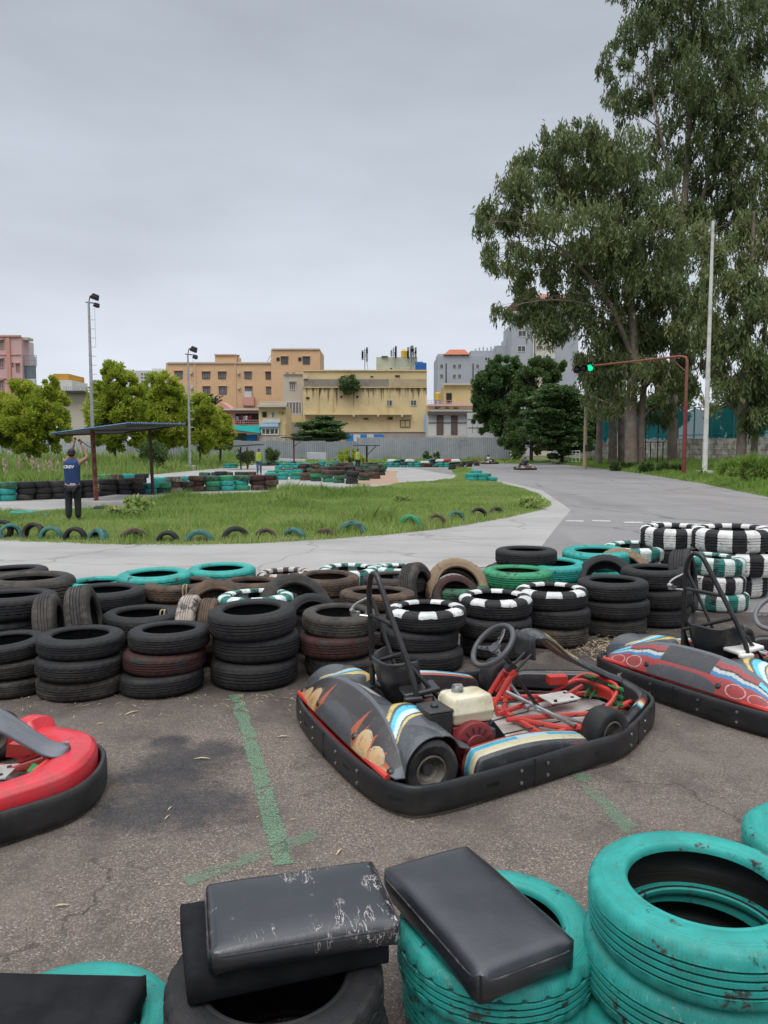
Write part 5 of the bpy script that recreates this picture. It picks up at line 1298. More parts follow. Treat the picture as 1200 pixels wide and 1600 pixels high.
def hand(mb,wrist,dirv,palm_n,s=1.,curl=.5,side=1):
    """palm and five bent fingers added to a mesh builder"""
    d=Vector(dirv).normalized(); n=Vector(palm_n); n=(n-d*n.dot(d)).normalized(); x=d.cross(n)*side; w=Vector(wrist)
    mb.tube([w,w+d*.035*s,w+d*.085*s],[.024*s,.033*s,.03*s],8,flat=(1,.6))
    for i,(o,l) in enumerate(((-.028,.066),(-.010,.076),(.009,.072),(.027,.056))):
        b=w+d*.08*s+x*o*s; p1=b+d*l*.45*s+n*curl*.012*s; p2=p1+d*l*.35*s*(1-curl*.5)+n*curl*l*.35*s; p3=p2+d*l*.2*s*(1-curl)+n*curl*l*.3*s
        mb.tube([b,p1,p2,p3],[.0095*s,.009*s,.008*s,.0055*s],6)
    b=w+d*.03*s-x*.028*s; mb.tube([b,b+d*.025*s-x*.024*s+n*.008*s,b+d*.055*s-x*.03*s+n*.022*s],[.012*s,.0105*s,.007*s],6)
def head_extra(mb,c,face,s=1.):
    """nose, ears, brows, lips and eyes on a skinned head centred at c looking along face"""
    f=Vector(face).normalized(); r=f.cross(Vector((0,0,1))).normalized(); c=Vector(c)
    mb.tube([c+f*.09*s+Vector((0,0,.01)),c+f*.112*s+Vector((0,0,-.025)),c+f*.09*s+Vector((0,0,-.035))],[.009*s,.016*s,.012*s],8)
    for sd in (-1,1):
        mb.sphere(c+r*sd*.078*s+Vector((0,0,-.01)),(.014*s,.018*s,.03*s),8,6); mb.sphere(c+f*.082*s+r*sd*.032*s+Vector((0,0,.012)),(.013*s,.013*s,.009*s),8,6)
    mb.tube([c+f*.085*s-r*.024*s+Vector((0,0,-.06)),c+f*.096*s+Vector((0,0,-.058)),c+f*.085*s+r*.024*s+Vector((0,0,-.06))],.007*s,6)
def man():
    q=P(115,815,.06); zt=isl.z(q.x,q.y); q=P(115,815,zt)
    rt=empty('person',(q.x,q.y,zt),R(6),'man in navy vest and black trousers, seen from behind, raising both arms','person'); rt.scale=(.92,.95,.965)
    ex=MB(); hL=Vector((.02,.17,1.735)); hR=Vector((.165,.2,1.70))
    hand(ex,hL,(.25,.05,.9),(0,-.9,.1),.95,.8,1); hand(ex,hR,(-.35,.05,.9),(0,-.9,.1),.95,.8,-1); head_extra(ex,(.0,.03,1.50),(0,1,0.1),.95)
    V=[((0,0,.86),.13,.10),((0,.0,1.0),.125,.095),((0,.01,1.15),.14,.10),((0,.01,1.28),.13,.09),((0,.015,1.36),.06,.055),((0,.02,1.42),.05,.05),((0,.03,1.47),.072,.085),((0,.025,1.53),.078,.095),((0,.02,1.585),.05,.06),
       ((-.165,.02,1.30),.06,.06),((-.10,.21,1.44),.043,.043),((-.03,.2,1.58),.036,.036),(tuple(hL),.026,.026),
       ((.165,.02,1.30),.062,.062),((.325,.10,1.41),.046,.046),((.25,.16,1.56),.038,.038),(tuple(hR),.027,.027),
       ((-.085,0,.80),.085,.09),((-.095,.02,.46),.06,.065),((-.10,-.02,.09),.042,.045),((-.11,.10,.035),.035,.03),
       ((.085,0,.80),.085,.09),((.09,.07,.47),.06,.065),((.085,.08,.09),.042,.045),((.10,.2,.035),.035,.03)]
    E_=[(0,1),(1,2),(2,3),(3,4),(4,5),(5,6),(6,7),(7,8),(3,9),(9,10),(10,11),(11,12),(3,13),(13,14),(14,15),(15,16),(0,17),(17,18),(18,19),(19,20),(0,21),(21,22),(22,23),(23,24)]
    skin('body',V,E_,SKIN,rt,2,ex)
    # vest: shell round the torso, open at the arms
    def vest(u,v):
        a=u*2*math.pi; z=lerp(.83,1.385,v)
        rx=lerp(.165,.178,min(1,v*1.6)); ry=.12
        if v>.78: k=(v-.78)/.22; rx=lerp(.178,.085,k**1.4); ry=lerp(.12,.075,k)
        w=1+.03*math.sin(a*5+z*21)*(1-v)
        return (rx*math.cos(a)*w,.012+ry*math.sin(a)*w,z+(.025*abs(math.cos(a)) if v>.8 else 0)-.02*(v>.9))
    mb=MB(); mb.grid(vest,44,26,closed_u=True); ve=mb.build('vest',NAVY,rt,smooth=70,solid=.012)
    cu=bpy.data.curves.new('print','FONT'); cu.body='CREW'; cu.size=.085; cu.align_x='CENTER'; cu.extrude=.003; cu.offset=.0035; to=bpy.data.objects.new('t',cu); COL.objects.link(to)
    dg=bpy.context.evaluated_depsgraph_get(); tm=bpy.data.meshes.new_from_object(to.evaluated_get(dg)); bpy.data.objects.remove(to)
    for v_ in tm.vertices:
        x,y,z=v_.co; x*=1.15; v_.co=(x,-.125*math.sqrt(max(0,1-(x/.178)**2))-.008-z,y)
    tm.materials.clear(); tm.materials.append(WRITE); to=bpy.data.objects.new('print',tm); COL.objects.link(to); to.parent=ve; to.location=(-.02,.012,1.185)
    mb=MB(); mb.grid(lambda u,v:(.165*math.cos(u*6.283),.01+.122*math.sin(u*6.283),lerp(.79,.85,v)),36,4,closed_u=True); mb.build('shirt_hem',PINKS,rt,smooth=70,solid=.006)
    T=[((0,0,.80),.15,.115),((-.09,0,.74),.105,.105),((-.097,.015,.46),.08,.085),((-.102,-.015,.07),.07,.075),((.09,0,.74),.105,.105),((.092,.062,.47),.08,.085),((.088,.07,.07),.07,.075)]
    skin('trousers',T,[(0,1),(1,2),(2,3),(0,4),(4,5),(5,6)],BLKT,rt,2)
    for x,y in ((-.105,.03),(.095,.13)):
        mb=MB(); mb.sphere((x,y,.04),(.052,.13,.045),14,8); mb.box((x,y,.008),(.09,.24,.02)); mb.build('shoe',SHOE,rt,smooth=60)
    mb=MB(); mb.sphere((0,.008,1.532),(.088,.098,.085),20,12,rot=Matrix.Rotation(R(-12),3,'X')); mb.sphere((0,-.02,1.49),(.08,.07,.06),16,8); mb.build('hair',HAIR,rt,smooth=60)
    # small dark stick-like thing held up
    mb=MB(); mb.tube([(.13,.2,1.79),(.36,.22,1.63)],.012,6); o=mb.build('cable',DARKM); o.location=rt.location; o.scale=rt.scale; tag(o,'thin dark cable running down from the raised hands','cable')
man()
def standing(u,vf,yy,label,top,bottom,zb=0.):
    p=PD(u,vf,yy); rt=empty('person',(p.x,yy,zb),R(random.uniform(-20,20))+math.pi,label,'person'); ex=MB()
    hand(ex,(-.25,.04,.79),(0,.1,-1),(1,0,0),1,.5); hand(ex,(.25,.05,.79),(0,.1,-1),(-1,0,0),1,.5,-1); head_extra(ex,(0,.02,1.55),(0,1,0))
    V=[((0,0,.90),.13,.10),((0,0,1.05),.125,.09),((0,0,1.22),.145,.1),((0,0,1.36),.11,.08),((0,.0,1.43),.055,.055),((0,.015,1.5),.072,.085),((0,.02,1.58),.078,.092),((0,.01,1.64),.05,.06),
       ((-.17,0,1.36),.055,.055),((-.225,-.01,1.08),.042,.042),((-.25,.04,.80),.028,.028),((.17,0,1.36),.055,.055),((.225,-.01,1.08),.042,.042),((.25,.05,.80),.028,.028),
       ((-.09,0,.84),.08,.085),((-.1,.02,.48),.058,.06),((-.105,0,.09),.042,.045),((-.11,.11,.035),.035,.03),((.09,0,.84),.08,.085),((.1,.02,.48),.058,.06),((.105,0,.09),.042,.045),((.11,.11,.035),.035,.03)]
    skin('body',V,[(0,1),(1,2),(2,3),(3,4),(4,5),(5,6),(6,7),(3,8),(8,9),(9,10),(3,11),(11,12),(12,13),(0,14),(14,15),(15,16),(16,17),(0,18),(18,19),(19,20),(20,21)],SKIN,rt,1,ex)
    mb=MB(); mb.grid(lambda u,v:((.2-(.1*max(0,(v-.75)/.25)))*math.cos(u*6.283),.13*math.sin(u*6.283),lerp(.84,1.43,v)),24,10,closed_u=True); mb.build('vest',top,rt,smooth=70,solid=.01)
    skin('trousers',[((0,0,.86),.145,.11),((-.092,0,.8),.1,.1),((-.1,.02,.48),.075,.08),((-.105,0,.07),.065,.07),((.092,0,.8),.1,.1),((.1,.02,.48),.075,.08),((.105,0,.07),.065,.07)],[(0,1),(1,2),(2,3),(0,4),(4,5),(5,6)],bottom,rt,1)
    mb=MB(); mb.sphere((0,.0,1.6),(.088,.1,.075),14,9); mb.build('hair',HAIR,rt,smooth=60)
    for x in (-.108,.108): mb=MB(); mb.sphere((x,.05,.04),(.05,.12,.045),10,6); mb.build('shoe',SHOE,rt,smooth=60)
standing(405,742,50,'marshal in yellow-green vest and blue jeans standing by the maroon tyres',HIVIS,JEANS)
standing(559,742,58,'marshal in yellow-green vest standing among the far dark tyres',HIVIS,BLKT)
def seated(p,rz,label,shirt,helmet=None):
    rt=empty('person',p,rz,label,'person'); ex=MB()
    hand(ex,(.42,.13,.50),(.8,-.3,.3),(0,-1,0),1,.9); hand(ex,(.42,-.13,.50),(.8,.3,.3),(0,1,0),1,.9,-1); head_extra(ex,(-.05,0,.88),(1,0,0))
    V=[((-.1,0,.2),.14,.13),((-.14,0,.38),.13,.1),((-.15,0,.58),.15,.1),((-.13,0,.70),.1,.08),((-.1,0,.77),.055,.055),((-.06,0,.84),.08,.075),((-.055,0,.91),.09,.078),((-.06,0,.97),.05,.05),
       ((-.12,.18,.68),.055,.055),((.08,.27,.5),.042,.042),((.40,.13,.50),.028,.028),((-.12,-.18,.68),.055,.055),((.08,-.27,.5),.042,.042),((.40,-.13,.50),.028,.028),
       ((.05,.1,.18),.085,.08),((.42,.15,.34),.06,.06),((.75,.13,.12),.042,.042),((.85,.13,.18),.035,.03),((.05,-.1,.18),.085,.08),((.42,-.15,.34),.06,.06),((.75,-.13,.12),.042,.042),((.85,-.13,.18),.035,.03)]
    skin('body',V,[(0,1),(1,2),(2,3),(3,4),(4,5),(5,6),(6,7),(3,8),(8,9),(9,10),(3,11),(11,12),(12,13),(0,14),(14,15),(15,16),(16,17),(0,18),(18,19),(19,20),(20,21)],SKIN,rt,1,ex)
    skin('shirt',[((-.1,0,.18),.165,.15),((-.14,0,.4),.155,.125),((-.15,0,.6),.175,.125),((-.13,0,.7),.12,.09),((-.12,.19,.67),.07,.07),((.0,.24,.57),.06,.06),((-.12,-.19,.67),.07,.07),((.0,-.24,.57),.06,.06)],[(0,1),(1,2),(2,3),(3,4),(4,5),(3,6),(6,7)],shirt,rt,1)
    skin('trousers',[((-.06,0,.17),.17,.13),((.06,.1,.18),.1,.1),((.42,.15,.33),.075,.075),((.7,.13,.15),.06,.06),((.06,-.1,.18),.1,.1),((.42,-.15,.33),.075,.075),((.7,-.13,.15),.06,.06)],[(0,1),(1,2),(2,3),(0,4),(4,5),(5,6)],BLKT,rt,1)
    mb=MB(); mb.sphere((-.06,0,.91),(.115 if helmet else .1,.11 if helmet else .09,.115 if helmet else .085),16,10); mb.build('helmet' if helmet else 'hair',helmet or HAIR,rt,smooth=60)
for (u,v,hd,st,lab,dl,sh,hm) in ((817,734,R(105),'orange','distant go-kart driving away on the asphalt track','driver in navy shirt sitting in the kart on the asphalt track',NAVS,None),(781-14,725,R(35),'blue','distant go-kart in front of the far fence tyres','driver in pale shirt sitting in the kart by the far fence',WHS,HAIR)):
    q=P(u,v); kart(lab,(q.x,q.y,0),hd,st,'go-karts out on the track')
    seated((q.x-math.cos(hd)*.35,q.y-math.sin(hd)*.35,.03),hd,dl,sh,hm)
q=P(592,722); seated((q.x,q.y,.35),R(-80),'person in pale clothes sitting by the far fence left of the teal tyre wall',WHS,WHB)
# ------------------------------------------------------------------ buildings beyond the fence
def wallm(name,c,c2,stain=None,samt=.4,sc=.25,streak=None,zs=None):
    g=G(name); col=g.mix(g.step(g.noise(sc,6,.6),.35,.68),c,c2)
    if stain is not None: col=g.mix(g.math('MULTIPLY',g.step(g.noise(sc*2.2,7,.68),.5,.68),samt),col,stain)
    if streak is not None:
        x,y,z=g.xyz(); v=g.n('ShaderNodeMapping',{0:g.co(),3:(1.5,1.,.10)}).outputs[0]; n=g.noise(1.,6,.65,v)
        hi,lo=zs; fall=g.math('MULTIPLY',g.step(z,lo,hi-.3),g.math('SUBTRACT',1.,g.step(z,hi,hi+.15)))
        thr=g.math('ADD',.66,g.math('MULTIPLY',fall,-.20)); m=g.step(g.math('SUBTRACT',n,thr),0.,.07)
        m=g.math('MULTIPLY',m,g.step(fall,.0,.12)); col=g.mix(g.math('MULTIPLY',m,.85),col,streak)
        m2=g.step(g.noise(1.,5,.6,g.n('ShaderNodeMapping',{0:g.co(),3:(.4,1.,.35)}).outputs[0]),.52,.7); col=g.mix(g.math('MULTIPLY',g.math('MULTIPLY',m2,fall),.4),col,streak)
    return g.set(col,.9,0,g.bump(g.noise(3,5),.2,.02),.2)
W_OR=wallm('wall_orange',(.60,.40,.235),(.55,.36,.21),(.45,.3,.19),.35); W_YE=wallm('wall_stained_yellow',(.60,.48,.27),(.52,.41,.225),(.36,.28,.17),.4,.22,(.05,.042,.035),(10.85,7.2))
W_YE2=wallm('wall_yellow',(.58,.46,.24),(.52,.40,.21),(.36,.29,.18),.3); W_PK=wallm('wall_pink',(.56,.37,.36),(.50,.33,.325),(.42,.3,.29),.3); W_PK2=wallm('wall_salmon',(.55,.28,.23),(.47,.24,.2)); W_BG=wallm('wall_beige',(.50,.45,.37),(.45,.40,.33),(.35,.3,.24),.3)
W_GR=wallm('wall_blue_grey',(.37,.395,.425),(.335,.36,.39)); W_WH=wallm('wall_white',(.55,.55,.53),(.48,.48,.46),(.36,.35,.33),.3); W_GN=wallm('wall_pale_green',(.42,.45,.38),(.36,.39,.32),(.25,.26,.2),.5,.5); W_DK=wallm('parapet_grey',(.27,.235,.19),(.20,.18,.15),(.1,.09,.08),.6,.5); W_BR=wallm('base_wall_brick',(.33,.28,.25),(.27,.23,.2),(.2,.17,.15),.5,.8)
TERR=wallm('terracotta_roof',(.42,.15,.085),(.36,.12,.07)); SHUT=wallm('brown_shutter',(.13,.10,.09),(.10,.08,.07)); BLUEP=wallm('blue_door_paint',(.03,.19,.50),(.025,.16,.42)); TEALS=wallm('teal_sheet',(.015,.27,.24),(.012,.22,.2)); SKYB=wallm('light_blue_panel',(.25,.47,.66),(.2,.4,.58))
FRM=mottle('window_frame_white',(.55,.53,.5),(.48,.46,.43),4,.6); GLW=mottle('window_glass_curtained',(.20,.185,.185),(.09,.09,.095),.9,.2,.02,3,0,.5); FRD=mottle('window_frame_brown',(.10,.07,.055),(.08,.055,.045),4,.6); GLS=mottle('window_glass_dark',(.035,.04,.045),(.06,.065,.07),.6,.12,.02,3,0,.6); GRIL=mottle('window_grille',(.19,.18,.17),(.13,.125,.12),3,.6,.1,20); VOID=mottle('dark_opening',(.02,.018,.016),(.03,.026,.024),2,.9)
TANKY=mottle('water_tank_yellow',(.60,.36,.03),(.5,.29,.025),2,.5); TANKB=mottle('water_tank_blue',(.015,.10,.34),(.01,.08,.28),2,.5)
class Bld:
    def __init__(s,name,label,u,yy,cat='building',group=None):
        p=PD(u,700,yy); s.r=empty(name,(p.x,yy,0),0,label,cat,group); s.o=-s.r.location; s.y=yy
    def put(s,name,mb,m,parent=None,**k):
        o=mb.build(name,m,parent or s.r,smooth=None,**k)
        if parent is None: o.location=s.o
        return o
    def R(s,u0,u1,v0,v1,dy=0): # rect on the facade plane
        a=PD(u0,v1,s.y+dy); b=PD(u1,v0,s.y+dy); return a.x,b.x,a.z,b.z
    def block(s,u0,u1,v0,v1,m,name='wall',d=9.,dy=0.,parapet=None):
        x0,x1,z0,z1=s.R(u0,u1,v0,v1,dy); z0=-.1 if v1 is None or v1>=698 else z0
        mb=MB(); mb.b2((x0,s.y+dy,z0),(x1,s.y+dy+d,z1)); return s.put(name,mb,m)
    def slab(s,u0,u1,v0,v1,m,d=.5,name='ledge',dy=0.):
        x0,x1,z0,z1=s.R(u0,u1,v0,v1,dy); mb=MB(); mb.b2((x0,s.y+dy-d,z0),(x1,s.y+dy-.003,z1)); return s.put(name,mb,m)
    def win(s,u0,u1,v0,v1,fm=None,pm=None,bars=1,dy=0.,sill=True,th=None):
        fm=fm or FRM; pm=pm or GLS
        x0,x1,z0,z1=s.R(u0,u1,v0,v1,dy); y=s.y+dy; t=th or max(.07,(x1-x0)*.075); mb=MB()
        mb.b2((x0,y-.10,z0),(x0+t,y-.004,z1)); mb.b2((x1-t,y-.10,z0),(x1,y-.004,z1)); mb.b2((x0+t,y-.10,z1-t),(x1-t,y-.004,z1)); mb.b2((x0+t,y-.10,z0),(x1-t,y-.004,z0+t))
        for i in range(bars): x=x0+(x1-x0)*(i+1)/(bars+1); mb.b2((x-t*.35,y-.085,z0+t),(x+t*.35,y-.012,z1-t))
        f=s.put('window',mb,fm); mb=MB(); mb.b2((x0+t*.8,y-.05,z0+t*.8),(x1-t*.8,y-.006,z1-t*.8)); s.put('pane',mb,pm,f)
        if sill: mb=MB(); mb.b2((x0-t,y-.35,z1+.05),(x1+t,y-.004,z1+.15)); s.put('sunshade',mb,s.shade,f)
        return f
    def rail(s,u0,u1,v0,v1,m,n=8,dy=-.6,name='railing'):
        x0,x1,z0,z1=s.R(u0,u1,v0,v1,dy); y=s.y+dy; mb=MB()
        for z in (z1,(z0+z1)/2,z0+.08): mb.box(((x0+x1)/2,y,z),(x1-x0,.05,.05))
        for i in range(n+1): x=x0+(x1-x0)*i/n; mb.box((x,y,(z0+z1)/2),(.045,.045,z1-z0))
        return s.put(name,mb,m)
# orange apartment block
b=Bld('apartment_building','long orange apartment block with rows of small barred windows',380,140); b.shade=W_OR
b.block(262,426,567,700,W_OR); b.block(425,500,546,700,W_OR,dy=-.4); b.slab(262,426,566,568.2,W_BG,.25); b.slab(425,500,544.6,546.6,W_BG,.25,dy=-.4)
b.block(336,369,555,570,W_OR,'stair_head',5,dy=1.); b.slab(335,370,553.6,555,W_BG,.3,dy=1.,name='roof')
for u0,u1,v0,v1 in ((273,285,580,592),(316,328,581,592),(341,353,581,592),(382,393,581,592),(278,286,604,616),(317,328,604,615),(342,354,604,616),(383,394,604,612),(416,427,604.5,615.5)): b.win(u0,u1,v0,v1,FRD,GLW,2)
b.win(415,426,581,592.5,FRD,SHUT,0)
for u0,u1 in ((439,450),(473,484)): b.win(u0,u1,557.5,569,FRD,GLS,1,dy=-.4)
for u0,u1 in ((432,437),(466,471)): b.win(u0,u1,558.5,564,FRD,VOID,0,dy=-.4,sill=False)
b.slab(383,394,612,621,W_WH,.8,name='balcony_screen'); b.slab(380,398,621,634,W_PK2,.9,name='bay')
for u,v in ((299,583),(300,606),(373,583),(374,606)): b.slab(u-2,u+2,v-2,v+2,W_BG,.5,name='vent_hood')
for u in (305,368): 
    x0,x1,z0,z1=b.R(u,u+.8,568,690); mb=MB(); mb.b2((x0,b.y-.12,z0),(x1,b.y-.004,z1)); b.put('drain_pipe',mb,W_OR)
mb=MB(); x0,x1,z0,z1=b.R(417,425,552,566); mb.tube([(x0,b.y,z0),(x1,b.y,z1)],.06,5); mb.tube([(x0+.5,b.y,z0),(x1+.5,b.y,z1)],.06,5); b.put('roof_ladder',mb,GALV)
mb=MB(); x0,x1,z0,z1=b.R(371,372,556,567,2); mb.tube([(x0,b.y+2,z0),(x0,b.y+2,z1)],.06,6); mb.box((x0,b.y+2,z1),(.8,.3,.25)); b.put('roof_lamp',mb,DARKM)
# pale narrow tower
b=Bld('tower_house','narrow beige tower house between the orange block and the stained wall',458,119); b.shade=W_BG
b.block(443.5,473.5,584,700,W_BG,d=7); b.slab(443,474,582.5,585,W_BG,.3); b.win(452,462,597,609,FRM,GRIL,2); b.win(447,472,627,648,FRM,GRIL,4,sill=False); b.slab(444,473,648.5,660,W_YE2,.12,name='balcony_wall'); b.slab(446,470,662,684,wallm('louvre_grey',(.28,.27,.24),(.22,.21,.19)),.1,name='shutter')
for u in (449,459): b.slab(u-2.5,u+2.5,580.6,582.4,W_OR,.4,name='rooftop_pot')
# stained yellow building
b=Bld('warehouse','wide stained yellow building with black streaks below its parapet',570,115); b.shade=W_YE
b.block(474,667,579,700,W_YE,d=12); b.slab(474,667,578,580,W_YE2,.2); b.slab(474.5,608,592.5,604.5,W_DK,.06,name='parapet_band'); b.slab(610,666,592.5,604,wallm('parapet_tan',(.42,.34,.22),(.34,.27,.18),(.2,.17,.13),.5,.5),.06,name='parapet_band')
b.slab(474.5,666.5,604.6,606,W_YE2,.25); b.slab(476,643,646.8,648.6,W_YE,.9); b.slab(530,670,673.5,675.5,W_BG,.6)
for u,v in ((553,649),(591,649),(628,649)): b.slab(u-1.5,u+1.5,v-.5,v+2.4,W_BG,1.1,name='bracket')
for u0,u1,v0,v1 in ((604,613,625,635),(641.5,651,625,634)): b.win(u0,u1,v0,v1,FRM,GLS,1,sill=False)
for u0,u1,v0,v1 in ((478,484,620,624),(567.5,576,653,656),(604.5,614,651.5,656),(533,539,587,589.5),(578.5,583.5,587,589.5),(617,625,586,589.6)): b.win(u0,u1,v0,v1,W_YE,VOID,0,sill=False,th=.03)
for u in (533.5,558.5): b.win(u-2,u+2,618,622,W_YE,VOID,0,sill=False,th=.03)
b.win(625,641,656,668,FRD,W_YE2,1,sill=False); b.slab(474.5,481,587,592,W_BG,.3,name='vent_box')
for u in (497,520,606): 
    x0,x1,z0,z1=b.R(u,u+.9,605,690); mb=MB(); mb.b2((x0,b.y-.16,z0),(x1,b.y-.005,z1)); b.put('drain_pipe',mb,W_YE2)
x0,x1,z0,z1=b.R(663,670,648,676); mb=MB(); mb.b2((x0,b.y-1.,z0),(x1,b.y-.3,z1)); b.put('blue_panel',mb,SKYB)
b.block(536,672,677,700,W_BR,'base_wall',1.,dy=-1.2)
for u0,u1,m in ((541,552,BLUEP),(552.4,563,W_WH),(563.4,573,BLUEP),(573.4,584,W_WH),(584.4,599,BLUEP)): b.slab(u0,u1,679,692,m,.08,name='door',dy=-1.2)
# roof structures behind the parapet
b=Bld('rooftop_room','pale green rooftop room with antennas on the stained building',620,123); b.shade=W_GN
b.block(588,652,558,590,W_GN,d=6); b.win(609,613,574,578,W_GN,VOID,0,sill=False); b.rail(626,641,574,583,W_WH,6,-.4); b.slab(596,606,556.5,558.4,DARKM,.3,name='roof_edge')
def tank(u,v0,v1,w,yy,m,label,box=False):
    a=PD(u-w/2,v1,yy); c=PD(u+w/2,v0,yy); r=(c.x-a.x)/2; H=c.z-a.z; rt=empty('water_tank',(a.x+r,yy,a.z),0,label,'water tank'); mb=MB()
    if box: mb.box((0,0,H/2),(2*r,1.8,H)); mb.build('tank_body',m,rt,bevel=.1); mb=MB(); mb.box((-.3,-.1,H+.05),(1.2,1.3,.18)); mb.build('lid',m,rt)
    else:
        mb.lathe([(0,0),(r,0),(r,H*.22),(r*.96,H*.25),(r,H*.28),(r,H*.5),(r*.96,H*.53),(r,H*.56),(r,H*.78),(r*.7,H*.92),(r*.3,H*.95)],18); mb.build('tank_body',m,rt,smooth=40); mb=MB(); mb.lathe([(0,H*1.03),(r*.3,H*1.03),(r*.32,H*.94)],14); mb.build('lid',m,rt)
    mb=MB()
    for x in (-.7,.7): mb.tube([(r*x,-.3,-1.2),(r*x,-.3,.0)],.05,5)
    mb.build('leg',DARKM,rt)
tank(631.5,546.5,558,10,124,TANKY,'yellow water tank on the pale green rooftop room'); tank(657.5,567.5,581,17,119,TANKB,'blue boxy water tank right of the rooftop room',True); tank(684,612,625,9.5,112,TANKY,'orange-yellow water tank on the small yellow upper house')
def antenna(u,v0,v1,yy,label,n=6):
    a=PD(u,v1,yy); c=PD(u,v0,yy); H=c.z-a.z; rt=empty('antenna',(a.x,yy,a.z),0,label,'antenna','phone antennas on the roofs'); mb=MB(); mb.tube([(0,0,0),(0,0,H)],.09,6); mb.tube([(.5,0,0),(.15,0,H*.75)],.05,5); mb.build('pole',GALV,rt)
    mb=MB()
    for i in range(n): mb.box((random.choice((-.35,.35)),-.1,H*(.55+.45*i/n)),(.28,.2,.95)); mb.tube([(-.4,0,H*(.5+.5*i/n)),(.4,0,H*(.5+.5*i/n))],.03,4)
    mb.build('panels',mottle('antenna_grey',(.12,.12,.125),(.2,.2,.2),3,.6),rt)
antenna(570,545,579,121,'lattice-like phone antenna standing left on the stained roof'); antenna(615,543,574,122,'phone antenna in front of the pale green rooftop room'); antenna(641,542,578,122.5,'left antenna of the pair right of the yellow tank'); antenna(646,543.5,570,122.8,'right antenna of the pair right of the yellow tank')
# pink building at far left
b=Bld('apartment_building','pink apartment building cut by the left photo edge',10,104); b.shade=W_PK
b.block(-120,33,526,700,W_PK,d=2.2); b.slab(-120,33,524,526.5,W_PK2,.25); b.slab(-120,33,553.5,555,W_PK2,.12); b.slab(-120,33,590.5,592,W_PK2,.12)
for u0,u1 in ((-40,-28),(-4,6)):
    for v0,v1 in ((532,545),(561,575),(594.5,608)): b.win(u0,u1,v0,v1,W_PK2,GRIL,2)
for v0,v1 in ((568.5,580.5),(600,612)): b.win(25,30.5,v0,v1,W_PK2,GRIL,1)
for v0,v1 in ((566,572),(600,606)): b.win(18,21.5,v0,v1,W_PK2,VOID,0,sill=False)
mb=MB(); x0,x1,z0,z1=b.R(15,15.8,528,655); mb.b2((x0,b.y-.2,z0),(x1,b.y-.01,z1)); b.put('drain_pipe',mb,W_PK2)
b.block(24,42,533,560,W_WH,'stair_head',2,dy=2.); b.slab(16,52,529.5,533.5,W_BG,1.5,name='roof_slab',dy=2.); b.block(33.3,56,601,700,W_BG,'side_wing',2.,dy=1.); b.slab(33.4,57,592.5,601,W_WH,.5,name='balcony_slab',dy=1.)
x0,x1,z0,z1=b.R(33.4,56.5,572,592,1.); mb=MB(); mb.b2((x0,b.y+.6,z0),(x1,b.y+.9,z1)); b.put('glass_front',mb,mottle('balcony_glass',(.10,.13,.16),(.14,.17,.2),.5,.15)); b.rail(33,57,555,571.5,mottle('grey_railing',(.22,.24,.26),(.18,.2,.22)),9,.5); b.block(33.4,46,555,573,W_WH,'upper_room',2,dy=2.2)
# grey and white house with an orange roof piece behind the first lime trees
b=Bld('house','low pale house with dark roof slab seen between the left lime trees',112,92); b.shade=W_WH
b.block(96,150,613,700,W_BG,d=8); b.slab(97,136,611.5,615,DARKM,1.2,name='roof_slab'); b.block(86,112,594,613,W_WH,'upper_room',5,dy=2.); b.rail(100,134,604.5,611.5,GALV,10,-1.); x0,x1,z0,z1=b.R(84,107,584,594.5,3.); mb=MB(); mb.add([(x0,b.y+3,z0),(x1,b.y+3,z0),(x1,b.y+8,z0),(x0,b.y+8,z0),(x0,b.y+3,z1),(x0+1.8,b.y+3,z1),(x0+1.8,b.y+8,z1),(x0,b.y+8,z1)],[(0,1,5,4),(3,2,6,7),(4,5,6,7),(1,2,6,5),(0,3,7,4),(0,1,2,3)]); b.put('tiled_roof',mb,wallm('ochre_roof',(.5,.27,.05),(.42,.22,.05)))
b=Bld('apartment_building','far white apartment block peeping over the lime trees',236,230); b.shade=W_WH
b.block(205,265,579,700,W_WH,d=12); b.block(238,262,576,600,W_WH,'upper_room',8,dy=1)
for v in (583,588.5,594): 
    for u in (211,222,226.5,231,236): b.win(u-1.6,u+1.6,v,v+3,W_WH,GLS,0,sill=False,th=.06)
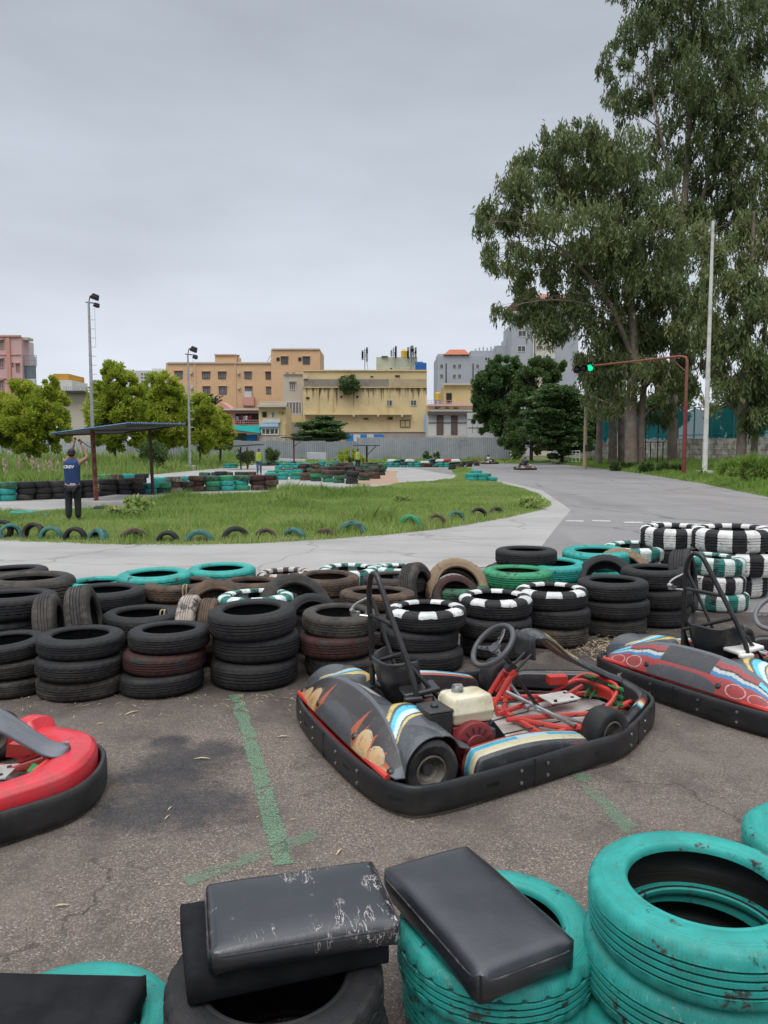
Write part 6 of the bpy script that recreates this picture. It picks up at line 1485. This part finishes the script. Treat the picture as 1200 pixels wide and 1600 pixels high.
# salmon house with washing and teal awning
b=Bld('house','salmon pink house with washing on its terrace and a teal awning',372,106); b.shade=W_PK2
b.block(328,405,641,700,W_PK2,d=7); b.slab(326,406,638.5,641.5,wallm('pale_ledge',(.6,.5,.46),(.5,.42,.38)),.8,name='roof_ledge'); b.slab(368,404,646,663.5,VOID,.02,name='terrace_opening'); b.rail(366,405,656.5,664,W_PK2,12,-.7)
x0,x1,z0,z1=b.R(326,364,627,641,1.); mb=MB(); mb.add([(x0,b.y+1,z0),(x1,b.y+1,z0),((x0+x1)/2,b.y+1,z1),(x0,b.y+6,z0),(x1,b.y+6,z0),((x0+x1)/2,b.y+6,z1)],[(0,1,2),(3,5,4),(0,2,5,3),(1,4,5,2),(0,3,4,1)]); b.put('gable',mb,W_PK2)
x0,x1,z0,z1=b.R(358,407,664.5,677,-2.); mb=MB(); mb.add([(x0,b.y-2.4,z0+.55),(x1,b.y-2.4,z0),(x1,b.y-1.2,z1),(x0,b.y-1.2,z1),(x0,b.y-2.3,z0+.45),(x1,b.y-2.3,z0-.1),(x1,b.y-1.1,z1-.05),(x0,b.y-1.1,z1-.05)],[(0,1,2,3),(4,7,6,5),(0,4,5,1),(1,5,6,2),(2,6,7,3),(3,7,4,0)]); b.put('awning',mb,TEALS); b.slab(385,402,679,700,BLUEP,.1,name='blue_wall',dy=-1.); b.slab(362,385,677,700,wallm('green_screen',(.05,.10,.075),(.035,.07,.055)),.1,name='green_screen',dy=-1.)
CL=[mottle('cloth_'+n,c,tuple(a*.8 for a in c),6,.9) for n,c in (('maroon',(.2,.03,.06)),('grey',(.3,.3,.33)),('white',(.6,.6,.6)),('navy',(.03,.03,.1)),('red',(.4,.05,.06)),('teal',(.03,.25,.26)))]
for i,(u,v0,v1,k) in enumerate(((371,651,658,1),(374.5,650,656,3),(378,649.5,656,0),(381.5,650.5,657,1),(385,650,656.5,2),(388.5,650.5,657,0),(391.5,649.5,656,0),(375,657,663,4),(380,657,664,5))):
    x0,x1,z0,z1=b.R(u-1.5,u+1.5,v0,v1,-.5); nn=i*.7; mb=MB(); mb.grid(lambda a,c:(lerp(x0,x1,a)+.03*math.sin(c*6+nn),b.y-.5+.06*math.sin(a*9+nn),lerp(z0,z1,c)),7,7); tag(mb.build('hanging_cloth',CL[k],None,smooth=60,solid=.02),f"{['maroon','grey','white','navy','red','teal'][k]} cloth drying on the salmon house terrace, {ORD[i]} from the left",'laundry','washing on the salmon terrace')
# small yellow shop with blue banner
b=Bld('shop_house','small yellow shop house with white balcony and pale blue shop banner',427,105); b.shade=W_YE2
b.block(405,447,635,700,W_YE2,d=6); b.slab(403,448,632.5,636.5,W_BG,.9,name='roof_slab'); b.win(410,417,643.5,652,FRD,VOID,0,sill=False); b.win(424,429.5,643,653,FRM,GLS,1,sill=False); b.win(436,438,643.5,646,W_YE2,VOID,0,sill=False,th=.03); b.win(440.5,443,643.5,648,W_YE2,VOID,0,sill=False,th=.03); b.rail(406,447,627.5,632.5,W_WH,12,-.5)
b.slab(413,439,654.5,660.8,W_WH,1.1,name='balcony'); b.slab(407,437,661.4,668,SKYB,1.2,name='banner'); 
x0,x1,z0,z1=b.R(410.5,434,663.2,666.2); mb=MB()
xx=x0
while xx<x1-.1: w_=random.uniform(.12,.3); mb.b2((xx,b.y-1.215,z0+random.uniform(0,.03)),(xx+w_,b.y-1.202,z1)); xx+=w_+.09
b.put('banner_lettering',mb,W_WH)
b.win(408,436,668.5,680,FRM,GLS,3,dy=-.9,sill=False); b.slab(407,447,680.5,691,wallm('tile_cladding',(.42,.36,.31),(.3,.26,.23),(.5,.46,.42),.6,1.2),.9,name='tiled_wall'); b.slab(437.2,447,661.5,680,W_YE2,.7,name='side_wall')
# shed with brown shutters and yellow house above
b=Bld('shed','white shed with two tall brown shutters behind the metal fence',703,108); b.shade=W_WH
b.block(668.5,739,648,700,W_WH,d=8); b.slab(668,740,643,648.5,SHUT,.6,name='eaves')
for u0,u1 in ((682,693),(704.5,715)): b.slab(u0,u1,649.5,680,SHUT,.1,name='door')
for v in (660,): b.slab(669,738,v,v+.6,DARKM,.14,name='rail'); 
b.slab(669,738,680.5,685,W_BG,.3,name='sill'); b.block(730,772,645,700,W_WH,'annex',5,dy=-1.)
for u in (738,746,754,762): b.slab(u,u+.5,646,677,DARKM,.06,name='panel_joint',dy=-1.)
for v in (655,668): b.slab(731,771,v,v+.5,DARKM,.06,name='panel_joint',dy=-1.)
b=Bld('house','small yellow house with a balcony above the white shed',708,112); b.shade=W_YE2
b.block(668,772,632,660,W_YE2,d=7); b.block(694,748,600.5,640,W_YE2,'upper_room',6,dy=1.5); b.slab(690,750,599,602,W_BG,.5,dy=1.5); b.rail(668,740,625.5,632,W_PK,12,-.3); b.slab(668,745,632,634.5,W_PK,.6); b.slab(672,740,640,643,W_WH,.1); b.win(697,706,614,630,FRD,VOID,0,dy=1.5,sill=False)
for u0,u1 in ((679,686),(695,702),(708,716)): b.win(u0,u1,636.5,639,W_YE2,VOID,0,sill=False,th=.03)
# grey apartments with red roofs
b=Bld('apartment_building','blue-grey apartment terrace with red tiled roof pieces in the far background',740,212); b.shade=W_WH
b.block(683,790,556,700,W_GR,d=16); b.block(735,800,548,600,W_GR,'upper_wall',10,dy=1.); b.block(684,730,553,600,W_GR,'upper_wall',8,dy=.6)
x0,x1,z0,z1=b.R(693,734,543.5,554,-.5); mb=MB(); mb.add([(x0,b.y-.6,z0),(x1,b.y-.6,z0),(x1,b.y+8,z0),(x0,b.y+8,z0),(x0+2.,b.y+3,z1),(x1-1,b.y+3,z1)],[(0,1,5,4),(1,2,5),(2,3,4,5),(3,0,4),(0,3,2,1)]); b.put('tiled_roof',mb,TERR)
for u in (690,698,710,718,731,746,760): 
    for v in (569,584.5): 
        if u not in(698,731) : b.win(u-2.4,u+2.4,v,v+6.5,FRM,GLS,1,sill=False)
for u in (697,739): b.slab(u-1,u+1,568,611,VOID,.05,name='stair_slot')
for u in (695,701,707,713,718): b.win(u-1.2,u+1.2,552.5,556.5,FRM,GLS,0,dy=-.004,sill=False)
b.win(757,766,558,564,FRM,GLS,1,sill=False)
for i,u in enumerate(range(742,800,6)): b.slab(u,u+2.,545-(i%3)*.9-(i*.5),548.5,W_GR,.4,name='chimney',dy=2.)
b.block(775,800,540,600,W_GR,'step',9,dy=-.6); b.block(790,802,528,600,W_GR,'step',9,dy=-1.2)
b=Bld('apartment_tower','tall grey apartment tower with red roof behind the eucalyptus',840,205); b.shade=W_GR
b.block(797,833,505,700,W_GR,d=14,dy=-1.); b.block(815,905,476,700,W_GR,d=14,dy=0); b.block(833.4,866,504,700,W_BG,'side_wing',10,dy=-.6); b.slab(800,910,466.5,469.5,W_WH,2.2,name='eaves'); b.slab(832,834.5,510,560,W_WH,.5,name='pilaster',dy=-1.); b.slab(836,866,553,561,W_WH,1.2,name='balcony',dy=-.6)
x0,x1,z0,z1=b.R(806,908,459,467,-2.); mb=MB(); mb.add([(x0,b.y-2.4,z0),(x1,b.y-2.4,z0),(x1,b.y+16,z0),(x0,b.y+16,z0),(x0+4,b.y+5,z1+1.2),(x1-4,b.y+5,z1+1.2)],[(0,1,5,4),(1,2,5),(2,3,4,5),(3,0,4),(0,3,2,1)]); b.put('tiled_roof',mb,TERR)
for u0,u1,v0,v1 in ((809,822.5,516,526),(808,821.5,540,550)): b.win(u0,u1,v0,v1,FRM,GLS,1,dy=-1.,sill=False)
for v in (480,492,505,520,540): b.win(838,846,v,v+7,FRM,GLS,1,dy=-.6,sill=False); b.win(852,862,v,v+8,FRM,GRIL,1,dy=-.6,sill=False)
for u in (815,826): b.win(u-3,u+3,482,491,FRM,GLS,1,sill=False)
# ------------------------------------------------------------------ trees
def quad_leaves(C,D,L,W,bend=.0):
    """rhombus leaves: centres C, unit axis D, lengths L, widths W"""
    n=len(C); a=rng.normal(size=(n,3)); S=unit(np.cross(D,a)); N=np.cross(D,S)
    hl=(D*L[:,None])/2; hw=(S*W[:,None])/2
    return np.stack([C-hl,C-hl*.1+hw+N*(W*bend)[:,None],C+hl,C-hl*.1-hw+N*(W*bend)[:,None]],1)
def limb(mb,a,b,r0,r1,sag=.0,wig=.25,n=7,m=0):
    a=Vector(a);b=Vector(b); d=(b-a).length; pts=[]
    o1=Vector((random.gauss(0,1),random.gauss(0,1),0))*wig*d*.12
    for i in range(n):
        t=i/(n-1); p=a.lerp(b,t)+o1*math.sin(t*math.pi)+Vector((0,0,sag*d*math.sin(t*math.pi))); pts.append(p)
    mb.tube(pts,[lerp(r0,r1,(i/(n-1))**.8) for i in range(n)],7,m)
    return pts
def eucalyptus(name,label,base,trunks,clumps,dens,yy,ys=2.2,tints=(0,1),group='eucalyptus trees on the right verge',leafL=.46):
    rt=empty('eucalyptus_tree',base,0,label,'tree',group); off=-Vector(base)
    mb=MB(); tops=[]
    for tr in trunks: # list of (pixel u,v,dy, radius)
        pts=catmull([PD(u,v,yy+dy) for u,v,dy,r in tr],5); rs=[]; m=len(tr)
        for i in range(len(pts)): f=i/(len(pts)-1)*(m-1); j=min(int(f),m-2); rs.append(lerp(tr[j][3],tr[j+1][3],f-j))
        mb.tube(pts,rs,12); tops+=list(zip(pts,rs))
    C=[];Dv=[];T=[];Ls=[]
    for (u,v,r) in clumps:
        dy=random.uniform(-ys,ys); c=PD(u,v,yy+dy); Rm=r/1200*yy
        # limb to the clump from a trunk point below it
        cand=[q for q in tops if q[0].z<c.z+.5] or tops
        q=min(cand,key=lambda q:(q[0]-c).length+.6*abs(q[0].z-(c.z-1.6)))
        lp=limb(mb,q[0],c+Vector((0,0,Rm*.3)),min(q[1]*.5,.13),.02,.08)
        tops+=[(p_,min(q[1]*.4,.09)) for p_ in lp[2:]]
        nst=int(dens*Rm*Rm); ct=random.uniform(*tints)
        # twigs out to sub-tufts, strands hang off them
        nsub=max(4,int(Rm*Rm*2.2)); subs=rng.normal(size=(nsub,3)); subs=unit(subs)*(rng.random((nsub,1))**.4)*np.array([Rm,Rm*.9,Rm*.85])
        for s_ in subs[:6]: limb(mb,lp[-2],c+Vector(s_)*.9,.022,.008,.05,n=4)
        per=max(3,nst//nsub)
        for s_ in subs:
            sr=Rm*random.uniform(.22,.42); t0=np.clip(ct+random.uniform(-.25,.25),0,1)
            o=np.array(c)+s_+rng.normal(size=(per,3))*sr*np.array([.62,.62,.45]); k=rng.integers(5,11,per)
            ln=rng.uniform(.35,1.0,per)*min(1,Rm/1.2+.3)
            for i in range(per):
                kk=k[i]; t=np.linspace(0,1,kk); dr=np.array([rng.normal()*.25,rng.normal()*.25,-1.]); dr/=np.linalg.norm(dr)
                pos=o[i]+dr*(t*ln[i])[:,None]+rng.normal(size=(kk,3))*.07
                C.append(pos); dd=rng.normal(size=(kk,3))*.42+dr; Dv.append(unit(dd)); T.append(np.full(kk,t0))
    C=np.concatenate(C);Dv=np.concatenate(Dv);T=np.concatenate(T); n=len(C)
    V=quad_leaves(C,Dv,leafL*rng.uniform(.6,1.3,n),leafL*.23*rng.uniform(.7,1.4,n)); V+=np.array(off)
    tr=mb.build('trunk',BARK,rt,smooth=60); tr.location=off
    quads_obj('crown',V,EUCL,np.clip(T+rng.normal(size=n)*.12,0,1),rt); return n
nl=0
Y1=60.; bx=PD(990,712,Y1)
E1=[(900,225,42),(850,240,40),(955,235,45),(822,285,40),(880,285,48),(940,290,52),(1000,300,55),(776,322,26),(762,352,17),(752,338,12),(830,345,45),(900,355,55),(965,370,58),(1040,370,55),(790,392,34),(772,405,15),(850,405,46),(920,430,56),(990,440,56),(1050,450,50),(806,438,24),(842,478,30),(868,470,30),(790,486,17),(812,492,18),(880,505,42),(938,515,52),(1000,520,48),(1050,520,45),(912,565,30),(955,588,40),(1015,580,44),(1058,580,38),(930,628,24),(975,630,26),(1030,640,24),(925,205,20),(868,205,16),(905,188,9),(1088,600,26),(1020,480,40),(985,565,34),(1080,500,36),(1090,545,30),(812,258,18),(790,350,20)]
nl+=eucalyptus('e','broad leaning eucalyptus with the thick pale trunk, left of the white mast',(bx.x,Y1,vz(bx.x,Y1)),[[(986,722,0,.52),(986,640,0,.44),(990,540,.3,.38),(982,440,.4,.30),(968,340,.3,.2),(960,260,.2,.1)],[(1000,722,.4,.3),(1003,640,.5,.26),(1012,560,.8,.2),(1030,460,1.2,.14)],[(989,560,.2,.22),(950,470,-.6,.16),(890,400,-1.,.1),(840,360,-1.2,.07)]],E1,78,Y1,2.4,(.1,.9))
Y2=66.; bx=PD(1045,712,Y2)
E2=[(985,45,34),(962,95,24),(958,128,16),(948,112,10),(1030,20,46),(1040,90,52),(1100,40,52),(1100,110,52),(1160,30,54),(1165,110,52),(1215,60,55),(985,150,36),(1048,160,50),(1120,180,54),(1180,190,54),(1010,225,44),(1080,245,54),(1150,262,54),(1205,270,54),(1100,312,52),(1160,335,50),(1215,340,50),(1000,-20,45),(1080,-30,55),(1160,-40,55),(1230,-30,50),(965,60,14),(1075,395,44),(1060,330,36),(972,175,20),(955,155,10)]
nl+=eucalyptus('e','tallest eucalyptus rising past the top of the photo',(bx.x,Y2,vz(bx.x,Y2)),[[(1050,725,0,.42),(1052,600,0,.38),(1058,450,.2,.32),(1070,300,.4,.25),(1080,150,.4,.17),(1085,0,.2,.09)],[(1064,420,.3,.2),(1100,300,.5,.15),(1130,180,.6,.1),(1150,60,.6,.06)],[(1066,350,.3,.18),(1030,200,0,.11),(1010,90,0,.06)]],E2,52,Y2,2.6,(0,.75),leafL=.48)
Y3=49.; bx=PD(1160,712,Y3)
E3=[(1150,400,40),(1190,420,46),(1140,465,40),(1190,500,46),(1138,535,36),(1182,570,44),(1148,610,30),(1205,625,38),(1128,590,22),(1225,460,50),(1230,560,46),(1165,350,36),(1205,370,36),(1118,500,22),(1195,650,28),(1170,640,20),(1122,560,24),(1105,420,32),(1112,370,30),(1100,470,28),(1108,530,24),(1210,590,40),(1160,590,36),(1112,620,16)]
nl+=eucalyptus('e','drooping bright eucalyptus at the right photo edge beside the white mast',(bx.x,Y3,vz(bx.x,Y3)),[[(1158,725,0,.32),(1160,640,0,.27),(1168,520,.2,.22),(1175,400,.2,.14),(1178,330,.2,.07)],[(1178,725,.6,.22),(1182,620,.7,.18),(1200,480,.8,.1)]],E3,95,Y3,1.9,(.35,1.),leafL=.40)
Y4=70.
for i,(u,v,s_,lb,cl) in enumerate(((936,640,.3,'slim eucalyptus trunk left of the double trunk',[(930,600,26),(945,560,30),(915,560,20)]),(957,650,.42,'dark rough trunk just left of the thick pale trunk',[(955,570,34),(985,560,28),(965,520,30)]))):
    bx=PD(u,712,Y4); nl+=eucalyptus('e',lb,(bx.x,Y4,vz(bx.x,Y4)),[[(u,724,0,s_),(u+1,650,0,s_*.85),(u+3,560,0,s_*.6),(u+6,480,0,s_*.3)]]+([[(u+14,724,.4,s_*.8),(u+13,640,.4,s_*.7),(u+10,560,.3,s_*.4)]] if i else []),cl,70,Y4,1.4,(0,.6))
# rounded leafy trees --------------------------------------------------------
def bushy(name,label,base,crown,mat,bark,trunk_r,n,L,W,up=.3,group=None,cat='tree',nclump=None,flat=None,tr_top=None,cs=.34,stems=1):
    """crown: ellipsoids (x,y,z,rx,ry,rz) in world space"""
    rt=empty(name,base,0,label,cat,group); off=-Vector(base); mb=MB(); C=[];D=[];T=[]
    vol=[e[3]*e[5] for e in crown]; sv=sum(vol)
    zt=tr_top if tr_top else max(e[2] for e in crown)
    for s_ in range(stems):
        sp=Vector((random.uniform(-1,1),random.uniform(-1,1),0))*(.25*(stems>1)*trunk_r*6)
        mb.tube(catmull([Vector(base)+Vector((0,0,-.2))+sp*.3,Vector(base)+Vector((random.gauss(0,.05),0,(zt-base[2])*.4))+sp,Vector(base)+Vector((random.gauss(0,.1),0,(zt-base[2])*.85))+sp*1.6],4),[trunk_r*lerp(1,.4,i/8) for i in range(9)],9)
    for e,vv in zip(crown,vol):
        c=np.array(e[:3]); r=np.array(e[3:]); k=max(5,int((nclump or 60)*vv/sv)); p=rng.normal(size=(k,3)); p=unit(p); rad=.55+.45*rng.random((k,1))**.6; cc=c+p*r*rad
        per=max(8,int(n*vv/sv/k))
        for q,pp in zip(cc,p):
            sz=cs*(.7+.7*random.random())*min(r); t0=random.random()
            if random.random()<.5: limb(mb,Vector(base)+Vector((0,0,(zt-base[2])*random.uniform(.35,.8))),q,trunk_r*.35,.012,.05,n=5)
            o=rng.normal(size=(per,3)); o=unit(o)*(rng.random((per,1))**.45)*sz
            if flat: o[:,2]*=flat; o[:,:2]*=1.5; 
            dd=unit(o+.001)*.8+pp*.5+rng.normal(size=(per,3))*.5+np.array([0,0,up])
            if flat: dd[:,2]=dd[:,2]*.25-.12
            C.append(q+o); D.append(unit(dd)); T.append(np.full(per,t0))
    C=np.concatenate(C);D=np.concatenate(D);T=np.concatenate(T); m=len(C)
    V=quad_leaves(C,D,L*rng.uniform(.6,1.35,m),W*rng.uniform(.6,1.35,m),.25)+np.array(off)
    o=mb.build('trunk',bark,rt,smooth=60); o.location=off; quads_obj('crown',V,mat,np.clip(T+rng.normal(size=m)*.15,0,1),rt); return m
def px_crown(yy,L): return [(PD(u,v,yy+dy).x,yy+dy,PD(u,v,yy+dy).z,r/1200*yy,(r/1200*yy)*.9,rz/1200*yy) for u,v,r,rz,dy in L]
LT='lime green trees by the left fence'
def lime(label,u,vb,yy,cr,n,zb=.15,tr=.13): 
    p=PD(u,vb,yy); return bushy('lime_tree',label,(p.x,yy,zb),px_crown(yy,cr),LIMEL,BARKD,tr,int(n*2.7),.26,.105,.35,LT,nclump=260,cs=.30)
nl+=lime('broad lime green tree at the left photo edge',45,735,50,[(40,655,42,45,0),(75,650,32,45,.3),(8,660,32,40,0),(78,612,17,26,0),(38,622,28,26,.2),(-25,660,34,42,.5),(95,670,18,26,-.2),(55,690,44,22,0)],19000)
nl+=lime('tall lime green tree behind the shelter and the grey mast',180,735,58,[(182,600,26,34,0),(160,630,26,34,.2),(205,625,22,36,0),(180,650,42,40,0),(150,650,16,24,0),(210,660,20,28,.2),(185,684,38,18,0)],17000)
nl+=lime('second tall lime green tree right of the shelter',255,735,63,[(255,605,26,26,0),(240,620,22,28,0),(270,630,24,34,0),(255,655,40,38,0),(230,640,16,30,.3),(280,660,20,30,0),(255,684,34,16,0)],15000)
nl+=lime('lime green tree behind the shorter floodlight mast',313,732,68,[(312,640,20,26,0),(302,660,22,30,0),(325,662,20,30,.3),(312,685,28,20,0)],9500)
nl+=lime('smallest lime green tree, rightmost of its row',344,730,72,[(345,660,16,22,0),(338,675,18,24,0),(354,678,13,22,0),(345,692,20,14,0)],7500)
def dark(label,name,u,vb,yy,cr,n,mat=DARKL,L=.42,W=.2,group='dark leafy trees at the bend',zb=.4,flat=None,nc=110,cs=.3,tr=.22): 
    p=PD(u,vb,yy); return bushy(name,label,(p.x,yy,zb),px_crown(yy,cr),mat,BARKD,tr,int(n*1.7),L,W,.1,group,nclump=int(nc*1.6),flat=flat,cs=cs)
nl+=dark('dark round tree in front of the grey apartments','leafy_tree',785,718,100,[(785,580,28,22,0),(768,600,28,26,0),(800,610,30,36,0),(765,630,24,22,0),(785,650,30,30,0),(752,662,16,12,0),(745,638,8,7,0)],15000,L=.5,W=.26)
nl+=dark('mid-green bushy tree between two darker trees','leafy_tree',830,718,92,[(832,600,28,34,0),(818,640,26,38,0),(845,585,28,24,.5),(820,685,34,30,-.5),(800,690,22,22,0),(868,575,22,20,.5),(855,640,28,40,.5)],15000,mat=SHRUBL,L=.42,W=.22)
nl+=dark('dark tree with drooping layered fronds beside the lattice fence','leafy_tree',878,716,84,[(872,620,32,20,0),(860,645,36,18,0),(882,665,36,18,0),(866,685,36,16,-.4),(890,640,28,22,0),(895,690,22,20,0),(870,705,30,10,0),(850,665,24,16,0)],17000,L=.46,W=.19,flat=.42,nc=150,cs=.55)
nl+=dark('dark spreading flat-topped tree before the stained building','spreading_tree',500,700,99,[(500,655,18,5,0),(488,664,28,6,0),(515,662,22,6,0),(500,674,36,7,0),(478,682,20,6,0),(520,682,24,6,0),(500,686,34,6,0)],9000,L=.45,W=.17,group=None,zb=0,flat=.25,nc=90,cs=1.2,tr=.15)
nl+=dark('loose shrub growing out of the stained facade','wall_shrub',545,618,114.2,[(545,596,13,9,0),(538,604,10,8,0),(552,603,9,9,0),(545,612,9,6,0)],1500,mat=SHRUBL,L=.38,W=.15,group=None,zb=PD(545,618,114).z,nc=30,cs=.5,tr=.05)
for lb,u,v,yy,cr,n,mt in (('dark bush under the second lime green tree',235,735,54,[(235,712,22,20,0),(222,722,14,12,0)],3500,SHRUBL),('bush by the fence left of the pale slab',424,722,80,[(424,712,12,10,0)],1600,SHRUBL),('brown-leaved bush beside the small shelter',388,728,66,[(380,712,9,10,0),(392,714,10,9,0)],1300,SHRUBL),('bright green weeds behind the far marshal',545,728,82,[(548,712,20,9,0),(535,718,13,7,0),(560,718,10,7,0)],2500,LIMEL),('dark weeds at the far fence middle',668,722,93,[(668,712,7,6,0),(682,713,5,6,0)],900,SHRUBL)):
    p=PD(u,v,yy); nl+=bushy('bush',lb,(p.x,yy,0),px_crown(yy,cr),mt,BARKD,.03,n,.24,.11,.5,'bushes along the fences',cat='bush',nclump=34,cs=.45,stems=3)
# bushes on the verge and by the wall
for lb,u,v,yy,cr,n in (('clump of tall leafy grass at right edge of the verge',1165,745,33,[(1150,735,22,16,0),(1175,732,26,18,0),(1195,738,20,14,.5)],4500),('leafy bush left of the maroon gantry post',968,735,58,[(965,728,12,7,0),(985,730,10,6,0)],2200),('leafy bush by the foot of the pale trunk',1012,735,52,[(1010,730,11,6,0)],1500),('leafy bush between wall and mast',1040,735,50,[(1035,730,13,6,0),(1055,731,10,5,0)],1800)):
    p=PD(u,v,yy); nl+=bushy('bush',lb,(p.x,yy,vz(p.x,yy)),px_crown(yy,cr),SHRUBL if 'grass' not in lb else GRASST,BARKD,.03,n,.34 if 'grass' in lb else .2,.05 if 'grass' in lb else .1,.9,'bushes on the right verge',cat='bush',nclump=30,cs=.5,stems=3)
# trees beyond the net fence
for lb,u,v,yy,cr,n in (('bushy tree behind the net fence right of the thick trunk',1040,700,100,[(1030,650,34,34,0),(1055,630,30,30,0),(1010,660,26,28,0)],9000),('bushy tree behind the net fence at the right edge',1180,700,76,[(1170,640,40,40,0),(1205,620,40,40,0),(1135,660,30,26,0)],9000),('dark tree behind the net fence left of the thick trunk',945,700,92,[(940,650,30,34,0),(965,630,26,34,0),(920,668,24,22,0)],8000)):
    nl+=dark(lb,'leafy_tree',u,v,yy,cr,n,mat=SHRUBL,group='trees behind the net fence',nc=80)
# palm behind the lime trees
p=PD(330,700,112); zt=PD(330,640,112).z; rt=empty('palm_tree',(p.x,112,0),0,'small palm in front of the orange apartment block','tree'); mb=MB(); mb.tube([(0,0,-.2),(.1,0,zt*.5),(0,0,zt)],[.3,.24,.2],9); mb.build('trunk',BARK,rt,smooth=60)
C=[];D=[]
for i in range(26):
    a=random.uniform(0,6.28); el=random.uniform(.1,1.35); Lf=random.uniform(2.4,3.6); t=np.linspace(.1,1,22); h=np.array([math.cos(a)*math.cos(el),math.sin(a)*math.cos(el),math.sin(el)])
    for sd in (-1,1):
        pos=h*(t*Lf)[:,None]; pos[:,2]-=(t**2)*Lf*.35; s=np.cross(h,[0,0,1.]); s/=np.linalg.norm(s)+1e-6
        dd=unit(np.tile(h*.6+s*sd*.8+np.array([0,0,-.25]),(22,1))+rng.normal(size=(22,3))*.12); C.append(pos+dd*.35+np.array([0,0,zt])); D.append(dd)
C=np.concatenate(C);D=np.concatenate(D); V=quad_leaves(C,D,np.full(len(C),.85),np.full(len(C),.16)); quads_obj('crown',V,PALML,rng.random(len(C)),rt)
# tall reed-like grass with plumes at far left, weeds on the island
def tuft(u,v,yy,label,n,h,w,spread,plumes=0,zb=.2,mat=GRASST):
    p=PD(u,v,yy); rt=empty('grass_clump',(p.x,yy,zb),0,label,'grass clump'); q=rng.normal(size=(n,2))*np.array(spread); V=blades(q,np.zeros(n),h*rng.uniform(.5,1.2,n),w*rng.uniform(.6,1.4,n),.55); quads_obj('blades',V,mat,rng.random(n),rt,kind='stuff')
    if plumes:
        q=rng.normal(size=(plumes,2))*np.array(spread); k=10; Z=np.repeat(h*rng.uniform(1.1,1.6,plumes),k)+np.tile(np.linspace(-.25,.2,k),plumes); B_=np.column_stack([np.repeat(q[:,0],k)+rng.normal(size=plumes*k)*.03,np.repeat(q[:,1],k),Z]); V=quad_leaves(B_,unit(rng.normal(size=(plumes*k,3))*.4+np.array([0,0,1])),np.full(plumes*k,.2),np.full(plumes*k,.07)); quads_obj('plumes',V,PLUME,rng.random(plumes*k),rt,kind='stuff')
tuft(45,752,33,'tall grass with pinkish plumes at far left',1700,.6,.03,(1.3,.8),24); tuft(80,756,30,'tall grass clump behind the man',1400,.55,.03,(.9,.7),3); tuft(5,752,36,'tall grass at the left photo edge below the broad tree',1500,.65,.03,(1.2,.7),9); tuft(25,762,29.5,'thick grass clump behind the left barrier tyres',1300,.5,.028,(1.4,.5),0)
for i,(u,v,lb,s) in enumerate(((215,800,'leafy weed beside the shelter slab',.35),(197,808,'spreading weed right of the man',.3),(440,790,'tall weed in the middle of the island grass',.22),(628,785,'dark upright weed on the right half of the island',.18),(830,790,'leafy weed cluster at the right end of the island',.3),(165,770,'short weed tuft at the slab corner',.2))):
    p=P(u,v,.1); zb=isl.z(p.x,p.y) if u<900 else vz(p.x,p.y)
    nl+=bushy('weed',lb,(p.x,p.y,zb),[(p.x,p.y,zb+s*.5,s*1.3,s,s*.55)],GRASSL,BARKD,.008,700,.10,.05,.6,'weeds on the grass',cat='weed',nclump=22,cs=.5,stems=3)
print('leaves',nl,'tyres',n_tyres)
